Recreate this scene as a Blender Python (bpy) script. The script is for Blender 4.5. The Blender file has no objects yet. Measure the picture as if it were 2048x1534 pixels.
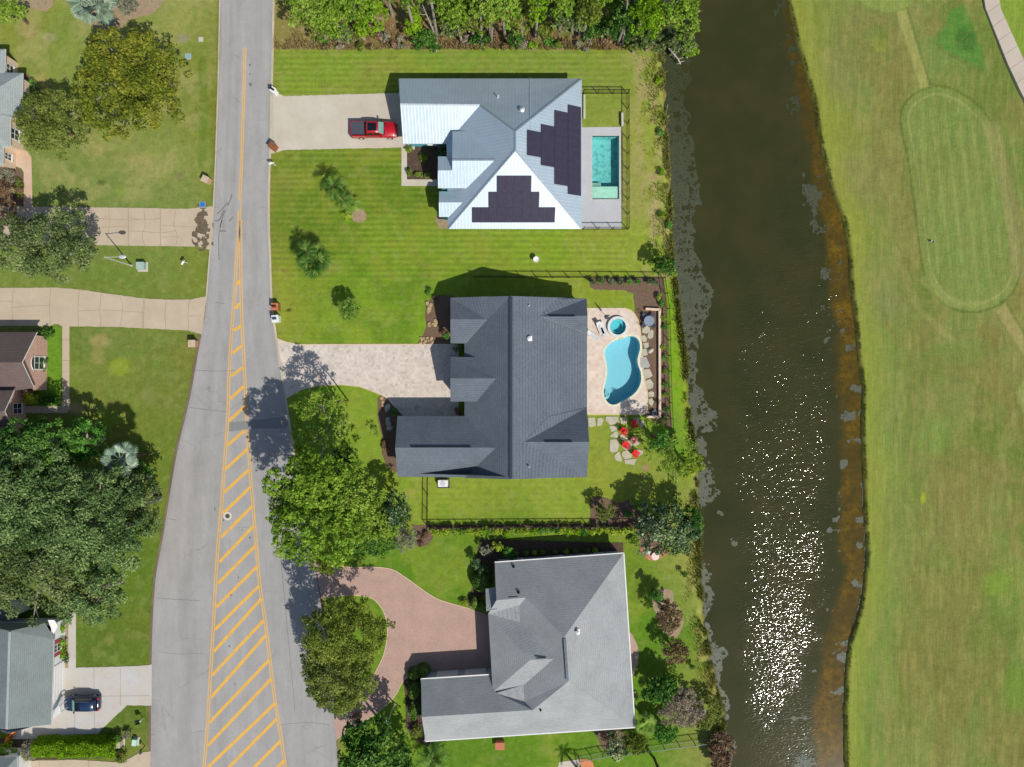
import bpy, bmesh, math, random
import numpy as np
from mathutils import Vector, Matrix
from mathutils.geometry import tessellate_polygon
R = math.radians
scene = bpy.context.scene
COL = scene.collection
# ------------------------------------------------------------------ camera, world, sun, exposure
H = 92.0            # camera height above the lawns (m)
S = 15.5            # pixels of the 2048 px photograph per metre on the ground
cd = bpy.data.cameras.new('camera'); cam = bpy.data.objects.new('camera', cd); COL.objects.link(cam)
cam.location = (0, 0, H); cd.sensor_width = 36; cd.lens = 36 * H / (2048 / S); cd.clip_end = 8000; cd.clip_start = 1
scene.camera = cam
scene.render.resolution_x = 1024; scene.render.resolution_y = 767
SUN_EL = R(49); SUN_AZ = (0.63, -0.777)
sdir = Vector((SUN_AZ[0] * math.cos(SUN_EL), SUN_AZ[1] * math.cos(SUN_EL), math.sin(SUN_EL))).normalized()
w = bpy.data.worlds.new('World'); scene.world = w; w.use_nodes = True
nt = w.node_tree; sky = nt.nodes.new('ShaderNodeTexSky'); sky.sky_type = 'NISHITA'; sky.sun_disc = False
sky.sun_elevation = SUN_EL; sky.sun_rotation = math.atan2(SUN_AZ[0], SUN_AZ[1])
nt.links.new(sky.outputs[0], nt.nodes['Background'].inputs[0]); nt.nodes['Background'].inputs[1].default_value = 0.1
sl = bpy.data.lights.new('sun', 'SUN'); sl.energy = 4.3; sl.angle = R(0.5); sl.color = (1, .95, .86)
so = bpy.data.objects.new('sun', sl); COL.objects.link(so); so.rotation_euler = sdir.to_track_quat('Z', 'Y').to_euler(); so.location = (60, -60, 90)
scene.view_settings.view_transform = 'Standard'; scene.view_settings.look = 'None'
scene.view_settings.exposure = 0.12; scene.view_settings.gamma = 1
scene.render.engine = 'CYCLES'
K = 1.32            # how much brighter a sunlit level surface shows than its albedo

# ------------------------------------------------------------------ helpers
def W(px, py, z=0.0):
    k = (1 - z / H) / S
    return Vector(((px - 1024) * k, (767 - py) * k, z))
def hexlin(h, k=1.0):
    h = h.lstrip('#'); out = []
    for i in (0, 2, 4):
        c = int(h[i:i + 2], 16) / 255
        out.append((c / 12.92 if c <= .04045 else ((c + .055) / 1.055) ** 2.4) / k)
    return tuple(out)
def A(h): return hexlin(h, K)          # albedo that a sunlit level surface needs to show as this colour
def props(o, label=None, cat=None, group=None, kind=None):
    if label: o['label'] = label
    if cat: o['category'] = cat
    if group: o['group'] = group
    if kind: o['kind'] = kind
    return o
def empty(name, loc, label, cat, rz=0, group=None):
    o = bpy.data.objects.new(name, None); COL.objects.link(o); o.location = loc; o.rotation_euler = (0, 0, rz)
    o.empty_display_size = .3
    return props(o, label, cat, group)
def link(name, me, mat=None, parent=None, world=False):
    o = bpy.data.objects.new(name, me); COL.objects.link(o)
    if mat is not None:
        for m in (mat if isinstance(mat, (list, tuple)) else [mat]): me.materials.append(m)
    if parent is not None:
        o.parent = parent
        if world:      # vertices given in world coordinates
            M = Matrix.Translation(parent.location) @ parent.rotation_euler.to_matrix().to_4x4()
            me.transform(M.inverted())
    return o
def bmlink(name, bm, mat=None, parent=None, world=False, smooth=False, bevel=0):
    me = bpy.data.meshes.new(name); bmesh.ops.recalc_face_normals(bm, faces=bm.faces); bm.to_mesh(me); bm.free()
    if smooth: me.polygons.foreach_set('use_smooth', [True] * len(me.polygons))
    o = link(name, me, mat, parent, world)
    if bevel:
        m = o.modifiers.new('bevel', 'BEVEL'); m.width = bevel; m.segments = 2; m.limit_method = 'ANGLE'
    return o
def box(bm, c, s, rz=0, mi=0, rot=None):
    M = Matrix.Translation(c) @ (rot if rot is not None else Matrix.Rotation(rz, 4, 'Z')) @ Matrix.Diagonal((s[0], s[1], s[2], 1))
    r = bmesh.ops.create_cube(bm, size=1, matrix=M)
    for f in {f for v in r['verts'] for f in v.link_faces}: f.material_index = mi
def cyl(bm, a, b, r1, r2=None, n=8, mi=0):
    a = Vector(a); b = Vector(b); d = b - a; r2 = r1 if r2 is None else r2
    q = d.to_track_quat('Z', 'Y').to_matrix().to_4x4()
    r = bmesh.ops.create_cone(bm, cap_ends=True, segments=n, radius1=r1, radius2=max(r2, 1e-4), depth=d.length, matrix=Matrix.Translation((a + b) / 2) @ q)
    for f in {f for v in r['verts'] for f in v.link_faces}: f.material_index = mi
def bar(bm, a, b, wd, ht, mi=0):
    a = Vector(a); b = Vector(b); d = b - a
    q = d.to_track_quat('X', 'Z').to_matrix().to_4x4()
    box(bm, (a + b) / 2, (d.length, wd, ht), mi=mi, rot=q)
def lathe(bm, prof, n=20, c=(0, 0, 0), mi=0):
    rings = []
    for r, z in prof:
        rings.append([bm.verts.new((c[0] + r * math.cos(2 * math.pi * i / n), c[1] + r * math.sin(2 * math.pi * i / n), c[2] + z)) for i in range(n)])
    for a, b in zip(rings, rings[1:]):
        for i in range(n):
            try: bm.faces.new((a[i], a[(i + 1) % n], b[(i + 1) % n], b[i])).material_index = mi
            except ValueError: pass
def smooth_poly(pts, n=6, closed=True):
    out = []; N = len(pts)
    rng = range(N) if closed else range(N - 1)
    g = (lambda i: pts[i % N]) if closed else (lambda i: pts[max(0, min(N - 1, i))])
    for i in rng:
        p0, p1, p2, p3 = g(i - 1), g(i), g(i + 1), g(i + 2)
        for k in range(n):
            t = k / n
            out.append(tuple(.5 * ((2 * p1[j]) + (-p0[j] + p2[j]) * t + (2 * p0[j] - 5 * p1[j] + 4 * p2[j] - p3[j]) * t * t + (-p0[j] + 3 * p1[j] - 3 * p2[j] + p3[j]) * t ** 3) for j in (0, 1)))
    if not closed: out.append(tuple(pts[-1]))
    return out
def area2(p): return sum(p[i][0] * p[(i + 1) % len(p)][1] - p[(i + 1) % len(p)][0] * p[i][1] for i in range(len(p)))
def inset(pts, d):
    p = [Vector((q[0], q[1])) for q in pts]
    if area2(p) < 0: p = p[::-1]; rev = True
    else: rev = False
    out = []; N = len(p)
    for i in range(N):
        e1 = (p[i] - p[i - 1]).normalized(); e2 = (p[(i + 1) % N] - p[i]).normalized()
        n1 = Vector((-e1.y, e1.x)); n2 = Vector((-e2.y, e2.x)); m = (n1 + n2)
        if m.length < 1e-4: m = n1
        m.normalize(); k = d / max(.35, m.dot(n1)); out.append(p[i] + m * k)
    return out[::-1] if rev else out
def sheet(name, pts, z, mat, th=.12, holes=(), px=True, kind='structure', parent=None, wob=0, hole_depth=None):
    P = [W(x, y) for x, y in pts] if px else [Vector((x, y, 0)) for x, y in pts]
    if wob:
        rr = random.Random(len(pts) * 7 + int(abs(pts[0][0])))
        Q = []
        for i in range(len(P)):
            a, b = P[i], P[(i + 1) % len(P)]; n = max(1, int((b - a).length / .35))
            for k in range(n):
                q = a.lerp(b, k / n); Q.append(q + Vector((rr.uniform(-wob, wob), rr.uniform(-wob, wob), 0)))
        P = Q
    loops = [P] + [[W(x, y) for x, y in h] if px else [Vector((x, y, 0)) for x, y in h] for h in holes]
    tris = tessellate_polygon(loops)
    flat = [v for l in loops for v in l]
    bm = bmesh.new(); vs = [bm.verts.new((v.x, v.y, z)) for v in flat]
    for t in tris:
        try: f = bm.faces.new([vs[i] for i in t])
        except ValueError: continue
    bmesh.ops.recalc_face_normals(bm, faces=bm.faces)
    if sum(f.normal.z * f.calc_area() for f in bm.faces) < 0: bmesh.ops.reverse_faces(bm, faces=bm.faces)
    k = 0
    for li, l in enumerate(loops):
        n = len(l); dz = th if li == 0 or hole_depth is None else hole_depth
        lo = [bm.verts.new((v.x, v.y, z - dz)) for v in l]
        for i in range(n):
            try: bm.faces.new((vs[k + i], vs[k + (i + 1) % n], lo[(i + 1) % n], lo[i]))
            except ValueError: pass
        k += n
    me = bpy.data.meshes.new(name); bm.to_mesh(me); bm.free()
    o = link(name, me, mat, parent)
    if kind: o['kind'] = kind
    return o

# ---- numpy noise
def _h(ix, iy, seed):
    n = (ix * 374761393 + iy * 668265263 + seed * 974634777) & 0xffffffff
    n = ((n ^ (n >> 13)) * 1274126177) & 0xffffffff
    n = (n ^ (n >> 16)) & 0xffffffff
    return n.astype(np.float64) / 4294967295.0
def vnoise(x, y, seed=0):
    ix = np.floor(x).astype(np.int64); iy = np.floor(y).astype(np.int64); fx = x - ix; fy = y - iy
    fx = fx * fx * (3 - 2 * fx); fy = fy * fy * (3 - 2 * fy)
    a = _h(ix, iy, seed); b = _h(ix + 1, iy, seed); c = _h(ix, iy + 1, seed); d = _h(ix + 1, iy + 1, seed)
    return (a * (1 - fx) + b * fx) * (1 - fy) + (c * (1 - fx) + d * fx) * fy
def fbm(x, y, sc, seed=0, octv=4):
    t = 0; amp = .5; f = 1 / sc
    for o in range(octv):
        t = t + amp * vnoise(x * f + 13.7 * o, y * f + 7.1 * o, seed + o); amp *= .5; f *= 2
    return t / (1 - .5 ** octv)
def sst(a, b, x): t = np.clip((x - a) / (b - a), 0, 1); return t * t * (3 - 2 * t)
def inpoly(x, y, poly):
    m = np.zeros(x.shape, bool); n = len(poly)
    for i in range(n):
        x1, y1 = poly[i]; x2, y2 = poly[(i + 1) % n]
        if y1 == y2: continue
        c = ((y1 > y) != (y2 > y)) & (x < (x2 - x1) * (y - y1) / (y2 - y1) + x1); m ^= c
    return m
def pdist(x, y, pl, closed=False):
    d = np.full(x.shape, 1e9); n = len(pl)
    for i in range(n if closed else n - 1):
        x1, y1 = pl[i]; x2, y2 = pl[(i + 1) % n]; dx, dy = x2 - x1, y2 - y1; L = dx * dx + dy * dy + 1e-9
        t = np.clip(((x - x1) * dx + (y - y1) * dy) / L, 0, 1)
        d = np.minimum(d, np.hypot(x - x1 - t * dx, y - y1 - t * dy))
    return d
def pyinterp(y, pts):
    p = sorted(pts, key=lambda q: q[1]); return np.interp(y, [q[1] for q in p], [q[0] for q in p])

# ------------------------------------------------------------------ materials
class NT:
    def __init__(s, name):
        s.m = bpy.data.materials.new(name); s.m.use_nodes = True; s.t = s.m.node_tree; s.N = s.t.nodes
        s.b = s.N['Principled BSDF']; s.b.inputs['Specular IOR Level'].default_value = .25
    def n(s, ty, **kw):
        x = s.N.new(ty)
        for k, v in kw.items(): setattr(x, k, v)
        return x
    def l(s, a, b): s.t.links.new(a, b)
    def pos(s):
        return s.n('ShaderNodeNewGeometry').outputs['Position']
    def noise(s, sc, det=3, rough=.6, vec=None, dim='3D'):
        x = s.n('ShaderNodeTexNoise'); x.inputs['Scale'].default_value = sc; x.inputs['Detail'].default_value = det; x.inputs['Roughness'].default_value = rough
        s.l(vec if vec is not None else s.pos(), x.inputs['Vector']); return x.outputs['Fac']
    def scale(s, v, sc):
        x = s.n('ShaderNodeMapping'); x.inputs['Scale'].default_value = sc; s.l(v, x.inputs['Vector']); return x.outputs[0]
    def ramp(s, f, stops):
        x = s.n('ShaderNodeValToRGB'); e = x.color_ramp.elements
        while len(e) < len(stops): e.new(.5)
        for i, (p, c) in enumerate(stops): e[i].position = p; e[i].color = (*c, 1) if len(c) == 3 else c
        s.l(f, x.inputs[0]); return x.outputs[0]
    def val(s, f, a, b, c=0., d=1.):
        x = s.n('ShaderNodeMapRange'); x.inputs[1].default_value = a; x.inputs[2].default_value = b; x.inputs[3].default_value = c; x.inputs[4].default_value = d
        s.l(f, x.inputs[0]); return x.outputs[0]
    def math(s, op, a, b=None):
        x = s.n('ShaderNodeMath', operation=op)
        for i, v in enumerate((a, b)):
            if v is None: continue
            if hasattr(v, 'links'): s.l(v, x.inputs[i])
            else: x.inputs[i].default_value = v
        return x.outputs[0]
    def mix(s, f, a, b, mode='MIX'):
        x = s.n('ShaderNodeMix', data_type='RGBA', blend_type=mode)
        for i, v in ((0, f), (6, a), (7, b)):
            if hasattr(v, 'links'): s.l(v, x.inputs[i])
            else: x.inputs[i].default_value = v if i == 0 else (*v, 1)
        return x.outputs[2]
    def mul(s, col, fac):      # colour times a grey factor
        x = s.n('ShaderNodeVectorMath', operation='SCALE'); s.l(col, x.inputs[0]); s.l(fac, x.inputs['Scale']); return x.outputs[0]
    def attr(s, name): return s.n('ShaderNodeAttribute', attribute_name=name)
    def col(s, c):
        if hasattr(c, 'links'): s.l(c, s.b.inputs['Base Color'])
        else: s.b.inputs['Base Color'].default_value = (*c, 1)
    def bump(s, h, dist, strength=1):
        x = s.n('ShaderNodeBump'); x.inputs['Strength'].default_value = strength; x.inputs['Distance'].default_value = dist
        s.l(h, x.inputs['Height']); s.l(x.outputs[0], s.b.inputs['Normal'])
    def rough(s, v): s.b.inputs['Roughness'].default_value = v; return s
def plain(name, c, rough=.6, metal=0, var=.12, sc=3, spec=.3):
    t = NT(name); c = A(c) if isinstance(c, str) else c
    t.rough(rough); t.b.inputs['Metallic'].default_value = metal; t.b.inputs['Specular IOR Level'].default_value = spec
    f = t.val(t.noise(sc, 4), .3, .7, 1 - var, 1 + var)
    r = t.n('ShaderNodeRGB'); r.outputs[0].default_value = (*c, 1); t.col(t.mul(r.outputs[0], f)); return t.m
def two(name, a, b, sc, rough=.85, fine=20, fv=.2, lo=.35, hi=.65, bump=0, warp=None):
    t = NT(name); t.rough(rough); p = t.pos()
    if warp: p = t.scale(p, warp)
    c = t.mix(t.val(t.noise(sc, 5, .65, p), lo, hi), A(a), A(b))
    f = t.noise(fine, 3, .7)
    t.col(t.mul(c, t.val(f, .25, .75, 1 - fv, 1 + fv)))
    if bump: t.bump(f, bump)
    return t.m
def foliage(name, dark, mid, light, trans=.34, rough=.55):
    t = NT(name); t.rough(.8); t.b.inputs['Specular IOR Level'].default_value = .1
    a = t.attr('tint').outputs['Fac']
    c = t.ramp(a, [(0, tuple(q * 1.0 for q in A(dark))), (.5, tuple(q * 1.34 for q in A(mid))), (1, tuple(q * 1.38 for q in A(light)))]); t.col(c)
    tr = t.n('ShaderNodeBsdfTranslucent'); t.l(c, tr.inputs[0]); mx = t.n('ShaderNodeMixShader'); mx.inputs[0].default_value = trans
    t.l(t.b.outputs[0], mx.inputs[1]); t.l(tr.outputs[0], mx.inputs[2]); t.l(mx.outputs[0], t.N['Material Output'].inputs[0]); return t.m
def m_ground():
    t = NT('lawn'); t.rough(.95); t.b.inputs['Specular IOR Level'].default_value = .05
    c = t.attr('col').outputs['Color']; st = t.attr('stripe').outputs['Fac']; p = t.pos()
    sep = t.n('ShaderNodeSeparateXYZ'); t.l(p, sep.inputs[0])
    wob = t.val(t.noise(.12, 2), 0, 1, -1.4, 1.4)
    ph = t.math('ADD', t.math('MULTIPLY', sep.outputs[1], 2 * math.pi / .74), wob)
    s1 = t.math('MULTIPLY', t.math('MULTIPLY', t.math('SINE', ph), st), t.val(t.noise(.35, 3), .3, .7, .12, 1.1))
    fine = t.val(t.noise(6, 6, .85), .3, .7, .70, 1.28); med = t.val(t.noise(1.1, 5, .7), .3, .7, .86, 1.14)
    fac = t.math('MULTIPLY', t.math('MULTIPLY', fine, med), t.math('ADD', 1.0, t.math('MULTIPLY', s1, .16)))
    c = t.mix(t.val(t.noise(2.6, 4, .7), .42, .75, 0, .34), c, A('#96924c'), 'MIX')
    gr = t.noise(1, 4, .7, t.scale(t.pos(), (4.5, .3, 1))); gr2 = t.noise(1, 3, .7, t.scale(t.pos(), (1.1, .07, 1)))
    gf = t.math('ADD', 1.0, t.math('MULTIPLY', t.attr('gm').outputs['Fac'], t.math('ADD', t.val(gr, .3, .7, -.13, .13), t.val(gr2, .3, .7, -.09, .09))))
    c = t.mix(t.math('MULTIPLY', t.val(t.noise(.55, 5, .75), .5, .72, 0, .26), t.attr('gm').outputs['Fac']), c, A('#87804c'))
    t.col(t.mul(c, t.math('MULTIPLY', fac, gf))); t.bump(t.noise(18, 3, .7), .035, .8); return t.m
def m_road():
    t = NT('asphalt'); t.rough(.9); u = t.attr('u').outputs['Fac']; v = t.attr('v').outputs['Fac']
    base = t.mix(t.val(t.noise(.5, 5, .7, t.scale(t.pos(), (1.6, .25, 1))), .35, .65), A('#a2a09d'), A('#adaba9'))
    wob = t.math('ADD', u, t.val(t.noise(.08, 2), .2, .8, -.02, .02))
    tr = t.n('ShaderNodeValToRGB'); e = tr.color_ramp.elements
    st = [(0, .9), (.04, 1.03), (.14, 1.0), (.2, .9), (.27, 1.02), (.36, .93), (.45, 1.04), (.55, 1.0), (.68, 1.0), (.8, .97), (.9, 1.02), (1, .93)]
    while len(e) < len(st): e.new(.5)
    for i, (q, g) in enumerate(st): e[i].position = q; g = g * .8; e[i].color = (g, g, g, 1)
    t.l(wob, tr.inputs[0])
    c = t.mix(1, base, t.mul(tr.outputs[0], t.math('ADD', 1.25, 0.0)), 'MULTIPLY')
    fine = t.val(t.noise(22, 3, .8), .3, .7, .84, 1.16)
    c = t.mix(t.val(t.noise(.9, 6, .8), .58, .74, 0, .35), c, A('#858380')); c = t.mix(t.val(t.noise(2.3, 5, .8, t.scale(t.pos(), (1, .3, 1))), .6, .72, 0, .3), c, A('#c0bdb8'))
    big = t.val(t.noise(.35, 5, .7), .3, .7, .93, 1.07)
    # cracks: edges of big cells, broken up
    vo = t.n('ShaderNodeTexVoronoi', feature='DISTANCE_TO_EDGE'); vo.inputs['Scale'].default_value = .16
    wv = t.n('ShaderNodeVectorMath', operation='ADD'); t.l(t.pos(), wv.inputs[0]); nn = t.n('ShaderNodeTexNoise'); nn.inputs['Scale'].default_value = .9; nn.inputs['Detail'].default_value = 4; t.l(t.pos(), nn.inputs['Vector']); t.l(nn.outputs['Color'], wv.inputs[1])
    t.l(wv.outputs[0], vo.inputs['Vector'])
    cr = t.math('MULTIPLY', t.val(vo.outputs['Distance'], 0, .012, 1, 0), t.val(t.noise(.3, 2), .48, .6, 0, .28))
    c = t.mix(cr, c, A('#55524f')); t.col(t.mul(c, t.math('MULTIPLY', fine, big))); return t.m
def m_shingle(name, a, b, k=1.0, line=.16):
    t = NT(name); t.rough(.92); g = t.n('ShaderNodeNewGeometry'); sep = t.n('ShaderNodeSeparateXYZ'); t.l(g.outputs['Position'], sep.inputs[0])
    n1 = t.noise(9, 3, .9, t.scale(t.pos(), (1, 1, 3))); n2 = t.noise(.35, 4, .6)
    c = t.mix(t.val(n1, .32, .68), A(a), A(b)); n3 = t.noise(2.4, 5, .8, t.scale(t.pos(), (1, 1, 4)))
    cs = t.math('SINE', t.math('MULTIPLY', sep.outputs[2], 2 * math.pi / .145))
    f = t.math('MULTIPLY', t.math('MULTIPLY', t.val(n2, .3, .7, .9, 1.1), t.val(n3, .3, .7, .86, 1.14)), t.val(cs, -1, 1, 1 - line, 1 + line * .5))
    t.col(t.mul(c, f)); t.bump(n1, .012); return t.m
def m_metal(name):
    t = NT(name); t.rough(.5); t.b.inputs['Metallic'].default_value = .52; t.b.inputs['Specular IOR Level'].default_value = .5
    g = t.n('ShaderNodeNewGeometry'); sp = t.n('ShaderNodeSeparateXYZ'); t.l(g.outputs['Position'], sp.inputs[0]); sn = t.n('ShaderNodeSeparateXYZ'); t.l(g.outputs['True Normal'], sn.inputs[0])
    gt = t.math('GREATER_THAN', t.math('ABSOLUTE', sn.outputs[0]), t.math('ABSOLUTE', sn.outputs[1]))
    mx = t.n('ShaderNodeMix'); t.l(gt, mx.inputs[0]); t.l(sp.outputs[0], mx.inputs[2]); t.l(sp.outputs[1], mx.inputs[3])
    fr = t.math('FRACT', t.math('MULTIPLY', mx.outputs[0], 1 / .41))
    d = t.math('ABSOLUTE', t.math('SUBTRACT', fr, .5))
    seam = t.val(d, .40, .5, 0, 1)
    c = t.mix(t.math('MULTIPLY', seam, .26), A('#cadbe6'), A('#8ea2b0'))
    t.col(t.mul(c, t.val(t.noise(.8, 4, .6), .3, .7, .95, 1.05)))
    t.bump(seam, .012); return t.m
def m_paver(name, a, b, mort, sc, sq=.6, rough=.85):
    t = NT(name); t.rough(rough)
    vo = t.n('ShaderNodeTexVoronoi', feature='F1', distance='CHEBYCHEV'); vo.inputs['Scale'].default_value = sc; vo.inputs['Randomness'].default_value = sq; t.l(t.pos(), vo.inputs['Vector'])
    sp = t.n('ShaderNodeSeparateColor'); t.l(vo.outputs['Color'], sp.inputs[0])
    c = t.mix(t.val(sp.outputs[0], .1, .9), A(a), A(b))
    c = t.mix(t.val(sp.outputs[1], .8, 1, 0, .6), c, A(mort))
    t.col(t.mul(c, t.math('MULTIPLY', t.val(t.noise(.5, 4, .6), .3, .7, .93, 1.07), t.val(t.noise(16, 2), .3, .7, .9, 1.1)))); return t.m
def m_concrete(name, a, b, stain='#8f7f66', st=.3):
    t = NT(name); t.rough(.88)
    c = t.mix(t.val(t.noise(.35, 5, .65), .32, .68), A(a), A(b))
    c = t.mix(t.val(t.noise(.9, 6, .75), .56, .8, 0, st), c, A(stain))
    t.col(t.mul(c, t.val(t.noise(14, 4, .8), .3, .7, .92, 1.08))); return t.m
def m_mulch(name, a='#6b5245', b='#8a7060'):
    t = NT(name); t.rough(.95); f = t.noise(7, 5, .85)
    c = t.mix(t.val(f, .38, .62), A(a), A(b)); c = t.mix(t.val(t.noise(1.6, 4, .7), .5, .7, 0, .5), c, A('#6d7a3c'))
    t.col(t.mul(c, t.val(t.noise(25, 2), .3, .7, .7, 1.3))); t.bump(f, .08); return t.m
M_GROUND = m_ground(); M_ROAD = m_road()
def m_paint():
    t = NT('road_paint'); t.rough(.8); c = t.mix(t.val(t.noise(1.5, 4, .6), .4, .7), A('#f0b94c'), A('#dcae62'))
    c = t.mix(t.val(t.noise(7, 5, .85), .56, .68, 0, .75), c, A('#a8a29a')); c = t.mix(t.val(t.noise(.7, 4, .7), .58, .72, 0, .5), c, A('#a39a88')); t.col(t.mul(c, t.val(t.noise(20, 2), .3, .7, .9, 1.1))); return t.m
M_YEL = m_paint()
M_CONC = m_concrete('concrete', '#d2cabb', '#c5bba9', '#aba291', .3)
M_CONCT = m_concrete('tan_concrete', '#cbbba3', '#bfae97', '#a08e78', .4)
M_CONCG = m_concrete('grey_concrete', '#c9c8c6', '#c6bdae', '#8f8a82', .45)
M_PINKC = m_concrete('pink_concrete', '#d9bfa8', '#cfae93', '#b08865', .4)
M_DECK = m_concrete('deck_concrete', '#c8c8ca', '#bcbdc0', '#a2a2a4', .3)
M_PAVER = m_paver('pale_paver', '#dfd3c7', '#d0c4b7', '#b0a497', 3.2)
M_TRAV = m_paver('travertine', '#e6d7c7', '#dcc8b8', '#d8b8a4', 2.2, .3)
M_REDP = m_paver('red_paver', '#bfa294', '#b8998b', '#ae8c7e', 8, .5)
M_EDGE = plain('coping', '#e3d9b8', .7)
M_MULCH = m_mulch('mulch'); M_MULCH2 = m_mulch('pale_mulch', '#a08a70', '#b8a284'); M_MULD = m_mulch('dark_mulch', '#4d3c36', '#6b544a')
M_ROCK = two('rock', '#c9b088', '#a88f68', 3, .9, 12, .2)
M_FLAG = two('flagstone', '#c9c2ac', '#b8b29c', 1.2, .9, 9, .12)
M_SHB = m_shingle('charcoal_shingle', '#505963', '#7c8690'); M_SHC = m_shingle('grey_shingle', '#949899', '#b0b3b4', 1, .1)
M_SHD = m_shingle('pale_grey_shingle', '#8f9899', '#b0b8b8', 1, .1); M_SHE = m_shingle('brown_shingle', '#62524f', '#80706c', 1, .14); M_SHF = m_shingle('slate_shingle', '#77807f', '#8f9a99', 1, .12)
M_METAL = m_metal('metal_roof')
M_WHITE = plain('white_paint', '#f0efec', .5, var=.04); M_FASC = plain('grey_trim', '#c9c6c0', .6, var=.05); M_DKTRIM = plain('dark_trim', '#3c4046', .6)
M_WALLA = plain('blue_siding', '#5fb0bd', .7, var=.05); M_WALLB = plain('stucco', '#8f8a82', .85, var=.08); M_BRICK = m_paver('brick', '#d6aea0', '#cc9f90', '#dcc6ba', 7, .2)
M_BEIGE = plain('beige_stucco', '#e0c8ae', .85, var=.06)
M_GLASS = plain('window_glass', '#2c3a40', .08, spec=.8, var=.02); M_PANEL = None
M_BLACK = plain('black_metal', '#141518', .45); M_VENT = plain('vent_metal', '#dfe3e6', .35, metal=.3)
M_BARK = two('bark', '#7a6450', '#5a4a3c', 4, .95, 12, .3); M_BARKW = two('pale_bark', '#b8aea0', '#8f8578', 4, .95, 12, .2)
def m_panel():
    t = NT('solar_glass'); t.rough(.25); t.b.inputs['Specular IOR Level'].default_value = .35
    c = t.mix(t.val(t.noise(2, 2), .3, .7), A('#3b3746'), A('#413d4e')); t.col(c); return t.m
M_PANEL = m_panel()
def m_pool(c, name):
    t = NT(name); t.rough(.6)
    vo = t.n('ShaderNodeTexVoronoi', feature='SMOOTH_F1'); vo.inputs['Scale'].default_value = 2.6; t.l(t.pos(), vo.inputs['Vector'])  # pale and dark cells paint the water's caustic light into the plaster colour
    cc = t.mix(t.val(vo.outputs['Distance'], .1, .55), tuple(q * .74 for q in A(c)), tuple(min(.95, q * 1.2) for q in A(c))) if 'a' == name[-1] else t.mix(t.val(vo.outputs['Distance'], .1, .5), tuple(q * .98 for q in A(c)), tuple(q * 1.03 for q in A(c))); t.col(cc); return t.m
def m_poolwater(name, tint, ripple=.02):
    t = NT(name); t.N.remove(t.b); tr = t.n('ShaderNodeBsdfTransparent'); tr.inputs[0].default_value = (*tint, 1)
    gl = t.n('ShaderNodeBsdfGlossy'); gl.inputs['Roughness'].default_value = .05; fr = t.n('ShaderNodeFresnel'); fr.inputs[0].default_value = 1.33
    b = t.n('ShaderNodeBump'); b.inputs['Distance'].default_value = ripple; t.l(t.noise(2.2, 2), b.inputs['Height']); t.l(b.outputs[0], gl.inputs['Normal']); t.l(b.outputs[0], fr.inputs['Normal'])
    mx = t.n('ShaderNodeMixShader'); t.l(fr.outputs[0], mx.inputs[0]); t.l(tr.outputs[0], mx.inputs[1]); t.l(gl.outputs[0], mx.inputs[2]); t.l(mx.outputs[0], t.N['Material Output'].inputs[0]); return t.m

# ------------------------------------------------------------------ outlines measured on the photograph (full-size pixels)
LSH = [(1322, -900), (1322, 0), (1325, 120), (1331, 200), (1335, 300), (1343, 400), (1345, 500), (1352, 560), (1360, 640), (1372, 720), (1378, 800), (1386, 870), (1394, 930), (1394, 1000), (1401, 1050), (1400, 1100), (1403, 1180), (1410, 1250), (1419, 1300), (1432, 1370), (1450, 1440), (1443, 1480), (1441, 1534), (1441, 2400)]
ALG = [(1388, -900), (1388, 100), (1386, 130), (1376, 180), (1375, 220), (1386, 270), (1395, 330), (1408, 370), (1405, 410), (1384, 440), (1390, 490), (1405, 520), (1430, 590), (1413, 640), (1402, 700), (1396, 760), (1430, 830), (1432, 860), (1405, 870), (1420, 920), (1445, 970), (1420, 1010), (1408, 1030), (1402, 1090), (1420, 1140), (1432, 1200), (1414, 1240), (1440, 1290), (1460, 1310), (1438, 1350), (1456, 1400), (1464, 1430), (1449, 1460), (1476, 1490), (1462, 1534), (1462, 2400)]
RSH = [(1400, -900), (1580, 0), (1598, 80), (1615, 140), (1632, 200), (1642, 270), (1655, 330), (1672, 390), (1692, 440), (1702, 500), (1706, 570), (1715, 640), (1722, 720), (1730, 780), (1728, 850), (1730, 920), (1733, 980), (1733, 1030), (1738, 1100), (1733, 1170), (1722, 1230), (1702, 1290), (1697, 1340), (1693, 1420), (1695, 1534), (1695, 2400)]
SHAL = [(1385, -900), (1565, 0), (1575, 100), (1600, 200), (1622, 300), (1640, 400), (1657, 500), (1662, 600), (1676, 650), (1673, 750), (1682, 850), (1687, 950), (1682, 1050), (1690, 1150), (1668, 1220), (1652, 1270), (1642, 1330), (1627, 1420), (1636, 1534), (1636, 2400)]
RDL = [(443, -900), (441, 0), (438, 150), (432, 330), (427, 430), (420, 520), (411, 620), (397, 700), (379, 800), (355, 900), (338, 1000), (325, 1080), (312, 1150), (306, 1230), (303, 1330), (301, 1534), (296, 2400)]
RDR = [(556, -900), (545, 0), (542, 150), (538, 300), (535, 420), (538, 520), (541, 600), (548, 660), (560, 740), (574, 830), (590, 940), (605, 1040), (626, 1110), (641, 1200), (655, 1300), (668, 1400), (676, 1534), (740, 2400)]
KPOOL = smooth_poly([(1210, 700), (1217, 690), (1230.5, 681), (1247, 676), (1261, 672), (1272, 675), (1279, 685), (1279.5, 700), (1275, 717), (1276, 730), (1281, 744), (1282, 761), (1276, 778), (1264, 791), (1245, 802), (1231, 809), (1220, 808), (1212, 800), (1207.5, 788), (1209.5, 771), (1214, 751), (1213.6, 730), (1210, 714)], 3)
RPOOL = [(1184.5, 272), (1238, 272), (1238, 398.5), (1184.5, 398.5)]
SPA = (1235, 654)
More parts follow.
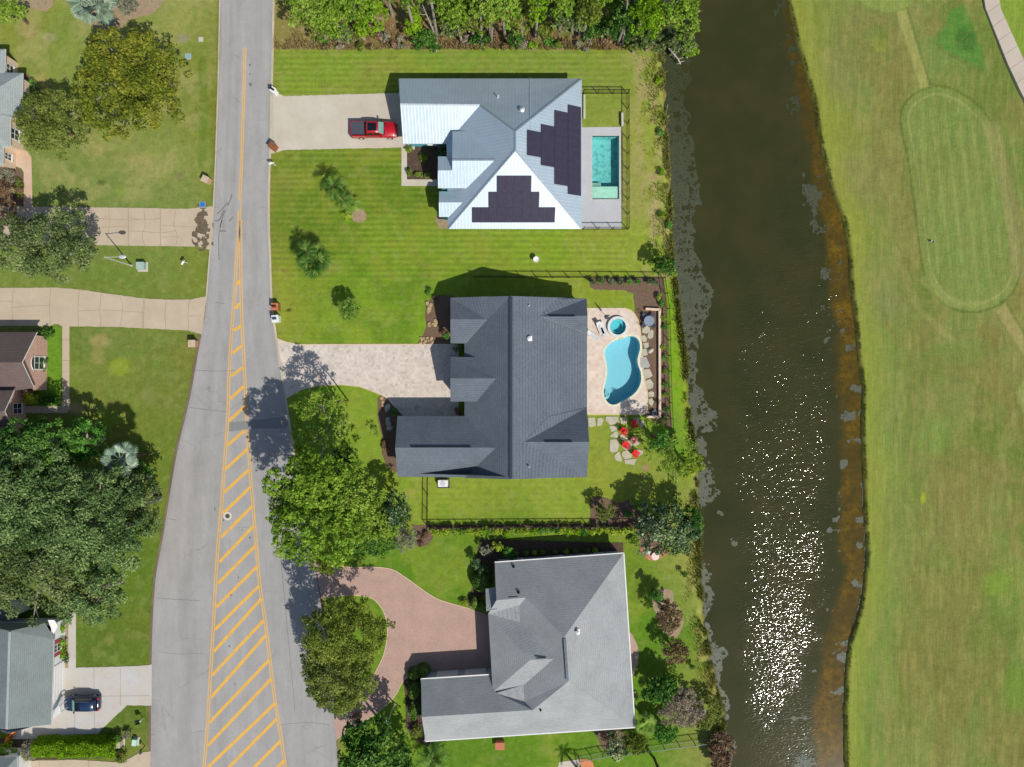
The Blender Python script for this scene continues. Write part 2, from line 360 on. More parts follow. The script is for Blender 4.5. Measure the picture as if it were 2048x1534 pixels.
# ------------------------------------------------------------------ ground sheet
def grad_axis(lo, hi, step, far):
    a = list(np.arange(lo, hi + 1e-6, step)); s = step; x = a[-1]
    while x < far: s *= 1.5; x += s; a.append(x)
    s = step; x = a[0]; b = []
    while x > -far: s *= 1.5; x -= s; b.append(x)
    return np.array(b[::-1] + a)
CP_L = [(60,40,'909741'),(120,95,'8e9c4b'),(250,50,'aaa860'),(360,50,'a7a55e'),(410,100,'878e3c'),(432,250,'7a832e'),(400,320,'8e974b'),(330,330,'979d56'),(220,300,'9ea05c'),(250,380,'798e4d'),(150,380,'7d904b'),(100,340,'7e914c'),(350,400,'81914b'),(300,520,'7b8d43'),(400,540,'808c38'),(250,560,'72893a'),(160,690,'6a7d39'),(250,700,'768640'),(330,700,'76823b'),(385,700,'7f803a'),(200,770,'7d863e'),(300,800,'738036'),(230,820,'8a8f37'),(160,820,'76823b'),(110,740,'7c982e'),(330,880,'708230'),(300,950,'708430'),(280,1150,'5b7a24'),(220,1290,'587027'),(270,1320,'607827'),(290,1250,'657829'),(260,1430,'556d24'),(285,1490,'7c823e'),(60,1100,'587027')]
CP_M = [(560,120,'7f9a34'),(700,120,'82a036'),(900,120,'7c9a38'),(1100,120,'7f9a3c'),(1230,120,'86983a'),(600,165,'7f9a30'),(750,165,'849438'),(1200,160,'7f963a'),(560,350,'758a2c'),(700,350,'6f8829'),(780,380,'708c28'),(600,480,'72892a'),(750,480,'7b992a'),(900,500,'7a992a'),(1100,500,'82a02c'),(1200,500,'8ea036'),(560,600,'8f9a34'),(620,570,'7c962e'),(700,600,'749a26'),(800,580,'749628'),(820,650,'7aa02a'),(700,660,'84a02e'),(1200,590,'8a9e30'),(650,850,'6f9a28'),(740,850,'86a232'),(780,980,'86a032'),(900,1000,'88a034'),(1100,980,'8ea23a'),(1200,960,'929f3a'),(1300,940,'8a9a3a'),(1150,1020,'86a034'),(900,1100,'5c8a1e'),(820,1130,'5a881e'),(1000,1085,'4f7e1a'),(1260,1150,'6a8a26'),(1300,1250,'5a8a20'),(1270,1350,'5a881e'),(1370,1250,'5f8a26'),(1100,1510,'5f8a20'),(1300,1510,'628c24'),(950,1510,'5a8420'),(1380,1200,'7a9438'),(820,1420,'74982a'),
 (1290,250,'9aa048'),(1310,400,'98a04a'),(1270,380,'9a9c50'),(1290,500,'93a838'),(1345,640,'80ac20'),(1355,750,'7aa81a'),(1370,900,'6c9c2a'),(1385,980,'8a9a40'),(1390,1100,'9aa04a'),(1400,1200,'9aa050'),(1420,1380,'8a9a40'),(1430,1500,'8a9448')]
CP_G = [(1610,60,'929c40'),(1660,250,'959d40'),(1720,450,'939c42'),(1745,700,'8fa048'),(1750,950,'93a34c'),(1750,1150,'8aa04a'),(1720,1350,'849e48'),(1720,1500,'7f9a46'),(1700,150,'93905a'),(1780,200,'8a9450'),(1740,350,'9a925a'),(1790,400,'869450'),(1900,350,'84994f'),(1930,450,'819a50'),(1900,560,'86984f'),(1790,600,'90935a'),(1850,700,'8a9650'),(1950,750,'8f8f52'),(1820,850,'7f954a'),(1870,900,'88954c'),(1980,950,'8a9050'),(1900,1050,'8c9050'),(1800,1050,'8b954a'),(1850,1150,'8d8f4e'),(1990,1170,'7f9a40'),(1950,1280,'74853f'),(2030,1400,'6f9038'),(1800,1450,'8f9250'),(1900,1480,'8a9450'),(1930,110,'7f9a50'),(2035,60,'84a03c'),(2030,300,'7f9648'),(1800,60,'8c9656'),(1790,1250,'869a48')]
def idw(px, py, cps):
    num = np.zeros(px.shape + (3,)); den = np.zeros(px.shape)
    for x, y, h in cps:
        wt = 1 / (((px - x) ** 2 + (py - y) ** 2) / 900 + 1) ** 1.7; num += wt[..., None] * np.array(A(h)); den += wt
    return num / den[..., None]
def ground():
    xs = grad_axis(-73, 73, .2, 3000); ys = grad_axis(-57, 57, .2, 3000)
    X, Y = np.meshgrid(xs, ys); PX = 1024 + X * S; PY = 767 - Y * S; ny, nx = X.shape
    shp = X.shape
    j1 = (fbm(PX, PY, 60, 5) - .5) * 30; j2 = (fbm(PX, PY, 60, 9) - .5) * 30
    L = idw(PX + j1 * 1.5, PY + j2 * 1.5, CP_L); M = idw(PX + j1, PY + j2, CP_M); G = idw(PX + j1 * 2, PY + j2 * 2, CP_G)
    rdm = (pyinterp(PY, RDL) + pyinterp(PY, RDR)) / 2; cnm = (pyinterp(PY, LSH) + pyinterp(PY, RSH)) / 2
    C = np.where((PX < rdm)[..., None], L, np.where((PX < cnm)[..., None], M, G))
    def blend(mask, h, k=1.0):
        nonlocal C
        m = (mask * k)[..., None]; C = C * (1 - m) + np.array(A(h)) * m
    def spot(x, y, rx, ry, h, k=.6, soft=.5):
        d = np.hypot((PX - x + j1 * .5) / rx, (PY - y + j2 * .5) / ry); blend(1 - sst(1 - soft, 1 + soft * .5, d), h, k)
    def line(pl, wd, h, k=.6, closed=False):
        d = pdist(PX, PY, pl, closed); blend(1 - sst(wd * .35, wd * .8, d), h, k)
    def area(pl, h, k=.5, soft=3):
        d = pdist(PX, PY, pl, True); d = np.where(inpoly(PX, PY, pl), d, -d); blend(sst(-soft, soft, d), h, k)
    left = PX < rdm; mid = (PX >= rdm) & (PX < cnm); golf = PX >= cnm
    # left lots
    blend(left * 1., '5c7f2c', .2)
    n1 = fbm(PX, PY, 55, 21); n2 = fbm(PX, PY, 22, 33)
    blend(left * sst(.52, .68, n1) * (PY < 420), 'a8a468', .55)
    blend(left * sst(.55, .7, n2), '6d8a38', .4)
    blend(left * sst(.5, .66, fbm(PX, PY, 90, 35)) * (PY > 650) * (PY < 900), '8c8c4a', .4)
    for a in [(60, 60, 25, 18, 'b09a70', .5), (80, 170, 20, 26, 'b0a066', .6), (100, 75, 16, 10, 'b3a283', .5), (205, 365, 9, 7, '4d6a2c', .8), (353, 358, 14, 8, '8a8056', .7), (360, 352, 5, 4, '7a6a50', .6), (240, 385, 16, 14, '7f9c34', .5), (200, 685, 24, 16, 'ad9b66', .75), (195, 715, 16, 20, 'a09a58', .6), (240, 735, 26, 18, '93a630', .7), (150, 812, 24, 14, 'b09c74', .75), (215, 835, 24, 22, '7fa028', .6), (300, 790, 18, 24, '8d8f52', .5), (220, 1278, 10, 16, '93924e', .5), (365, 75, 14, 10, '9a9484', .6), (280, 320, 30, 15, 'a89f60', .5), (195, 300, 14, 14, 'aaa162', .6)]: spot(*a)
    blend(left * (1 - sst(0, 26, pyinterp(PY, RDL) - PX)) * (PY < 560), '707f2a', .55)
    blend(left * (1 - sst(0, 9, pyinterp(PY, RDL) - PX)), '6b5c38', .55)
    line([(405, 120), (408, 220), (403, 330)], 14, '63802a', .6)
    # middle lots
    strp = np.zeros(shp)
    strp += mid * (PX < 1255) * (((PY > 98) & (PY < 200)) * .8 + ((PY > 292) & (PY < 560)) * 1.0 + ((PY >= 560) & (PY < 700)) * .25 + ((PY > 950) & (PY < 1050)) * .35)
    blend(mid * sst(.5, .68, fbm(PX, PY, 70, 41)) * (PX < 1300), '93a13c', .45)
    blend(mid * sst(.55, .7, fbm(PX, PY * 3, 60, 43)) * (PY < 200), '94984a', .5)
    blend(mid * sst(.48, .68, fbm(PX, PY, 45, 47)) * (PX < 860) * (PY > 300) * (PY < 700), '567e1c', .5)
    blend((mid | left) * sst(.55, .66, fbm(PX, PY, 7, 149)), '5a6a2a', .22); blend((mid | left) * sst(.56, .68, fbm(PX, PY, 11, 151)), 'a8a468', .18)
    blend(mid * sst(.5, .66, fbm(PX, PY, 26, 49)) * (PY > 300) * (PY < 560), '8f9436', .35)
    for a in [(570, 365, 26, 30, '80883c', .5), (560, 490, 20, 30, '808a34', .5), (660, 530, 20, 14, '8f8f4a', .5), (583, 420, 12, 20, '7f8a3a', .4), (565, 542, 5, 4, '9a6a4a', .9), (715, 432, 15, 13, 'a08a70', 1, .2), (575, 618, 6, 2.5, '3d3a20', .9), (1292, 934, 7, 6, 'b08a72', .8), (820, 985, 12, 8, 'a3a04a', .6), (1150, 540, 40, 12, '8f9c36', .4), (690, 570, 30, 20, '5f8420', .4)]: spot(*a)
    line([(690, 300), (770, 410), (800, 460)], 7, '93963c', .3)
    # wild strip under the wood
    wy = 97 + (fbm(PX, PY, 30, 51) - .5) * 10; wild = mid * (1 - sst(-3, 3, PY - wy))
    blend(wild, '8a7250', 1); blend(wild * sst(.45, .6, fbm(PX, PY, 20, 53)), '75503a', .7); blend(wild * sst(.5, .62, fbm(PX, PY, 14, 55)), '6f7a38', .7); blend(wild * (1 - sst(600, 660, PX)), '948a50', .75); blend(wild * sst(.58, .66, fbm(PX, PY, 9, 57)), 'b8a488', .55)
    # canal bank, left side
    bx = pyinterp(PY, LSH); bd = bx - PX; bank = mid * (1 - sst(30, 90, bd)) * (PY < 560) * (PY > 90)
    blend(bank * sst(.42, .6, fbm(PX * 2, PY, 30, 61)), 'b3a274', .75); blend(bank * sst(.5, .62, fbm(PX * 1.6, PY, 16, 63)) * (1 - sst(22, 60, bd)), '8fa83a', .7)
    bank2 = mid * (1 - sst(0, 16, bd)); blend(bank2 * sst(.4, .6, fbm(PX, PY, 12, 65)), 'a3944f', .7)
    blend(mid * (PY > 920) * (1 - sst(10, 50, bd)) * sst(.42, .6, fbm(PX, PY, 18, 67)), 'b0a462', .6)
    blend(mid * (PY > 560) * (PY < 930) * (1 - sst(6, 34, bd)) * sst(.5, .62, fbm(PX, PY, 12, 69)), '9fa834', .4)
    blend(mid * (1 - sst(2, 5, bd)) * 1., '5f5a34', .6)
    # verge along the road, right side
    vd = PX - pyinterp(PY, RDR); blend(mid * (1 - sst(3, 26, vd)), '86883c', .5); blend(mid * (1 - sst(0, 8, vd)), '8a6a48', .5)
    # golf course
    gd = PX - pyinterp(PY, RSH)
    gn = fbm(PX * 1.0, PY * .35, 40, 71); gn2 = fbm(PX, PY, 90, 73); gn3 = fbm(PX * 2.2, PY * .5, 20, 75)
    inn = golf * sst(60, 130, gd)
    blend(golf * 1., '62783a', .42); blend(inn * sst(.48, .66, gn), '80743f', .5); blend(inn * sst(.5, .64, gn2), '6a8038', .75); blend(inn * sst(.5, .68, fbm(PX, PY, 120, 77)), '887f4a', .5); blend(golf * sst(.5, .7, gn3), 'a09a5a', .35)
    blend(golf * (1 - sst(10, 55, gd)), '969f3e', .55); blend(golf * (1 - sst(0, 5, gd)), '6f6a34', .7)
    TEE = smooth_poly([(1858, 174), (1900, 176), (1950, 205), (1985, 250), (2005, 330), (2025, 420), (2040, 500), (2036, 560), (2010, 600), (1965, 622), (1920, 622), (1880, 600), (1850, 550), (1838, 480), (1828, 400), (1815, 310), (1802, 240), (1815, 200)], 5)
    area(TEE, '80964c', .5, 3); line(TEE, 4.2, '5f7334', .9, True)
    T2 = inset([Vector(p) for p in TEE], 16); T2 = [(p.x, p.y) for p in T2]; line(T2, 3.4, 'a3a868', .6, True)
    line([(1985, 260), (2012, 360), (2030, 470), (2035, 540)], 26, '9c9060', .6); line([(1850, 560), (1900, 605), (1965, 610)], 16, '98a05c', .5)
    for i in range(16):
        x = 1835 + i * 13; line([(x - 8, 215 + abs(i - 7) * 7), (x + 30, 580 - abs(i - 7) * 6)], 5, '93a35c' if i % 2 else '6f8a44', .42)
    TOP = smooth_poly([(1700, -60), (1712, -5), (1740, 18), (1775, 26), (1810, 18), (1832, -5), (1840, -60)], 5)
    area(TOP, '8aa04e', .6, 3); line(TOP, 3, '74853f', .6, True)
    area([(1792, 24), (1812, 20), (1862, 172), (1842, 178)], 'a3a35e', .75, 2); line([(1814, 20), (1860, 168)], 4, '64743a', .8)
    area([(1990, 622), (2012, 605), (2060, 690), (2060, 730)], 'a39a62', .85, 2); line([(2012, 607), (2060, 690)], 4, '64743a', .8)
    spot(2068, 790, 34, 42, '9ba660', .75, .12)
    area([(1900, 20), (1925, 10), (1950, 60), (1965, 110), (1972, 145), (1935, 130), (1880, 95), (1862, 85), (1885, 55)], '4f8a36', .85, 7)
    spot(1930, 80, 24, 26, '33662a', .7); line([(1890, 45), (1868, 85), (1900, 110), (1960, 140)], 7, '6f7440', .5); line([(1935, 20), (1962, 80), (1985, 150), (1992, 190)], 4, '7f8a44', .5)
    blend(golf * sst(0, 14, (PX - pyinterp(PY, [(1930, -100), (1975, 20), (2000, 80), (2028, 140), (2060, 210)])) - 0) * (PY < 300), '84a03a', .8)
    line([(1790, 500), (1840, 620), (1905, 680), (1930, 690)], 12, 'a09a5c', .3); line([(1770, 640), (1800, 690)], 5, '8a6f48', .4)
    line([(1835, 700), (1842, 850), (1836, 960)], 22, '6f8040', .4); line([(1862, 1380), (1800, 1080)], 4, '74853c', .2)
    for a in [(1990, 1165, 30, 26, '7c9c3a', .7), (1965, 1275, 46, 50, '6c7e3a', .5), (2035, 1380, 34, 50, '6c9436', .6), (1850, 998, 5, 12, 'b5c030', .7), (1925, 700, 60, 30, '6f8c42', .5), (1865, 870, 40, 50, '7c9a48', .5), (1990, 820, 26, 26, '7a8c42', .5), (1760, 90, 20, 20, '8f9a3e', .4)]: spot(*a)
    # bare soil at pavement edges
    # heights: canal basin, banks and the hollows the pools sit in
    dl = (PX - pyinterp(PY, LSH)) / S; dr = (pyinterp(PY, RSH) - PX) / S
    jl = (fbm(PX, PY, 14, 81) - .5) * 1.0
    zl = -1.6 * sst(-1.0, 2.2, dl + jl); zr = -1.6 * sst(-.1, 1.0, dr + (fbm(PX, PY, 16, 83) - .5) * .25)
    Z = np.where((dl > -1.2) & (dr > -.3), np.maximum(zl, zr), 0.0)
    Z = np.where(golf & (Z > -.01), Z + 0.0, Z)
    for poly in ([(1180, 268), (1242, 268), (1242, 402), (1180, 402)], [(1202, 664), (1288, 664), (1290, 815), (1202, 815)], [(1216, 634), (1254, 634), (1254, 674), (1216, 674)]):
        Z = np.where(inpoly(PX, PY, poly), -2.4, Z)
    # gentle undulation on the golf side
    Z = Z + golf * sst(40, 200, gd) * ((fbm(PX, PY, 260, 91) - .5) * .5)
    # mown bands on golf
    V = np.stack([X, Y, Z], -1).reshape(-1, 3)
    idx = np.arange(nx * ny).reshape(ny, nx)
    F = np.stack([idx[:-1, :-1], idx[:-1, 1:], idx[1:, 1:], idx[1:, :-1]], -1).reshape(-1, 4)
    me = np_mesh('ground', V, F, smooth=True)
    ca = me.attributes.new('col', 'FLOAT_COLOR', 'POINT'); ca.data.foreach_set('color', np.concatenate([C.reshape(-1, 3), np.ones((nx * ny, 1))], 1).astype(np.float32).ravel())
    me.attributes.new('gm', 'FLOAT', 'POINT').data.foreach_set('value', golf.astype(np.float32).ravel())
    sa = me.attributes.new('stripe', 'FLOAT', 'POINT'); sa.data.foreach_set('value', strp.astype(np.float32).ravel())
    link('ground', me, M_GROUND)['kind'] = 'structure'
def np_mesh(name, V, F, smooth=False):
    me = bpy.data.meshes.new(name); n = len(F); k = F.shape[1]
    me.vertices.add(len(V)); me.vertices.foreach_set('co', V.astype(np.float32).ravel())
    me.loops.add(n * k); me.loops.foreach_set('vertex_index', F.astype(np.int32).ravel())
    me.polygons.add(n); me.polygons.foreach_set('loop_start', np.arange(0, n * k, k, dtype=np.int32))
    if smooth: me.polygons.foreach_set('use_smooth', np.ones(n, bool))
    me.update(calc_edges=True); me.validate(); return me
ground()
# ------------------------------------------------------------------ canal water
def water():
    ys = np.concatenate([np.linspace(-1500, -60, 30), np.arange(-58, 58, .4), np.linspace(60, 1500, 30)]); n = 90
    PY = 767 - ys * S; xl = pyinterp(PY, LSH) - 30; xr = pyinterp(PY, RSH) + 8
    T = np.linspace(0, 1, n)[None]; PX = xl[:, None] * (1 - T) + xr[:, None] * T; PYg = np.repeat(PY[:, None], n, 1)
    Y = np.repeat(ys[:, None], n, 1); X = (PX - 1024) / S; Z = np.full(X.shape, -.45)
    sh = pyinterp(PY, SHAL)[:, None] + (fbm(PX, PYg, 30, 3) - .5) * 24
    shal = sst(-8, 12, PX - sh)
    rs = pyinterp(PY, RSH)[:, None]; ls = pyinterp(PY, LSH)[:, None]
    cx = np.interp(PY, [380, 600, 900, 1150, 1330, 1450, 1540], [1590, 1590, 1570, 1560, 1556, 1525, 1525])[:, None]
    wd = np.interp(PY, [380, 600, 900, 1150, 1330, 1450, 1540], [30, 110, 120, 85, 70, 30, 20])[:, None]
    rip = (1 - sst(.45, 1.6, np.abs(PX - cx) / wd + (fbm(PX, PYg, 60, 7) - .5) * 1.1)) * (.72 + .5 * fbm(PX, PYg, 45, 17)) * np.interp(PY, [0, 350, 600, 900, 1200, 1400, 1470, 1540], [.25, .75, 1, .88, .68, .62, .34, .12])[:, None]
    rip = np.maximum(rip, .22 * sst(20, 80, PX - ls) * sst(30, 90, rs - PX))
    idx = np.arange(X.size).reshape(X.shape); F = np.stack([idx[:-1, :-1], idx[:-1, 1:], idx[1:, 1:], idx[1:, :-1]], -1).reshape(-1, 4)
    me = np_mesh('water', np.stack([X, Y, Z], -1).reshape(-1, 3), F, True)
    for nm, a in (('shal', shal), ('rip', rip)): me.attributes.new(nm, 'FLOAT', 'POINT').data.foreach_set('value', a.astype(np.float32).ravel())
    t = NT('canal_water'); t.rough(.09); t.b.inputs['IOR'].default_value = 1.33; t.b.inputs['Specular IOR Level'].default_value = .5
    deep = t.mix(t.val(t.noise(.15, 3), .3, .7), A('#343819'), A('#403f20'))
    amb = t.mix(t.val(t.noise(1.4, 6, .75), .36, .62), A('#7d6012'), A('#4c3f13'))
    amb = t.mix(t.val(t.noise(.25, 3), .36, .6, 0, .8), amb, A('#4a4018'))
    sy = t.n('ShaderNodeSeparateXYZ'); t.l(t.pos(), sy.inputs[0]); amb = t.mix(t.val(sy.outputs[1], 22, 46, 0, .6), amb, A('#3c3414'))
    t.col(t.mix(t.math('MULTIPLY', t.attr('shal').outputs['Fac'], .95), deep, amb))
    p = t.n('ShaderNodeMapping'); p.inputs['Rotation'].default_value = (0, 0, R(-10)); p.inputs['Scale'].default_value = (.62, 1.25, 1); t.l(t.pos(), p.inputs[0])
    h = t.math('ADD', t.math('MULTIPLY', t.noise(4.6, 1, .5, p.outputs[0]), .47), t.math('MULTIPLY', t.noise(1.1, 2, .6, p.outputs[0]), .55))
    b = t.n('ShaderNodeBump'); b.inputs['Distance'].default_value = .128; t.l(h, b.inputs['Height']); t.l(t.attr('rip').outputs['Fac'], b.inputs['Strength']); t.l(b.outputs[0], t.b.inputs['Normal'])
    link('water', me, t.m)['kind'] = 'structure'
water()
def algae():
    st = .11; ys = np.arange(-57, 57, st); xs = np.arange(17, 48, st); X, Y = np.meshgrid(xs, ys); PX = 1024 + X * S; PY = 767 - Y * S
    ls = pyinterp(PY, LSH) - 8; al = pyinterp(PY, ALG); rs = pyinterp(PY, RSH)
    n = fbm(PX, PY, 26, 101, 5); nf = fbm(PX, PY, 7, 103, 4)
    edge = al + (n - .5) * 34 - PX
    m1 = (PX > ls) & (edge > 0) & ~((nf > .66) & (edge < 30)) & ~((PY < 130) & (PX < 1300))
    m1 &= ~((nf < .22) & (PY > 480)) & ~((nf < .14))
    sp = fbm(PX, PY, 12, 107, 4); cl = fbm(PX, PY, 34, 109, 3)
    # scattered right-hand patches
    shx = pyinterp(PY, SHAL)
    top = (PY < 560) & (np.abs(PX - (shx - 2 + 10 * np.sin(PY / 37))) < 16 + 12 * cl) & (sp > .53) & (cl > .47)
    hug = (rs - PX > -2) & (rs - PX < 3 + 30 * sst(.66, .8, fbm(PX * 0 + 5, PY, 26, 113, 2))) & (PY > 560) & (sp > .47)
    hug |= (rs - PX > -2) & (rs - PX < 6) & (PY > 960) & (sp > .33)
    blob = np.zeros(PX.shape, bool)
    for (x, y, r) in [(1700, 832, 17), (1703, 695, 15), (1712, 775, 10), (1690, 930, 15), (1686, 660, 10), (1720, 1090, 12), (1717, 1170, 16), (1688, 1316, 20), (1610, 1525, 24), (1442, 1028, 9), (1470, 1088, 10), (1465, 1080, 5), (1590, 1440, 8), (1612, 1440, 7), (1612, 1480, 7), (1632, 1345, 7), (1672, 1040, 9), (1680, 1035, 6), (1662, 1062, 8), (1657, 1220, 5)]:
        blob |= np.hypot(PX - x, (PY - y) * 1.15) < r * (.1 + 1.3 * fbm(PX, PY, 8, 119, 4))
    lone = (sp > .735) & (PX > shx - 26) & (PX < shx + 4) & (PY > 560)
    m = m1 | (top & (PX < rs)) | hug | (blob & (PX < rs + 2)) | lone
    c = m[:-1, :-1] & m[1:, 1:] & m[:-1, 1:] & m[1:, :-1]
    idx = np.arange(X.size).reshape(X.shape); F = np.stack([idx[:-1, :-1], idx[:-1, 1:], idx[1:, 1:], idx[1:, :-1]], -1)[c]
    used, inv = np.unique(F, return_inverse=True)
    jx = (_h(used.astype(np.int64), used * 0, 5) - .5) * .09; jy = (_h(used.astype(np.int64), used * 0, 6) - .5) * .09
    V = np.stack([X.ravel()[used] + jx, Y.ravel()[used] + jy, np.full(len(used), -.43) + .02 * nf.ravel()[used]], -1)
    me = np_mesh('floating_algae', V, inv.reshape(-1, 4))
    g = np.clip((PY.ravel()[used] - 150) / 1250, 0, 1); me.attributes.new('g', 'FLOAT', 'POINT').data.foreach_set('value', g.astype(np.float32))
    t = NT('algae'); t.rough(.9)
    c1 = t.mix(t.attr('g').outputs['Fac'], A('#3c4228'), A('#787b6e')); f = t.noise(3.2, 6, .8)
    t.col(t.mul(c1, t.val(f, .3, .7, .74, 1.2))); t.bump(f, .05)
    al_ = t.val(t.math('ADD', t.math('MULTIPLY', t.noise(4.5, 5, .8), .7), t.math('MULTIPLY', t.noise(1.2, 2), .3)), .39, .46, .1, 1); t.l(al_, t.b.inputs['Alpha'])
    o = link('floating_algae', me, t.m); props(o, 'grey green scum of floating algae along the canal edges', 'algae', kind='stuff')
algae()
def bank_grass(name, label, n, xs, ys, hts, dark, mid, light, seed_):
    g = np.random.default_rng(seed_); m_ = foliage('leaf_' + name, dark, mid, light, .25)
    PXs, PYs = xs(g, n), ys(g, n); PXs = PXs(PYs) if callable(PXs) else PXs
    keep = fbm(PXs, PYs, 22, seed_, 3) > .42; PXs, PYs = PXs[keep], PYs[keep]; k = len(PXs)
    h = g.uniform(*hts, k); lean = g.normal(0, .35, (k, 2)); X = (PXs - 1024) / S; Y = (767 - PYs) / S; a = g.uniform(0, 6.28, k); w_ = .035
    z0 = np.full(k, -.3); B = np.stack([X, Y, z0], 1); T_ = np.stack([X + lean[:, 0] * h, Y + lean[:, 1] * h, h], 1); dx = np.stack([np.cos(a) * w_, np.sin(a) * w_, a * 0], 1)
    V = np.stack([B - dx, B + dx, T_ + dx * .6, T_ - dx * .6], 1).reshape(-1, 3); me = np_mesh(name, V, np.arange(k * 4).reshape(k, 4)); me.attributes.new('tint', 'FLOAT', 'FACE').data.foreach_set('value', g.uniform(0, 1, k).astype(np.float32))
    props(link(name, me, m_), label, 'grass', kind='stuff')
# ------------------------------------------------------------------ road, markings, pavements
def strip_between(name, a, b, z, mat, y0=-900, y1=2300, n=12):
    PY = np.concatenate([np.linspace(y0, -60, 20), np.arange(-56, 1600, 6.), np.linspace(1620, y1, 20)])
    xa = pyinterp(PY, smooth_poly(a, 6, False)); xb = pyinterp(PY, smooth_poly(b, 6, False)); T = np.linspace(0, 1, n)[None]
    PX = xa[:, None] * (1 - T) + xb[:, None] * T
    P = np.repeat(PY[:, None], n, 1); idx = np.arange(PX.size).reshape(PX.shape)
    F = np.stack([idx[:-1, :-1], idx[1:, :-1], idx[1:, 1:], idx[:-1, 1:]], -1).reshape(-1, 4)
    me = np_mesh(name, np.stack([(PX - 1024) / S, (767 - P) / S, np.full(PX.shape, z)], -1).reshape(-1, 3), F)
    me.attributes.new('u', 'FLOAT', 'POINT').data.foreach_set('value', np.repeat(T, len(PY), 0).astype(np.float32).ravel())
    me.attributes.new('v', 'FLOAT', 'POINT').data.foreach_set('value', (P / S).astype(np.float32).ravel())
    o = link(name, me, mat); o['kind'] = 'structure'; return o
strip_between('road', RDL, RDR, .02, M_ROAD)
def ribbon(name, pts, wpx, z, mat, th=.0, kind='structure', off=0, ends=True):
    P = [Vector(W(*p)[:2]) for p in pts]; bm = bmesh.new(); Lr = []; wd = wpx / S / 2
    for i, p in enumerate(P):
        d = (P[min(i + 1, len(P) - 1)] - P[max(i - 1, 0)]).normalized(); n = Vector((-d.y, d.x)); q = p + n * off / S
        Lr.append([bm.verts.new((*(q + n * s), zz)) for s, zz in (((-wd), z - th), (-wd, z), (wd, z), (wd, z - th))])
    for a, b in zip(Lr, Lr[1:]):
        for k in ((0, 1, 2) if th else (1,)): bm.faces.new((a[k], a[k + 1], b[k + 1], b[k]))
    o = bmlink(name, bm, mat)
    if kind: o['kind'] = kind
    return o
M_KERB = m_concrete('kerb_concrete', '#cfc6ae', '#b8ab92', '#8f7f62', .5); M_GUT = m_concrete('gutter', '#8a7a66', '#6f6050', '#52483c', .5)
rr = smooth_poly([p for p in RDR if -100 < p[1] < 2300], 6, False); rl = smooth_poly([p for p in RDL if -100 < p[1] < 2300], 6, False)
ribbon('kerb', [p for p in rr if p[1] < 1130], 4.2, .06, M_KERB, .1, off=2.4); ribbon('kerb', [p for p in rr if p[1] >= 1110], 3, .044, M_GUT, .1, off=1.5)
ribbon('kerb', [p for p in rl if p[1] < 620], 2.6, .044, M_KERB, .1, off=-1.2); ribbon('kerb', [p for p in rl if p[1] >= 600], 4.5, .044, M_GUT, .1, off=-2)
LL = smooth_poly([(490, 95), (487, 200), (484, 300), (480, 400), (477, 470), (473, 520), (470, 580), (465, 640), (461, 700), (458, 760), (456, 830), (449, 930), (444, 1000), (437, 1080), (431, 1170), (427, 1250), (421, 1350), (415, 1450), (408, 1534), (396, 1660)], 4, False)
RL = smooth_poly([(481.5, 440), (482, 560), (484, 640), (487, 700), (490, 760), (493, 830), (499, 920), (505, 1000), (512, 1080), (520, 1170), (530, 1240), (540, 1320), (550, 1400), (560, 1460), (571, 1534), (590, 1660)], 4, False)
ribbon('road_marking', [p for p in LL if p[1] > 400], 1.9, .026, M_YEL, off=-2.1); ribbon('road_marking', LL, 1.9, .026, M_YEL, off=2.1)
ribbon('road_marking', [p for p in LL if p[1] <= 410], 1.9, .026, M_YEL, off=-1.6)
for s in (-2.1, 2.1): ribbon('road_marking', RL, 1.9, .026, M_YEL, off=s)
BARS = [(473,569,480,561),(471,617,480,607),(468,661,482,652),(465,707,484,691),(463,752,485,735),(461,798,488,772),(458,842,490,812),(454,891,490,861),(450,939,496,897),(448,985,498,939),(446,1027,502,973),(442,1075,505,1012),(439,1124,508,1051),(436,1167,512,1090),(433,1214,515,1132),(430,1259,519,1171),(428,1303,523,1197),(425,1350,528,1240),(422,1395,532,1270),(419,1445,538,1320),(416,1491,543,1357),(414,1536,551,1406),(411,1582,555,1436),(408,1634,561,1482),(405,1690,569,1520),(403,1730,576,1560)]
for a in BARS: ribbon('road_marking', [(a[0], a[1]), ((a[0] + a[2]) / 2, (a[1] + a[3]) / 2), (a[2], a[3])], 6.2, .024, M_YEL)
M_PATCH = plain('asphalt_patch', '#8b8b8b', .9, var=.1, sc=8)
sheet('road', [(459, 845), (500, 841), (575, 833), (577, 856), (500, 858), (458, 863)], .030, M_PATCH, th=.004, wob=.04)
M_TAR = plain('tar', '#78787a', .8, var=.2)
for i, (pl, wd) in enumerate([([(455, 412), (462, 396), (463, 389)], 2.2), ([(434, 428), (445, 418), (455, 405)], 2), ([(430, 442), (440, 438), (448, 420)], 2.4), ([(440, 455), (446, 432), (452, 420)], 1.6), ([(458, 443), (466, 434)], 2), ([(438, 520), (438, 470), (444, 440)], 1.6), ([(440, 462), (452, 462)], 2.5), ([(390, 740), (430, 742), (470, 741)], .9), ([(380, 815), (420, 820), (455, 823)], .9), ([(430, 605), (450, 607)], .9), ([(337, 1037), (352, 1040)], .9), ([(315, 1196), (360, 1199), (400, 1201)], .9), ([(320, 1304), (360, 1308), (410, 1306)], .7), ([(560, 1100), (575, 1260), (590, 1420)], .8), ([(558, 1449), (620, 1445), (660, 1450)], .8), ([(445, 520), (436, 640), (420, 760)], 1.1), ([(395, 980), (385, 1060), (380, 1120)], 3.5), ([(420, 760), (405, 840), (396, 930)], 3.5)]):
    if i > 14: continue
    ribbon('road_crack', smooth_poly(pl, 4, False) if len(pl) > 2 else pl, wd, .0235, M_TAR)
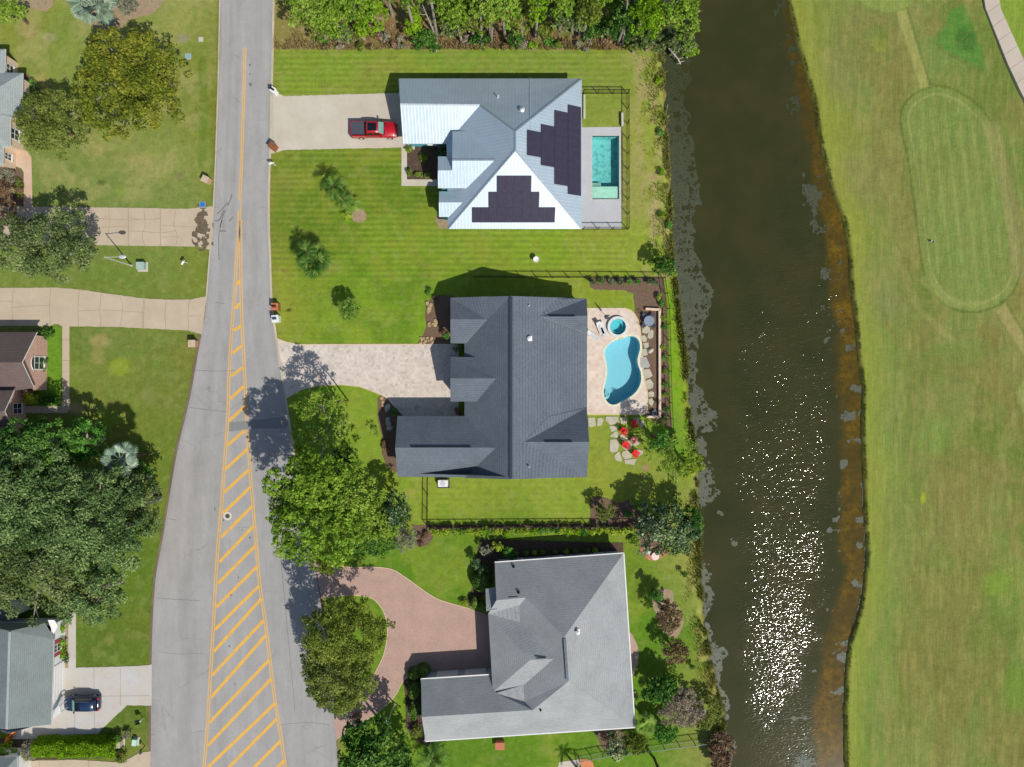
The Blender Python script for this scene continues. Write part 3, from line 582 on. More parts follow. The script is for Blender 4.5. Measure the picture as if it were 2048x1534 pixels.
for x, y, r in [(501, 169, 3), (500, 130, 1.8), (500, 148, 1.4), (447, 1040, 2), (430, 1018, 2.2), (500, 1075, 1.8), (462, 1190, 1.6), (477, 1155, 1.5), (459, 1292, 1.6), (470, 1368, 1.8), (485, 1060, 1.2)]:
    sheet('tar_spot', [(x + r * math.cos(a) * random.Random(x).uniform(.7, 1.2), y + 1.4 * r * math.sin(a)) for a in np.linspace(0, 5.6, 9)], .0285, M_TAR, th=.002)
# manhole
mh = empty('manhole', W(455, 1032, .02), 'round manhole cover in a pale concrete collar on the road', 'manhole')
bm = bmesh.new(); lathe(bm, [(.3, -.01), (.3, .018), (.54, .018), (.56, -.01)], 28); bmlink('collar', bm, plain('collar_concrete', '#d9cfc2', .9), mh)
bm = bmesh.new(); lathe(bm, [(0.001, .02), (.27, .02), (.295, .012), (.295, -.01)], 28)
for i in range(4): box(bm, (0, -.15 + i * .1, .024), (.3, .02, .01))
bmlink('cover', bm, plain('cast_iron', '#5a5650', .6), mh)
# driveways
DRV = dict(
 A=[(541, 189), (556, 187.5), (568, 192.5), (802, 186), (830, 186), (830, 300), (803, 295), (568, 300), (541, 308)],
 L1=[(-260, 411), (108, 413.6), (373, 417.6), (424, 413), (428, 415), (423, 500), (397, 493), (203, 490.5), (-260, 488)],
 L2=[(-260, 577), (0, 576), (112, 575), (160, 579), (203, 585), (278, 596), (330, 599), (380, 599), (414, 592), (404, 668.5), (376, 661), (237, 654), (139, 652.5), (122, 652), (118, 648), (110, 648), (100, 652), (-260, 652)],
 L3=[(112, 1336), (153, 1335), (278, 1332), (304, 1329), (303, 1411), (254, 1410), (202, 1460), (190, 1476), (20, 1478), (20, 1450), (104, 1440)],
 L4=[(35, 1522), (150, 1519), (243, 1525), (278, 1506), (302, 1502), (300, 1600), (30, 1600)])
for k, m in (('A', M_CONC), ('L1', M_CONCT), ('L2', M_CONCT), ('L3', M_CONCG), ('L4', M_CONCT)): sheet('driveway', DRV[k], .05, m, wob=.035)
CDRV = smooth_poly([(709, 1135), (750, 1134), (785, 1139), (813, 1156), (848, 1181), (876, 1198), (914, 1210), (940, 1217)], 4, False)
CIN = smooth_poly([(667, 1432), (709, 1418), (723, 1397), (740, 1365), (754, 1338), (766, 1313), (773, 1285), (775, 1258), (770, 1230), (758, 1209), (740, 1195), (700, 1190), (643, 1196)], 3, False)
sheet('driveway', [(630, 1126)] + CDRV + [(992, 1235), (1000, 1356), (862, 1350), (820, 1352), (806, 1362), (789, 1393), (757, 1423), (723, 1445), (700, 1462), (673, 1480)] + CIN, .05, M_REDP)
M_TANE = plain('pale_edging', '#d8c49a', .8)
for pl in ([(628, 1127)] + CDRV, CIN, smooth_poly([(820, 1352), (806, 1362), (789, 1393), (757, 1423), (723, 1445)], 3, False)): ribbon('paving_edge', pl, 1.6, .065, M_TANE, .06)
BD = [(551, 676), (572, 684), (597, 689), (834, 688), (905, 688), (918, 690), (918, 832), (807, 832), (790, 815), (771, 794), (751, 785), (720, 773.5), (683, 769.5), (636, 771), (602, 780), (573, 796), (566, 770), (558, 730)]
sheet('driveway', BD, .05, M_PAVER); ribbon('paving_edge', BD[7 + 0:16][::-1] if False else [(771, 794), (751, 785), (720, 773.5), (683, 769.5), (636, 771), (602, 780), (573, 796)], 1.6, .064, M_TANE, .06); ribbon('paving_edge', [(551, 676), (572, 684), (597, 689), (834, 688.5)], 2, .064, M_TANE, .06)
# joints and cracks in the concrete
M_JOINT = plain('joint', '#9a8a76', .9)
def joint(pl, wd=.9, z=.0535): ribbon('pavement_joint', pl, wd, z, M_JOINT)
for x in (147, 183, 257, 321, 0, -60): joint([(x, 414), (x, 491)], .9)
for pl in [[(183, 436), (260, 440), (310, 438), (322, 436)], [(205, 455), (255, 452)], [(218, 418), (219, 450), (214, 490)], [(257, 462), (288, 463), (320, 466), (352, 462)], [(288, 420), (291, 450), (285, 470), (290, 491)], [(322, 450), (350, 452), (395, 455)], [(352, 420), (348, 450), (355, 472), (352, 492)], [(108, 430), (147, 432), (183, 430)], [(257, 434), (280, 440)], [(322, 474), (360, 474)]]: joint(smooth_poly(pl, 3, False), .7)
for x, a, b in ((27, 577, 650), (102, 576, 650), (159, 579, 652), (203, 586, 653), (288, 598, 656), (333, 600, 659), (379, 600, 661)): joint([(x, a), (x - 3, (a + b) / 2), (x - 1, b)], .8)
for pl in [[(240, 592), (246, 615), (243, 640), (240, 653)], [(27, 615), (60, 612), (100, 611)], [(0, 602), (27, 603)], [(290, 600), (288, 630), (286, 656)], [(203, 620), (245, 622), (288, 625)], [(379, 632), (405, 632)], [(158, 622), (200, 620)]]: joint(smooth_poly(pl, 3, False), .7)
for pl in [[(125, 680), (139, 680)], [(125, 721), (139, 721)], [(125, 762), (139, 762)], [(121, 1396), (203, 1392), (300, 1391)], [(188, 1336), (190, 1476)], [(150, 1412), (150, 1476)], [(80, 1522), (80, 1560)], [(178, 1520), (178, 1560)], [(241, 1336), (241, 1410)]]: joint(pl, .8)
for y in (190 - 0, ): pass
joint([(546, 190), (546, 306)], .5)
# stain and clippings on the upper left drive
M_STAIN = two('leaf_litter', '#5a5142', '#7f705c', 5, .95, 12, .35)
def patchy(name, cx, cy, rx, ry, z, mat, thr, seed, kind='structure', sc=10, label=None, cat=None):
    st = .09; x = np.arange(-rx / S, rx / S, st); y = np.arange(-ry / S, ry / S, st); X, Y = np.meshgrid(x, y); c = W(cx, cy)
    n = fbm(X * S + cx, Y * S + cy, sc, seed, 4); d = np.hypot(X * S / rx, Y * S / ry); m = (n - d * .45) > thr
    cc = m[:-1, :-1] & m[1:, 1:] & m[:-1, 1:] & m[1:, :-1]; idx = np.arange(X.size).reshape(X.shape); F = np.stack([idx[:-1, :-1], idx[:-1, 1:], idx[1:, 1:], idx[1:, :-1]], -1)[cc]
    used, inv = np.unique(F, return_inverse=True); V = np.stack([X.ravel()[used] + c.x, Y.ravel()[used] + c.y, np.full(len(used), z)], -1)
    o = link(name, np_mesh(name, V, inv.reshape(-1, 4)), mat); props(o, label, cat, kind=kind); return o
patchy('leaf_litter', 406, 455, 22, 52, .056, M_STAIN, .12, 131, 'stuff', label='dark leaf litter and silt washed across the mouth of the upper left drive', cat='leaf litter')
# paths
for pl, m in (([(803, 295), (814, 292), (814, 359), (880, 359), (880, 372), (803, 372)], M_CONC), ([(125, 652), (139, 652), (139, 808), (134, 826), (50, 826), (50, 812), (122, 812), (125, 808)], M_CONCT), ([(137, 1225), (152, 1225), (152, 1336), (137, 1336)], M_CONCG),
              ([(-20, 297), (12, 290), (39, 296), (55, 303), (63, 314), (65, 400), (65, 414), (48, 414), (48, 345), (44, 337), (31, 332), (-20, 331)], M_PINKC), ([(1118, 1524), (1160, 1518), (1168, 1560), (1110, 1560)], M_CONC)): sheet('path', pl, .048, m)
sheet('patio', [(1160, 1518), (1175, 1518), (1186, 1524), (1192, 1560), (1165, 1560)], .05, plain('terracotta_tile', '#d98a5c', .8))
sheet('patio', smooth_poly([(1258, 1268), (1268, 1277), (1276, 1295), (1277, 1315), (1273, 1335), (1264, 1352), (1258, 1350)], 3), .05, M_REDP)
sheet('patio', smooth_poly([(1280, 1096), (1288, 1111), (1294, 1118), (1305, 1121), (1316, 1119), (1325, 1113), (1337, 1106), (1325, 1098), (1308, 1093)], 3), .05, m_paver('terracotta_brick', '#cf8a6e', '#b87560', '#d9a48a', 6))
# ---- pools
def shell(pts, z0, z1, mat, parent, name='basin', px=True, floor=None):
    P = [W(x, y) for x, y in pts] if px else pts; n = len(P); bm = bmesh.new()
    a = [bm.verts.new((v.x, v.y, z0)) for v in P]; b = [bm.verts.new((v.x, v.y, z1)) for v in P]
    for i in range(n): bm.faces.new((a[i], a[(i + 1) % n], b[(i + 1) % n], b[i]))
    for t in tessellate_polygon([[Vector((v.x, v.y, 0)) for v in P]]): bm.faces.new([b[i] for i in t])
    return bmlink(name, bm, mat, parent, True)
def flat(name, pts, z, mat, parent=None, px=True):
    P = [W(x, y) for x, y in pts] if px else pts; bm = bmesh.new(); b = [bm.verts.new((v.x, v.y, z)) for v in P]
    for t in tessellate_polygon([[Vector((v.x, v.y, 0)) for v in P]]): bm.faces.new([b[i] for i in t])
    bmesh.ops.recalc_face_normals(bm, faces=bm.faces)
    if sum(f.normal.z for f in bm.faces) < 0: bmesh.ops.reverse_faces(bm, faces=bm.faces)
    me = bpy.data.meshes.new(name); bm.to_mesh(me); bm.free(); return link(name, me, mat, parent, True)
def ringmesh(name, pts, d, z, th, mat, parent):
    P = [W(x, y) for x, y in pts]; Q = inset([Vector((v.x, v.y)) for v in P], -d); n = len(P); bm = bmesh.new()
    L = [[bm.verts.new((v.x, v.y, zz)) for v in q] for q, zz in ((P, z - th), (P, z), (Q, z), (Q, z - th))]
    for a, b in zip(L, L[1:]):
        for i in range(n): bm.faces.new((a[i], a[(i + 1) % n], b[(i + 1) % n], b[i]))
    return bmlink(name, bm, mat, parent, True)
PA = [(1150, 255), (1242, 254), (1243, 458), (1150, 457)]
sheet('patio', PA, .05, M_DECK, holes=[RPOOL], hole_depth=.3)
pa = empty('swimming_pool', W(1211, 335), 'rectangular swimming pool with pale tanning ledge beside the white metal roofed house', 'swimming pool')
shell(RPOOL, .045, -1.5, m_pool('#8ecbca', 'pool_plaster_a'), pa); ringmesh('coping', RPOOL, .25, .058, .1, plain('grey_coping', '#c4c4c2', .8), pa)
M_LEDGE = plain('ledge_plaster', '#dcebd6', .7)
bm = bmesh.new(); c = W(1211.2, 385.2); box(bm, (c.x, c.y, -.85), (53 / S, 26.2 / S, 1.25)); bmlink('tanning_ledge', bm, M_LEDGE, pa, True)
for i in range(3):
    bm = bmesh.new(); c = W(1194, 370.5 - i * 3.2); box(bm, (c.x, c.y, -.95 - i * .14), (18 / S, 3.1 / S, 1.0 - i * .1)); bmlink('step', bm, M_LEDGE, pa, True)
def m_poolA():
    t = NT('rippled_pool_water'); t.N.remove(t.b); tr = t.n('ShaderNodeBsdfTransparent')
    v = t.n('ShaderNodeTexVoronoi', feature='SMOOTH_F1'); v.inputs['Scale'].default_value = 2.2; t.l(t.pos(), v.inputs['Vector'])
    tr.inputs[0].default_value = (.74, .96, .955, 1)
    gl = t.n('ShaderNodeBsdfGlossy'); gl.inputs['Roughness'].default_value = .12; fr = t.n('ShaderNodeFresnel'); fr.inputs[0].default_value = 1.33
    b = t.n('ShaderNodeBump'); b.inputs['Distance'].default_value = .03; t.l(v.outputs['Distance'], b.inputs['Height']); t.l(b.outputs[0], gl.inputs['Normal']); t.l(b.outputs[0], fr.inputs['Normal'])
    mx = t.n('ShaderNodeMixShader'); t.l(fr.outputs[0], mx.inputs[0]); t.l(tr.outputs[0], mx.inputs[1]); t.l(gl.outputs[0], mx.inputs[2]); t.l(mx.outputs[0], t.N['Material Output'].inputs[0]); return t.m
flat('pool_water', RPOOL, -.06, m_poolA(), pa)
PB = [(1150, 616)] + smooth_poly([(1247, 616), (1260, 620), (1270, 630), (1278.6, 649), (1283, 690), (1286, 730), (1289, 757), (1295, 788), (1294, 818), (1290, 829)], 3, False) + [(1150, 829)]
SPC = [(SPA[0] + 16.5 * math.cos(a), SPA[1] + 16.5 * math.sin(a)) for a in np.linspace(0, 2 * math.pi, 37)[:-1]]
sheet('patio', PB, .05, M_TRAV, holes=[KPOOL, SPC], hole_depth=.2); ribbon('paving_edge', PB[1:-1] + [(1176, 829)], 2.2, .07, plain('yellow_edging', '#dcc98e', .8), .06)
pb = empty('swimming_pool', W(1243, 740), 'turquoise kidney shaped swimming pool on the pale travertine terrace', 'swimming pool')
shell(KPOOL, .045, -1.7, m_pool('#93d6e6', 'pool_plaster_b'), pb); ringmesh('coping', KPOOL, .28, .075, .06, plain('cream_coping', '#e9e2c6', .8), pb)
for i in range(3):
    pts = [(1208 + (13 - i * 3.6) * math.cos(a) * .9, 789 + i * 1 + (10 - i * 2.6) * math.sin(a)) for a in np.linspace(-1.2, 1.2, 9)]
    ribbon_pts = pts
    P = [W(*p) for p in pts]; bm = bmesh.new()
    for a, b in zip(P, P[1:]): bar(bm, (a.x, a.y, -.5 - (2 - i) * .2 + .2), (b.x, b.y, -.5 - (2 - i) * .2 + .2), .12, .5)
    bmlink('step', bm, m_pool('#9fe0ea', 'pool_step') if i == 0 else bpy.data.materials['pool_step'], pb, True)
flat('pool_water', KPOOL, -.05, m_poolwater('pool_water_b', (.90, .98, .985), .008), pb)
sp_ = empty('spa', W(*SPA), 'round raised hot tub at the head of the kidney pool', 'hot tub')
bm = bmesh.new(); lathe(bm, [(1.02, -1.0), (1.02, .42), (1.34, .42), (1.36, .38), (1.36, .0)], 40); bmlink('rim', bm, plain('spa_coping', '#dfe2dc', .7), sp_)
bm = bmesh.new(); lathe(bm, [(1.018, .38), (1.018, -.15), (.68, -.15), (.66, -.62), (.001, -.62)], 40); bmlink('basin', bm, m_pool('#7fd6e0', 'spa_plaster'), sp_)
bm = bmesh.new(); bmesh.ops.create_circle(bm, cap_ends=True, segments=40, radius=1.015, matrix=Matrix.Translation((0, 0, .3))); bmlink('spa_water', bm, m_poolwater('spa_water', (.72, .94, .95), .01), sp_)
bm = bmesh.new(); c = W(1242, 674); box(bm, (c.x, c.y, .1), (.5, .55, .1)); bmlink('spillway', bm, M_TANE, sp_, True)
# ---- garden beds
BED = [([(814, 290), (906, 290), (906, 325), (880, 325), (880, 359), (814, 359)], M_MULD), ([(861, 597), (880, 590), (905, 590), (905, 688), (834, 688), (845, 672), (853, 655), (850, 630), (851, 612)], M_MULCH),
 ([(756, 793), (772, 796), (808, 832), (808, 944), (790, 945), (772, 930), (764, 905), (764, 870), (756, 840)], M_MULCH),
 ([(1176, 556), (1327, 556), (1332, 600), (1336, 700), (1340, 800), (1344, 860), (1330, 852), (1318, 843), (1290, 834), (1291, 829), (1294, 818), (1295, 788), (1289, 757), (1285, 700), (1278, 649), (1270, 630), (1269, 602), (1266, 587), (1251, 581), (1190, 579), (1180, 573)], M_MULCH),
 ([(1181, 998), (1196, 992), (1210, 995), (1234, 1004), (1248, 1004), (1257, 998), (1272, 1020), (1296, 1030), (1312, 1075), (1330, 1098), (1300, 1098), (1283, 1098), (1265, 1078), (1262, 1062), (1181, 1052)], M_MULCH),
 ([(822, 1050), (1280, 1047), (1280, 1058), (860, 1062), (868, 1074), (856, 1090), (838, 1095), (828, 1085), (836, 1065)], M_MULCH),
 ([(960, 1080), (990, 1078), (1246, 1086), (1246, 1108), (990, 1126), (978, 1180), (940, 1215), (932, 1200), (955, 1160), (948, 1130)], M_MULD),
 ([(814, 1340), (860, 1350), (862, 1500), (830, 1480), (811, 1455), (812, 1400), (806, 1365)], M_MULD),
 (smooth_poly([(1316, 1182), (1330, 1177), (1345, 1182), (1348, 1202), (1366, 1230), (1365, 1252), (1354, 1275), (1336, 1270), (1318, 1240), (1306, 1210)], 3), M_MULCH2),
 ([(150, -40), (152, 10), (175, 45), (205, 62), (235, 60), (262, 38), (305, 28), (330, 0), (330, -40)], M_MULCH2), ([(-30, -30), (105, -30), (106, 10), (92, 24), (70, 18), (30, 8), (-30, 0)], M_MULCH2),
 ([(-20, 331), (31, 332), (47, 345), (48, 412), (-20, 416)], M_MULCH), ([(48, 148), (58, 150), (82, 185), (92, 212), (75, 235), (55, 236), (46, 236)], M_MULCH),
 ([(870, 433), (897, 433), (900, 458), (876, 456)], M_MULCH2), ([(86, 652), (100, 652), (122, 656), (122, 812), (70, 812)], two('bright_turf', '#6f9a26', '#5c8420', 2, .95, 12, .2)),
 ([(1188, 1462), (1235, 1455), (1262, 1480), (1240, 1510), (1205, 1498)], M_MULCH), ([(116, 1232), (137, 1232), (137, 1336), (112, 1336)], M_MULCH2), ([(0, 1478), (230, 1478), (240, 1515), (30, 1520), (0, 1520)], M_MULD)]
for i, (pl, m) in enumerate(BED): sheet('garden_bed', pl, .032 + .0006 * i, m, th=.1, wob=.06)
# ---- cart path
CPT = [(1900, -330), (1955, -60), (1968, 20), (1990, 75), (2012, 130), (2040, 190), (2080, 265), (2150, 400)]; CPT2 = [(1929, -330), (1984, -60), (1998, 20), (2018, 65), (2042, 118), (2068, 175), (2110, 250), (2180, 385)]
sheet('cart_path', CPT + CPT2[::-1], .36, m_concrete('cart_path_concrete', '#cdc1b2', '#c2b5a6', '#a89a8a', .3), th=.9)
for i in range(-1, 9):
    t = i * 28; a = W(*[np.interp(t, [q[1] for q in CPT], [q[0] for q in CPT]), t]); b = W(*[np.interp(t - 18, [q[1] for q in CPT2], [q[0] for q in CPT2]), t - 18])
    bm = bmesh.new(); bar(bm, (a.x, a.y, .365), (b.x, b.y, .365), .05, .008); o = bmlink('pavement_joint', bm, M_JOINT); o['kind'] = 'structure'
# ------------------------------------------------------------------ buildings
def plane3(a, b, c):
    n = (b - a).cross(c - a).normalized(); return n, n.dot(a)
def onpl(px, py, pl):            # point of a roof plane seen at this pixel
    G = W(px, py); C0 = Vector((0, 0, H)); d = G - C0; n, k = pl; t = (k - n.dot(C0)) / n.dot(d); return C0 + d * t
def roof(parent, verts, faces, mat, fascia=.16, trim=None, name='roof', lift=0, snap=()):
    V = [W(*v) for v in verts]
    for (a, b, c), ids in snap:
        pl = plane3(V[a], V[b], V[c])
        for i in ids: V[i] = onpl(verts[i][0], verts[i][1], pl)
    bm = bmesh.new(); vs = [bm.verts.new(v + Vector((0, 0, lift))) for v in V]
    for f in faces:
        try: bm.faces.new([vs[i] for i in f])
        except ValueError: pass
    bmesh.ops.recalc_face_normals(bm, faces=bm.faces)
    if sum(f.normal.z * f.calc_area() for f in bm.faces) < 0: bmesh.ops.reverse_faces(bm, faces=bm.faces)
    for f in list(bm.faces):
        if f.normal.z < 0: f.normal_flip()
    es = [e for e in bm.edges if e.is_boundary]
    r = bmesh.ops.extrude_edge_only(bm, edges=es)
    nv = [g for g in r['geom'] if isinstance(g, bmesh.types.BMVert)]
    for v in nv: v.co.z -= fascia
    for g in r['geom']:
        if isinstance(g, bmesh.types.BMFace): g.material_index = 1
    me = bpy.data.meshes.new(name); bm.to_mesh(me); bm.free()
    return link(name, me, [mat, trim or M_WHITE], parent, True)
def trimline(parent, a, b, wd=.14, ht=.07, mat=None, name='ridge_cap', dz=.03):
    bm = bmesh.new(); bar(bm, Vector(a) + Vector((0, 0, dz)), Vector(b) + Vector((0, 0, dz)), wd, ht); return bmlink(name, bm, mat, parent, True)
def walls(parent, pts, d, mat, ztop=None, gables=None, name='wall'):
    """pts: eave outline (px,py,z); gables: {edge index: (px,py,z)} apex standing over that edge"""
    P = [W(*p) for p in pts]; Q = inset([(v.x, v.y) for v in P], d); n = len(P); bm = bmesh.new(); dirs = []
    for i in range(n):
        a, b = Q[i], Q[(i + 1) % n]; za, zb = P[i].z - .1, P[(i + 1) % n].z - .1
        poly = [(a.x, a.y, -.1), (b.x, b.y, -.1), (b.x, b.y, zb)]
        if gables and i in gables:
            g = W(*gables[i]); e = (b - a); t = max(.02, min(.98, (Vector((g.x, g.y)) - a).dot(e) / e.length_squared)); m = a + e * t; poly.append((m.x, m.y, g.z - .1))
        poly.append((a.x, a.y, za)); bm.faces.new([bm.verts.new(q) for q in poly])
    o = bmlink(name, bm, mat, parent, True); return Q
def window(parent, a, b, t, z0, wd, ht, frame=None, name='window', arch=False, mull=True, fr=.07):
    """a,b: plan ends of a wall running so that outside is to its right"""
    a = Vector((a[0], a[1])); b = Vector((b[0], b[1])); e = (b - a).normalized(); n = Vector((e.y, -e.x)); c = a.lerp(b, t); ang = math.atan2(e.y, e.x)
    bm = bmesh.new(); Rz = Matrix.Rotation(ang, 4, 'Z')
    def bx(u, z, su, sz, th, off):
        p = c + e * u + n * off; box(bm, (p.x, p.y, z), (su, th, sz), ang)
    for s in (-1, 1): bx(s * (wd / 2 - fr / 2), z0 + ht / 2, fr, ht, .08, .03)
    for zz in (z0 + fr / 2, z0 + ht - fr / 2): bx(0, zz, wd - 2 * fr, fr, .08, .03)
    bx(0, z0 - .05, wd + .14, .08, .16, .06)
    if mull: bx(0, z0 + ht / 2, .05, ht - 2 * fr, .06, .028); bx(0, z0 + ht / 2, wd - 2 * fr, .05, .055, .027)
    f = bmlink(name, bm, frame or M_WHITE, parent, True)
    bm = bmesh.new(); bx(0, z0 + ht / 2, wd - 2 * fr, ht - 2 * fr, .02, .012); g = bmesh.new(); bm.to_mesh(bpy.data.meshes.new('tmp'))
    me = bpy.data.meshes.new('pane'); bm.to_mesh(me); bm.free(); M = Matrix.Translation(parent.location); me.transform(M.inverted()); o = link('pane', me, M_GLASS, f)
    return f
def door(parent, a, b, t, wd, ht, mat, name='door', panels=4):
    a = Vector((a[0], a[1])); b = Vector((b[0], b[1])); e = (b - a).normalized(); n = Vector((e.y, -e.x)); c = a.lerp(b, t); ang = math.atan2(e.y, e.x); bm = bmesh.new()
    def bx(u, z, su, sz, th, off):
        p = c + e * u + n * off; box(bm, (p.x, p.y, z), (su, th, sz), ang)
    bx(0, ht / 2, wd, ht, .06, .02)
    for i in range(panels): bx(0, ht * (i + .5) / panels, wd - .16, ht / panels - .12, .03, .062)
    return bmlink(name, bm, mat, parent, True)
def pipevent(parent, p, r=.09, h=.45, mat=None, name='roof_vent', hood=True):
    bm = bmesh.new(); cyl(bm, p, p + Vector((0, 0, h)), r, r, 10); box(bm, (p.x, p.y, p.z + .05), (r * 4, r * 4, .04))
    if hood: cyl(bm, p + Vector((0, 0, h)), p + Vector((0, 0, h + .12)), r * 1.9, r * .6, 10)
    return bmlink(name, bm, mat or M_VENT, parent, True)
def house_windows(h, Q, skip=(), wd=1.1, ht=1.3, z0=.9, frame=None, step=4.2):
    n = len(Q)
    for i in range(n):
        if i in skip: continue
        a, b = Q[i], Q[(i + 1) % n]; L = (b - a).length
        if L < 2.4: continue
        k = max(1, int(L // step))
        if area2([(q.x, q.y) for q in Q]) < 0: a, b = b, a
        for j in range(k): window(h, a, b, (j + .5) / k, z0, wd, ht, frame)
# ---- house with the white metal roof and solar panels
hA = empty('house', W(1000, 310), 'house with standing seam metal roof carrying dark solar panels', 'house')
VA = [(797.5, 157, 3), (800.5, 208.5, 5.22), (806, 287, 3), (893, 287, 3), (960, 210, 5.22), (1030.5, 262, 7.56), (1163.5, 157, 3), (1163.5, 457.5, 3), (1030.5, 300, 7.56), (896, 457.5, 3)]
roof(hA, VA, [(0, 1, 4, 5, 6), (1, 2, 3, 4), (4, 3, 9, 8, 5), (5, 8, 7, 6), (8, 9, 7)], M_METAL)
VP = [(905, 263, 4.3), (904.5, 320, 6.2), (992, 320, 6.2), (932, 262.5, 4.3), (904.5, 341, 5.5), (876, 341, 5.5), (876, 376, 4.3), (946, 376, 4.3), (876, 313, 4.55), (904.5, 313.5, 4.55)]
roof(hA, VP, [(0, 1, 2, 3), (1, 4, 5, 6, 7, 2), (5, 4, 9, 8)], M_METAL, name='porch_roof', lift=.05)
VQ = [(878, 383, 3.15), (878, 405, 4.0), (928, 405, 4.0), (905, 383, 3.15), (878, 433.5, 3.05), (905, 433.5, 3.05)]
roof(hA, VQ, [(0, 1, 2, 3), (1, 4, 5, 2)], M_METAL, name='porch_roof', lift=.04)
QA = walls(hA, [(797.5, 157, 3), (1163.5, 157, 3), (1163.5, 457.5, 3), (896, 457.5, 3), (896, 287, 3), (806, 287, 3)], .62, M_WALLA, gables={5: (800.5, 208.5, 5.22)})
QP = walls(hA, [(904.5, 263, 4.3), (960, 263, 4.3), (960, 376, 4.3), (876, 376, 4.3), (876, 313, 4.5), (904.5, 313, 4.5)], .3, M_WALLA)
QQ = walls(hA, [(878, 383, 3.1), (915, 383, 3.1), (915, 433.5, 3.1), (878, 433.5, 3.1)], .3, M_WALLA, gables={3: (878, 405, 4.0)})
# garage gable return, garage door, windows
bm = bmesh.new(); p = W(800, 190, 3); v = [bm.verts.new(q) for q in ((p.x - .1, p.y + .5, 3.0), (p.x - .1, p.y - .5, 3.5), (p.x + .35, p.y + .5, 3.15))]; bm.faces.new(v); bmlink('gable_return', bm, M_WHITE, hA, True)
door(hA, QA[0], QA[5], .5, 4.9, 2.3, M_WHITE, 'garage_door')
house_windows(hA, QA, skip=(5, 3)); window(hA, QQ[0], QQ[3], .5, .9, 1.0, 1.4); window(hA, QP[4], QP[3], .5, .9, 1.1, 1.6)
M_CAP = plain('ridge_metal', '#8e9aa6', .45, metal=.2)
for a, b in ((5, 6), (8, 7), (8, 9), (5, 8), (4, 5)): trimline(hA, W(*VA[a]), W(*VA[b]), .2, .05, M_CAP)
trimline(hA, W(*VA[1]), W(*VA[4]), .2, .05, plain('ridge_white', '#c8d0d8', .4)); trimline(hA, W(*VP[1]), W(*VP[2]), .2, .05, M_CAP, dz=.08)
plN = plane3(W(*VA[0]), W(*VA[6]), W(*VA[5])); plE = plane3(W(*VA[5]), W(*VA[6]), W(*VA[7])); plS = plane3(W(*VA[8]), W(*VA[9]), W(*VA[7])); plW = plane3(W(*VA[9]), W(*VA[8]), W(*VA[3]))
pipevent(hA, onpl(996, 194, plN), .06, .5); pipevent(hA, onpl(1044, 221, plN), .16, .3)
bm = bmesh.new(); q = [onpl(1060, y, plN) for y in (155, 200, 238)] + [onpl(1061, y, plE) for y in (245, 262)]
for a, b in zip(q, q[1:]): bar(bm, a + Vector((0, 0, .05)), b + Vector((0, 0, .05)), .035, .035)
bmlink('conduit', bm, M_VENT, hA, True)
def panels(rects, pl, uax):
    n = pl[0] if pl[0].z > 0 else -pl[0]
    for (x0, y0, x1, y1, nu, nv) in rects:
        c = [onpl(*q, pl) for q in ((x0, y0), (x1, y0), (x1, y1), (x0, y1))]
        a = c[0]; u = c[1] - c[0]; v = c[3] - c[0]
        # keep arrays straight in plan
        if uax == 'E': v = onpl(x0, y1, pl) - a; u = Vector((u.x, 0, u.z))
        else: u = Vector((u.x, 0, 0)); 
        for i in range(nu):
            for j in range(nv):
                bm = bmesh.new(); g = .005
                p00 = a + u * ((i + g) / nu) + v * ((j + g) / nv); du = u * ((1 - 2 * g) / nu); dv = v * ((1 - 2 * g) / nv)
                lo = [bm.verts.new(p00 + q + n * .09) for q in (Vector(), du, du + dv, dv)]; hi = [bm.verts.new(p00 + q + n * .14) for q in (Vector(), du, du + dv, dv)]
                bm.faces.new(hi); bm.faces.new(lo)
                for k in range(4): bm.faces.new((lo[k], lo[(k + 1) % 4], hi[(k + 1) % 4], hi[k]))
                bmlink('solar_panel', bm, M_PANEL, hA, True)
panels([(1053.5, 260, 1081, 310.5, 1, 3), (1081.2, 248.5, 1108, 330.5, 1, 5), (1108.2, 220.5, 1134.8, 368.5, 1, 9), (1135, 209.5, 1161, 388.5, 1, 11)], plE, 'E')
panels([(994, 351, 1063, 383, 4, 1), (977.5, 383.3, 1079, 414, 6, 1), (944.5, 414.3, 1111, 444.5, 10, 1)], plS, 'S')
# ---- house with the charcoal shingle roof
hB = empty('house', W(1020, 770), 'large house with dark charcoal shingle roof beside the kidney shaped pool', 'house')
E3 = 3.2
VB = [(901, 595.5, E3), (1022, 592, 6.9), (1173, 597.5, 3.4), (1174.5, 815, 3.2), (1173, 953.5, 3.5), (1022, 958.5, 6.9), (795, 953.5, 3.4), (790, 895, 5.75), (795, 832, 3.4), (929, 832, 3.4),
      (993, 895, 5.75), (935, 954.5, 3.5), (929, 690, E3), (929, 804, E3)]
# main west slope, east slope (valley lines to the gables laid over it)
roof(hB, [(901, 595.5, 3.3), (1022, 592, 6.9), (1022, 958.5, 6.9), (929, 956, 3.35), (929, 686, 3.35), (901, 686, 2.4)], [(1, 2, 3, 4), (0, 1, 4)], M_SHB)
roof(hB, [(1022, 592, 6.9), (1174, 597, 3.1), (1174, 954, 3.1), (1022, 958.5, 6.9)], [(0, 1, 2, 3)], M_SHB)
roof(hB, [(901, 595.5, 3.6), (901, 639, 5.1), (974, 639, 5.1), (901, 686.5, 3.5), (930, 686.5, 3.5), (980, 592.8, 5.6)], [(0, 1, 2, 5), (1, 3, 4, 2)], M_SHB, lift=.05)
roof(hB, [(901, 714, 4.0), (901, 756.5, 5.75), (993, 756.5, 5.75), (951, 714, 4.2), (901, 803, 3.95), (953, 803, 4.25)], [(0, 1, 2, 3), (1, 4, 5, 2)], M_SHB, lift=.05)
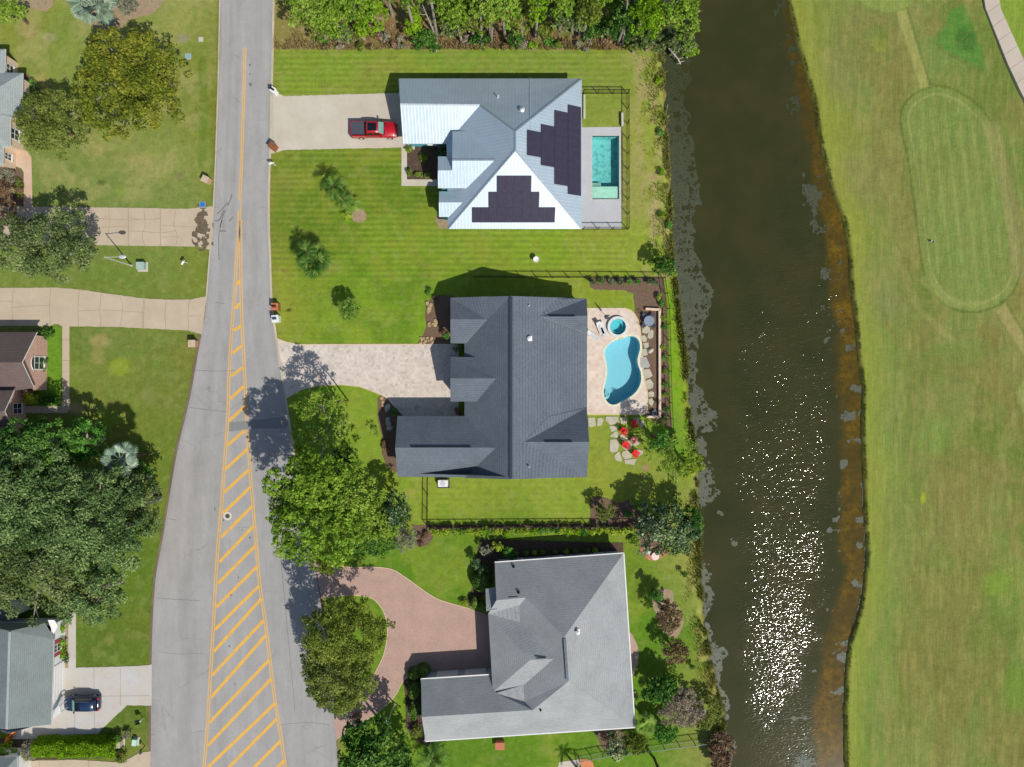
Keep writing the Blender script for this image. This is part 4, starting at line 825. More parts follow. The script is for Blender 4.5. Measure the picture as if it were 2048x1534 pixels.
roof(hB, [(795, 832, 3.35), (790.5, 895, 5.75), (993, 895, 5.75), (929, 832, 3.35), (795, 953.5, 3.35), (936, 954.5, 3.35)], [(0, 1, 2, 3), (1, 4, 5, 2)], M_SHB, lift=.05)
roof(hB, [(1082, 632.5, 5.45), (1175, 631.5, 5.45), (1173, 597, 3.6), (1112, 597.5, 4.6), (1175, 668, 4.1)], [(0, 1, 2, 3), (0, 1, 4)], M_SHB, lift=.06)
roof(hB, [(1048, 884, 6.25), (1178.5, 884, 6.25), (1173.5, 815, 3.15), (1097, 833, 5.05), (1173.5, 953.5, 3.5), (1060, 957, 5.9), (1024, 957.5, 6.75)], [(0, 3, 2, 1), (0, 1, 4, 5), (0, 5, 6)], M_SHB, lift=.06)
QB = walls(hB, [(795, 832, 3.2), (929, 832, 3.2), (929, 803, 3.2), (901, 803, 3.2), (901, 714, 3.2), (929, 714, 3.2), (929, 686, 3.2), (901, 686, 3.2), (901, 595.5, 3.2), (1173, 597.5, 3.2), (1173, 953.5, 3.2), (795, 953.5, 3.2)], .45, M_WALLB,
   gables={11: (792, 895, 5.7), 3: (901, 756.5, 5.7), 7: (901, 639, 5.0), 8: (1022, 592, 6.8), 10: (1022, 958.5, 6.8)})
house_windows(hB, QB, skip=(1, 2, 5, 6, 0)); door(hB, QB[1], QB[0], .3, 2.7, 2.2, M_WHITE, 'garage_door'); door(hB, QB[1], QB[0], .7, 2.7, 2.2, M_WHITE, 'garage_door'); door(hB, QB[4], QB[3], .75, 1.1, 2.2, M_DKTRIM)
M_CAPB = plain('dark_ridge_vent', '#3c434d', .9)
trimline(hB, W(1022, 594, 6.93), W(1022, 957, 6.93), .36, .05, M_CAPB); trimline(hB, W(822, 894, 5.85), W(942, 894, 5.85), .12, .05, M_BLACK); trimline(hB, W(1098, 632, 5.55), W(1150, 632, 5.55), .12, .05, M_BLACK); trimline(hB, W(1090, 883.5, 6.35), W(1145, 883.5, 6.35), .12, .05, M_BLACK)
plBE = plane3(W(1022, 592, 6.9), W(1174, 597, 3.1), W(1022, 958.5, 6.9)); pipevent(hB, onpl(1059, 677, plBE), .16, .35, M_WHITE); pipevent(hB, onpl(1058, 611, plBE), .05, .25); pipevent(hB, onpl(1058, 933, plBE) + Vector((0, 0, .3)), .05, .3)
# ---- house with the light grey hipped roof
hC = empty('house', W(1120, 1290), 'house with light grey hipped shingle roof and a long garage wing', 'house')
aN = (1128.6, 1273.9, 8.0); aS = (1136, 1363.6, 8.0); NW = (989.5, 1124.4, 3); NE = (1247.6, 1106, 3); SE = (1270, 1454.8, 3); SW = (851, 1482.6, 3)
r1 = (1051.6, 1195.5, 5.35); r0 = (993, 1200.5, 5.2); g0 = (842.3, 1357.7, 3); g1 = (843.5, 1434, 5.3); g2 = (1066, 1420, 5.3); g3 = (980.6, 1348.8, 3)
k1 = (1039, 1210, 5.0); k2 = (1040.4, 1244.3, 5.0); w0 = (976.5, 1228, 3.8); w1 = (985.5, 1384.3, 3.9); hp = (1060.5, 1320, 6.75); hq = (1108, 1317, 6.95); c1 = (1105, 1308, 6.9); s1 = (1048, 1369.5, 5.2); s2 = (1048, 1404, 5.0); s3 = (992, 1386.4, 3.75)
VC = [NW, NE, aN, r1, r0, SE, aS, SW, g1, g2, g0, g3, k1, k2, w0, w1, hp, hq, s1, s2, s3]
roof(hC, VC, [(0, 4, 3, 2, 1), (1, 2, 6, 5), (5, 6, 9, 8, 7), (8, 9, 19, 20, 11, 10), (4, 14, 12, 3), (3, 12, 13, 17, 18, 19, 9, 6, 2), (14, 13, 12), (14, 16, 17, 13), (14, 15, 16), (15, 18, 17, 16), (15, 20, 19, 18)], M_SHC, trim=M_WHITE, snap=[((0, 1, 2), (3, 4)), ((5, 7, 6), (8, 9)), ((2, 6, 3), (12, 13, 17, 18, 19)), ((10, 8, 9), (11, 20))])
roof(hC, [(971, 1177.7, 3.5), (992.5, 1176.2, 3.9), (994, 1219, 4.6), (972.5, 1222.5, 4.4)], [(0, 1, 2, 3)], M_SHC, name='porch_roof')
roof(hC, [(989.5, 1124.4, 3), (993, 1200.5, 5.2), (976.5, 1228, 3.8), (990, 1228, 3.6)], [(0, 1, 3), (1, 2, 3)], M_SHC, name='porch_roof', lift=-.12)
QC = walls(hC, [NW, NE, SE, SW, g0, g3, (985.5, 1384, 3), (977, 1228, 3)][:5] + [(985, 1348.5, 3), (978, 1228, 3), (990, 1224, 3)], .4, M_WALLB if False else plain('pale_stucco', '#b8c4d0', .8), gables={3: (843.5, 1434, 5.3)})
house_windows(hC, QC, skip=(4, 5, 6)); door(hC, QC[5], QC[4], .3, 2.7, 2.2, M_WHITE, 'garage_door'); door(hC, QC[5], QC[4], .7, 2.7, 2.2, M_WHITE, 'garage_door')
def off(p, dx, dy, dz=0): return W(p[0] + dx, p[1] + dy, p[2] + dz)
trimline(hC, off(aN, 1, 3, .02), off(aS, -1, -3, .02), .3, .09, plain('grey_ridge_vent', '#6f7880', .8)); trimline(hC, W(1126.5, 1280, 7.97), W(1133, 1358, 7.97), .1, .06, M_BLACK)
trimline(hC, W(864, 1431.6, 5.36), W(1041, 1420.4, 5.36), .12, .05, M_BLACK); trimline(hC, W(1072, 1316, 6.9), W(1092, 1315, 6.95), .12, .05, M_BLACK); trimline(hC, W(1017, 1194.5, 5.3), W(1036, 1193.5, 5.3), .12, .05, M_BLACK)
plCE = plane3(W(*NE), W(*aN), W(*SE)); pipevent(hC, onpl(1155, 1262, plCE), .14, .55, M_WHITE); plCN = plane3(W(*NW), W(*aN), W(*NE)); pipevent(hC, onpl(1027, 1133, plCN), .08, .2, M_BLACK); pipevent(hC, onpl(1037, 1184.5, plCN), .08, .2, M_BLACK)
plCS = plane3(W(*SE), W(*aS), W(*SW)); pipevent(hC, onpl(1081, 1419, plCS) + Vector((0, 0, .1)), .06, .2, M_BLACK)
for q, (a, b) in enumerate(((NW, NE), (NE, SE), (SE, SW), (SW, g0), (g0, g3))):
    bm = bmesh.new(); A0, B0 = W(*a), W(*b); bar(bm, A0 + Vector((0, 0, -.02)), B0 + Vector((0, 0, -.02)), .14, .1); bmlink('gutter', bm, M_WHITE, hC, True)
bm = bmesh.new(); cc = W(1000, 1484); box(bm, (cc.x, cc.y, .35), (1.1, .6, .7)); box(bm, (cc.x, cc.y - .2, .72), (1.2, .9, .06)); bmlink('chimney_box', bm, plain('terracotta_paint', '#c8795c', .8), hC, True)
# ---- left houses
hD = empty('house', W(-60, 230), 'brick and stucco house with pale grey roof cut by the upper left edge', 'house')
VD = [(-330, 98, 3), (10.5, 98, 3), (9, 145, 3), (45.4, 145.9, 3), (43.7, 233, 3), (21, 235, 3), (20, 293.5, 3), (6.2, 294.3, 3), (5, 330, 3), (-330, 330, 3), (-70, 214, 6.4), (-260, 214, 6.4)]
roof(hD, VD, [(0, 1, 2, 10, 11), (2, 3, 4, 5, 10), (5, 6, 7, 8, 10), (8, 9, 11, 10), (9, 0, 11)], M_SHD)
QD = walls(hD, VD[:10], .42, M_BEIGE)
window(hD, QD[4], QD[3], .52, .9, 1.5, 1.5); window(hD, QD[6], QD[5], .45, .9, 1.4, 1.5); window(hD, QD[8], QD[7], .5, .9, .9, 1.3); window(hD, QD[2], QD[1], .5, .9, 1.2, 1.3)
hE = empty('house', W(-60, 740), 'pink brick gabled house with brown shingle roof on the left edge', 'house')
roof(hE, [(-330, 664.5, 2.7), (74, 664, 2.7), (43.8, 724.5, 5.5), (67.8, 776, 3.1), (48, 789, 2.75), (27, 789, 2.75), (27, 781, 3.1), (-330, 781, 3.0), (-330, 724.5, 5.5)], [(0, 1, 2, 8), (8, 2, 3, 6, 7)], M_SHE)
roof(hE, [(-330, 781, 4.0), (27, 781, 4.0), (8, 823, 5.6), (25.5, 858.7, 4.0), (-330, 858, 4.0), (-330, 823, 5.6)], [(0, 1, 2, 5), (5, 2, 3, 4)], M_SHE, lift=-.05)
roof(hE, [(-330, 859, 3.6), (18, 864, 3.4), (2, 905, 5.0), (16, 946, 3.4), (-330, 946, 3.4), (-330, 905, 5.0)], [(0, 1, 2, 5), (5, 2, 3, 4)], M_SHE, lift=-.08)
QE = walls(hE, [(-330, 664.5, 2.7), (74, 664, 2.7), (72, 787, 2.7), (28, 787, 2.7), (27, 859, 2.9), (17, 864, 2.9), (16, 946, 2.9), (-330, 946, 2.9)], .4, M_BRICK, gables={1: (44, 724.5, 5.45), 3: (9, 823, 5.5), 5: (3, 905, 4.9)})
window(hE, QE[2], QE[1], .5, .7, 1.7, 1.9, arch=True, fr=.1)
bm = bmesh.new(); e = (QE[2] - QE[1]).normalized(); c = QE[1].lerp(QE[2], .5)
vs = [bm.verts.new((c.x + .06, c.y + .85 * math.cos(a), 2.62 + .55 * math.sin(a))) for a in np.linspace(0, math.pi, 13)]; bm.faces.new(vs)
ar = bmlink('arched_window', bm, M_GLASS, hE, True)
bm = bmesh.new(); P = [Vector((c.x + .08, c.y + .9 * math.cos(a), 2.62 + .6 * math.sin(a))) for a in np.linspace(0, math.pi, 13)]
for a, b in zip(P, P[1:]): bar(bm, a, b, .08, .08)
bmlink('window_trim', bm, M_WHITE, hE, True); window(hE, QE[4], QE[3], .5, .8, 1.4, 1.6)
hF = empty('house', W(-20, 1350), 'white walled house with slate grey roof at the lower left edge', 'house')
VF = [(-200, 1240, 3), (87, 1246.6, 3), (107.5, 1281, 3.0), (102.4, 1449, 3), (14, 1458, 6.3), (-70, 1449, 3), (-70, 1281, 3), (20, 1262, 6.3)]
roof(hF, [(107.5, 1279, 3), (102.4, 1449, 3), (14, 1459, 6.3), (20, 1262, 6.3), (-70, 1449, 3), (-70, 1279, 3), (-70, 1243, 3.0), (88, 1246.6, 3.4)], [(0, 1, 2, 3), (2, 4, 5, 3), (5, 6, 7, 0, 3)], M_SHF)
trimline(hF, W(14, 1458, 6.3), W(20, 1264, 6.3), .3, .04, plain('pale_ridge', '#a9b0b0', .9))
QF = walls(hF, [(107, 1246, 3), (102.6, 1449, 3), (-70, 1449, 3), (-70, 1246, 3)], .35, plain('white_wall', '#e9ebee', .7), gables={1: (16, 1456, 6.2)})
M_REDS = plain('red_shutter', '#b04a5a', .6)
for t in (.2, .34):
    c = QF[0].lerp(QF[1], t); bm = bmesh.new(); box(bm, (c.x + .04, c.y, 1.7), (.05, .42, 1.5)); bmlink('shutter', bm, M_REDS, hF, True)
window(hF, QF[1], QF[0], .73, .95, 1.0, 1.4); door(hF, QF[1], QF[0], .36, 4.6, 2.2, M_WHITE, 'garage_door')
roof(hF, [(96, 1240, 3.4), (107, 1268, 3.0), (116, 1252, 2.6), (108, 1240, 3.0)], [(0, 1, 2, 3)], M_WHITE, name='porch_roof', lift=.04)
bm = bmesh.new(); a, b = W(103, 1424, 2.5), W(119, 1412, 2.4); c = W(103, 1438, 2.5); d = W(121, 1425, 2.4)
for k in range(6): bar(bm, a.lerp(c, k / 5), b.lerp(d, k / 5), .07, .1)
bar(bm, b, d, .1, .14); cyl(bm, (d.x, d.y, 0), d, .06, .06); cyl(bm, (b.x, b.y, 0), b, .06, .06); bmlink('trellis', bm, M_WHITE, hF, True)
hG = empty('house', W(-40, 1590), 'slate roofed house corner behind the hedge at the bottom left', 'house')
roof(hG, [(-200, 1514, 3), (35, 1514, 3), (33, 1680, 3), (-200, 1680, 3), (-50, 1600, 5.8), (-120, 1600, 5.8)], [(0, 1, 4, 5), (1, 2, 4), (2, 3, 5, 4), (3, 0, 5)], M_SHF)
walls(hG, [(-200, 1514, 3), (35, 1514, 3), (33, 1680, 3), (-200, 1680, 3)], .35, M_WHITE)
hH = empty('house', W(40, 1225), 'dark roofed annex showing between the big oak and the white walled house', 'house')
roof(hH, [(-200, 1200, 3), (30, 1210, 3), (33, 1238, 3), (-200, 1236, 3)], [(0, 1, 2, 3)], M_SHB); walls(hH, [(-200, 1200, 3), (30, 1210, 3), (33, 1238, 3), (-200, 1236, 3)], .3, M_WHITE)
# ------------------------------------------------------------------ fences
def fence(px_pts, h, label, group=None, mat=None, spacing=2.0, topmat=None):
    P = [W(*p) for p in px_pts]; f = empty('fence', P[0], label, 'fence', group=group); mat = mat or M_BLACK
    bm = bmesh.new(); bp = bmesh.new()
    for a, b in zip(P, P[1:]):
        L = (b - a).length; n = max(1, round(L / spacing)); d = (b - a).normalized()
        for z in (.18, h - .12, h - .02): bar(bm, (a.x, a.y, z), (b.x, b.y, z), .035, .04)
        k = int(L / .14)
        for i in range(k):
            c = a.lerp(b, (i + .5) / k); bp.verts.ensure_lookup_table()
            q = [bp.verts.new((c.x + d.x * s, c.y + d.y * s, z)) for s, z in ((-.009, .1), (.009, .1), (.009, h - .05), (-.009, h - .05))]; bp.faces.new(q)
            n2 = Vector((-d.y, d.x, 0)) * .009; q = [bp.verts.new((c.x + n2.x * s, c.y + n2.y * s, z)) for s, z in ((-1, .1), (1, .1), (1, h - .05), (-1, h - .05))]; bp.faces.new(q)
        for i in range(n + 1):
            if i == n and b != P[-1]: continue
            c = a.lerp(b, i / n); b2 = bmesh.new(); box(b2, (c.x, c.y, h / 2 + .03), (.075, .075, h + .06)); box(b2, (c.x, c.y, h + .07), (.1, .1, .03)); bmlink('post', b2, topmat or mat, f, True)
    bmlink('rail', bm, topmat or mat, f, True); o = bmlink('picket', bp, mat, f, True); o['kind'] = 'stuff' if False else ''
    del o['kind']
fence([(1166, 188), (1255, 188), (1255, 459), (1166, 459)], 1.45, 'black metal picket fence around the rectangular pool')
fence([(948, 555), (1326, 557), (1335, 618), (1340, 805), (1345, 900), (1349, 1020)], 1.35, 'black metal picket fence behind the house with the charcoal roof')
fence([(856, 957), (855, 1052), (1270, 1050)], 1.35, 'black metal picket fence along the flowering ginger row')
fence([(1168, 1560), (1158, 1514), (1204, 1505), (1417, 1478)], 1.3, 'black and white fence crossing the lawn at the bottom edge', topmat=plain('grey_rail', '#8f9a98', .6))
# tan seat wall by the kidney pool
bm = bmesh.new(); q = [W(*p) for p in ((1290, 618.5), (1318, 620), (1318.5, 833.5), (1292, 833.5))]
for i, (a, b) in enumerate(zip(q, q[1:])):
    e = (b - a).normalized() * .12; bar(bm, (a.x - e.x * (i > 0), a.y - e.y * (i > 0), .2), (b.x + e.x * (i < 2) * 0, b.y, .2), .24, .4); bar(bm, (a.x, a.y, .43), (b.x, b.y, .43), .3, .06)
tw = bmlink('garden_wall', bm, plain('tan_wall', '#e8cdb4', .85)); props(tw, 'low tan seat wall enclosing the mulch bed beside the kidney pool', 'wall')
bm = bmesh.new(); a, b = W(1243.5, 228), W(1243.8, 254); bar(bm, (a.x, a.y, .3), (b.x, b.y, .3), .26, .5); o = bmlink('garden_wall', bm, M_CONC, bevel=.02); props(o, 'short white wall stub above the corner of the rectangular pool', 'wall')
bm = bmesh.new(); a, b = W(1168.5, 190), W(1168.5, 238); bar(bm, (a.x, a.y, .12), (b.x, b.y, .12), .26, .24); o = bmlink('garden_wall', bm, M_CONC, bevel=.02); props(o, 'short white wall against the east side of the metal roofed house', 'wall')
# flagstones
FL = [[(1285,654),(1293,651),(1299,655),(1300,662),(1293,668),(1284,665)],[(1297,664),(1303,659),(1307,662),(1306,675),(1300,678),(1294,675)],[(1282,672),(1289,670),(1294,677),(1293,683),(1285,684)],[(1286,686),(1297,685),(1297,695),(1289,697)],[(1284,699),(1293,697),(1295,710),(1283,713)],[(1281,716),(1292,713),(1300,732),(1296,736),(1281,735)],[(1284,739),(1299,738),(1305,751),(1300,755),(1290,758)],[(1288,762),(1300,758),(1307,767),(1305,776),(1296,779)],[(1296,785),(1303,782),(1308,785),(1308,793),(1298,794)],[(1297,799),(1303,796),(1308,802),(1304,812),(1298,814)],[(1305,820),(1311,818),(1313,828),(1305,829)],
[(1176.5,835),(1189,835),(1192,850),(1185,854),(1177,853)],[(1195,836),(1203,835),(1207,840),(1203,851),(1194,852)],[(1212,833),(1236,833),(1238,846),(1220,850),(1211,840)],[(1218,852),(1236,852),(1234,860),(1223,864)],[(1220,871),(1231,862),(1236,864),(1236,876),(1220,873)],[(1220,879),(1234,878),(1238,890),(1235,903),(1224,905),(1219,900)],[(1228,911),(1238,902),(1244,920),(1243,924),(1231,920)],[(1240,870),(1248,868),(1256,878),(1244,881),(1240,877)],[(1244,883),(1256,880),(1264,888),(1263,898),(1250,900),(1244,894)],[(1245,903),(1254,900),(1264,910),(1262,916),(1250,919),(1243,910)],[(1248,920),(1273,917),(1268,930),(1250,927)],[(1272,899),(1286,901),(1285,908),(1277,912),(1272,905)],[(1266,888),(1276,880),(1279,888),(1270,893)],[(1266,836),(1278,835),(1279,847),(1268,850)],[(1240,835),(1252,834),(1254,846),(1242,848)],[(1280,842),(1287,840),(1288,852),(1281,855)]]
def NTH(i):
    n = i + 1; return '%d%s' % (n, 'th' if 10 < n % 100 < 14 else {1: 'st', 2: 'nd', 3: 'rd'}.get(n % 10, 'th'))
ORD = ['topmost', 'second', 'third', 'fourth', 'fifth', 'sixth', 'seventh', 'eighth', 'ninth', 'tenth', 'lowest']
M_FLG = two('flagstone_grey', '#b9b9ae', '#a5a69c', 1.2, .9, 9, .12)
for i, pl in enumerate(FL):
    o = sheet('stepping_stone', pl, .085 if i < 11 else .07, M_FLG if i in (5, 10) else M_FLAG, th=.08, kind=None)
    if i < 11: props(o, '%s flagstone in the mulch row between kidney pool and seat wall, counting down' % ORD[i], 'stepping stone', 'flagstones in the mulch row')
    elif i < 14: props(o, 'pale lawn flagstone in the row just below the terrace, %s from the house wall' % ['first', 'second', 'third'][i - 11], 'stepping stone', 'flagstones around the red chairs')
    else: props(o, 'pale irregular flagstone set in grass around the red garden chairs', 'stepping stone', 'flagstones around the red chairs')
# rocks in beds
rng = random.Random(4)
def rock(px, py, r, label, group, mat=None):
    bm = bmesh.new(); bmesh.ops.create_icosphere(bm, subdivisions=2, radius=r, matrix=Matrix.Diagonal((1, rng.uniform(.6, .9), .6, 1)))
    for v in bm.verts: v.co *= rng.uniform(.85, 1.15)
    o = bmlink('rock', bm, mat or M_ROCK); o.location = W(px, py, .05 + r * .2); o.rotation_euler = (0, 0, rng.uniform(0, 3)); props(o, label, 'rock', group)
for (cx, cy, n, sx, sy, lab) in ((858, 615, 15, 5, 11, 'tan rock in the uppermost rock cluster edging the front bed'), (865, 646, 15, 8, 8, 'tan rock in the middle rock cluster edging the front bed'), (852, 681, 16, 13, 6, 'tan rock in the cluster where front bed meets the paver drive'), (763, 803, 9, 4, 9, 'tan rock at the tip of the bed beside the garage wing')):
    for i in range(n): rock(cx + rng.uniform(-sx, sx), cy + rng.uniform(-sy, sy), rng.uniform(.13, .26), lab, 'rocks edging the front beds')
for (x, y, r) in ((775, 816, .55), (777, 846, .5), (779, 856, .45), (776, 838, .35)):
    rock(x, y, r, 'pale boulder in the shaded bed west of the garage wing', 'pale boulders by the garage', M_FLG)
rock(1301, 701, .42, 'single pale block in mulch right of the flagstone row', None, M_FLAG)
# ------------------------------------------------------------------ vehicles
def paint(name, c, rough=.3):
    t = NT(name); t.rough(rough); t.b.inputs['Coat Weight'].default_value = .6; t.b.inputs['Coat Roughness'].default_value = .05; t.b.inputs['Specular IOR Level'].default_value = .5
    t.col(t.mix(t.val(t.noise(2, 2), .3, .7), A(c), tuple(q * .85 for q in A(c)))); return t.m
def loft(sections, mat, name, parent, smooth=True, cap=True, mi=None, bevel=0):
    """sections: list of (x, [(y,z),...]) rings; same count"""
    bm = bmesh.new(); R_ = [[bm.verts.new((x, y, z)) for y, z in ring] for x, ring in sections]; n = len(R_[0])
    for a, b in zip(R_, R_[1:]):
        for i in range(n): bm.faces.new((a[i], a[(i + 1) % n], b[(i + 1) % n], b[i]))
    if cap: bm.faces.new(R_[0][::-1]); bm.faces.new(R_[-1])
    return bmlink(name, bm, mat, parent, smooth=smooth)
def ring(hw, z0, z1, t=.12):   # rounded-shoulder cross-section
    return [(-hw * .94, z0), (-hw, z0 + .2), (-hw, z1 - t), (-hw + t * .8, z1), (0, z1 + .025), (hw - t * .8, z1), (hw, z1 - t), (hw, z0 + .2), (hw * .94, z0)]
def quad(bm, *v): bm.faces.new([bm.verts.new(p) for p in v])
def wheel(root, x, y, r=.38, w_=.26):
    bm = bmesh.new(); cyl(bm, (x, y - w_ / 2, r), (x, y + w_ / 2, r), r, r, 20); o = bmlink('wheel', bm, M_TYRE, root, bevel=.03)
    bm = bmesh.new(); s = 1 if y > 0 else -1; cyl(bm, (x, y + s * w_ * .4, r), (x, y + s * w_ * .54, r), r * .62, r * .55, 16); bmlink('rim', bm, M_VENT, o)
M_TYRE = plain('tyre', '#26272a', .85); M_RED = paint('red_paint', '#c20a22'); M_BLUE = paint('navy_paint', '#1d3558'); M_WSH = plain('windscreen_glass', '#7fb3a8', .12, spec=.8); M_DKG = plain('dark_glass', '#12181e', .08, spec=.8)
M_TON = plain('tonneau_vinyl', '#4a4f5a', .7); M_HL = plain('headlight_glass', '#e8e4e0', .15); M_TL = plain('taillight_glass', '#b03030', .25); M_CHR = plain('chrome', '#b8bcc0', .2, metal=.8)
def pickup():
    r = empty('pickup_truck', W(751, 264, .05), 'red crew cab pickup truck with dark bed cover parked on the concrete drive', 'pickup truck')
    hw = .98
    # hood + cab lower body, then bed
    loft([(2.92, ring(hw * .72, .5, .92, .1)), (2.78, ring(hw * .92, .38, 1.05, .12)), (2.45, ring(hw, .35, 1.13, .12)), (1.5, ring(hw, .35, 1.2, .1)), (1.2, ring(hw, .35, 1.22, .08)), (-.95, ring(hw, .35, 1.22, .08))], M_RED, 'body', r)
    bm = bmesh.new()
    for s in (-1, 1): box(bm, (-1.93, s * (hw - .07), .82), (1.94, .14, .86)); 
    box(bm, (-2.84, 0, .82), (.12, hw * 2, .86)); box(bm, (-1.93, 0, .5), (1.94, hw * 2 - .3, .2)); bmlink('truck_bed', bm, M_RED, r, bevel=.03)
    bm = bmesh.new(); box(bm, (-1.98, .06, 1.265), (1.62, hw * 2 - .3, .04)); bmlink('bed_cover', bm, M_TON, r, bevel=.015)
    bm = bmesh.new(); box(bm, (-1.06, 0, 1.14), (.22, hw * 2 - .26, .3)); box(bm, (-1.95, -hw + .2, 1.272), (1.65, .09, .02)); bmlink('bed_gap', bm, M_BLACK, r)
    # cabin
    loft([(1.28, ring(.84, 1.2, 1.24, .02)), (.62, ring(.72, 1.2, 1.84, .08)), (.2, ring(.73, 1.2, 1.9, .08)), (-.62, ring(.73, 1.2, 1.9, .08)), (-.86, ring(.74, 1.2, 1.84, .08)), (-.98, ring(.82, 1.2, 1.24, .02))], M_RED, 'cab', r)
    bm = bmesh.new(); quad(bm, (1.27, -.78, 1.27), (1.27, .78, 1.27), (.66, .66, 1.83), (.66, -.66, 1.83)); bmlink('windscreen', bm, M_WSH, r).location = (.03, 0, .03)
    bm = bmesh.new(); quad(bm, (-.99, .74, 1.28), (-.99, -.74, 1.28), (-.88, -.64, 1.8), (-.88, .64, 1.8)); bmlink('rear_window', bm, M_DKG, r).location = (-.02, 0, .01)
    for s in (-1, 1):
        bm = bmesh.new(); quad(bm, (1.05, s * .86, 1.28), (.1, s * .87, 1.28), (.1, s * .76, 1.76), (.62, s * .755, 1.76)); quad(bm, (.02, s * .87, 1.28), (-.85, s * .87, 1.28), (-.75, s * .77, 1.76), (.02, s * .76, 1.76)); bmlink('side_window', bm, M_DKG, r)
        bm = bmesh.new(); box(bm, (.98, s * 1.1, 1.32), (.14, .26, .2)); bmlink('mirror', bm, M_BLACK if s > 0 else M_RED, r, bevel=.03)
        bm = bmesh.new(); box(bm, (2.66, s * .76, .95), (.34, .28, .2)); bmlink('headlight', bm, M_HL, r, bevel=.05)
        bm = bmesh.new(); box(bm, (-2.9, s * .88, .95), (.06, .16, .4)); bmlink('taillight', bm, M_TL, r)
    bm = bmesh.new(); box(bm, (-.1, 0, 1.925), (1.12, .98, .03)); bmlink('sunroof', bm, M_DKG, r, bevel=.02)
    bm = bmesh.new(); box(bm, (2.93, 0, .55), (.14, 1.7, .25)); box(bm, (-2.96, 0, .5), (.14, 1.8, .2)); bmlink('bumper', bm, M_CHR, r, bevel=.03)
    bm = bmesh.new(); box(bm, (1.35, 0, 1.215), (.1, 1.5, .03)); bmlink('wiper_cowl', bm, M_BLACK, r)
    for x in (1.95, -1.75):
        for s in (-1, 1): wheel(r, x, s * (hw - .1))
    return r
pickup()
def suv():
    r = empty('car', W(171, 1402, .05), 'dark blue hatchback car parked on the pale drive at lower left', 'car', rz=R(180)); hw = .9
    loft([(2.3, ring(hw * .62, .45, .75, .1)), (2.15, ring(hw * .88, .32, .86, .12)), (1.7, ring(hw, .3, .96, .14)), (1.0, ring(hw, .3, 1.02, .12)), (-1.9, ring(hw, .3, 1.04, .12)), (-2.2, ring(hw * .9, .32, .98, .12)), (-2.3, ring(hw * .72, .42, .85, .1))], M_BLUE, 'body', r)
    loft([(1.12, ring(.78, 1.0, 1.05, .02)), (.45, ring(.66, 1.0, 1.52, .08)), (-.2, ring(.67, 1.0, 1.6, .08)), (-1.3, ring(.66, 1.0, 1.56, .08)), (-1.75, ring(.62, 1.0, 1.44, .08)), (-2.1, ring(.74, 1.0, 1.05, .02))], M_BLUE, 'cabin', r)
    bm = bmesh.new(); quad(bm, (1.08, -.72, 1.07), (1.08, .72, 1.07), (.46, .6, 1.52), (.46, -.6, 1.52)); bmlink('windscreen', bm, M_WSH, r).location = (.03, 0, .03)
    bm = bmesh.new(); quad(bm, (-2.08, .66, 1.08), (-2.08, -.66, 1.08), (-1.77, -.54, 1.42), (-1.77, .54, 1.42)); bmlink('rear_window', bm, M_DKG, r).location = (-.02, 0, .02)
    bm = bmesh.new(); box(bm, (.1, 0, 1.605), (.7, .9, .02)); bmlink('sunroof', bm, M_DKG, r, bevel=.01)
    for s in (-1, 1):
        bm = bmesh.new(); quad(bm, (.85, s * .8, 1.08), (-1.7, s * .8, 1.08), (-1.4, s * .7, 1.45), (.42, s * .7, 1.47)); bmlink('side_window', bm, M_DKG, r)
        bm = bmesh.new(); box(bm, (-.55, s * .6, 1.64), (1.7, .04, .05)); bmlink('roof_rail', bm, M_CHR, r)
        bm = bmesh.new(); box(bm, (.85, s * 1.0, 1.08), (.14, .24, .16)); bmlink('mirror', bm, M_BLUE, r, bevel=.03)
        bm = bmesh.new(); box(bm, (2.02, s * .66, .82), (.3, .26, .14)); bmlink('headlight', bm, M_HL, r, bevel=.04)
        bm = bmesh.new(); box(bm, (-2.12, s * .7, .98), (.32, .26, .16)); bmlink('taillight', bm, M_TL, r, bevel=.04)
    for x in (1.4, -1.4):
        for s in (-1, 1): wheel(r, x, s * (hw - .1), .33, .22)
suv()
# ------------------------------------------------------------------ street furniture
def lamp(px, py, ang, label, h=6.2, al=1.9):
    r = empty('street_lamp', W(px, py), label, 'street lamp'); m = M_LAMP
    bm = bmesh.new(); cyl(bm, (0, 0, 0), (0, 0, h), .1, .06, 10); cyl(bm, (0, 0, 0), (0, 0, .25), .17, .14, 10); bmlink('pole', bm, m, r)
    a = Vector((math.cos(ang), math.sin(ang), 0)); bm = bmesh.new(); cyl(bm, (0, 0, h - .1), a * al + Vector((0, 0, h + .15)), .045, .035, 8); bmlink('arm', bm, m, r)
    bm = bmesh.new(); bmesh.ops.create_uvsphere(bm, u_segments=12, v_segments=8, radius=.5, matrix=Matrix.Translation(a * (al + .35) + Vector((0, 0, h + .15))) @ Matrix.Rotation(ang, 4, 'Z') @ Matrix.Diagonal((1, .5, .3, 1))); bmlink('lamp_head', bm, M_VENT, r, smooth=True)
M_LAMP = plain('galvanised', '#c4c2b4', .5); lamp(263.5, 531, .0, 'galvanised street lamp with one arm between the two left concrete drives')
lamp(789, 1407, R(115), 'street lamp at the mouth of the red paver drive', 5.6, .25)
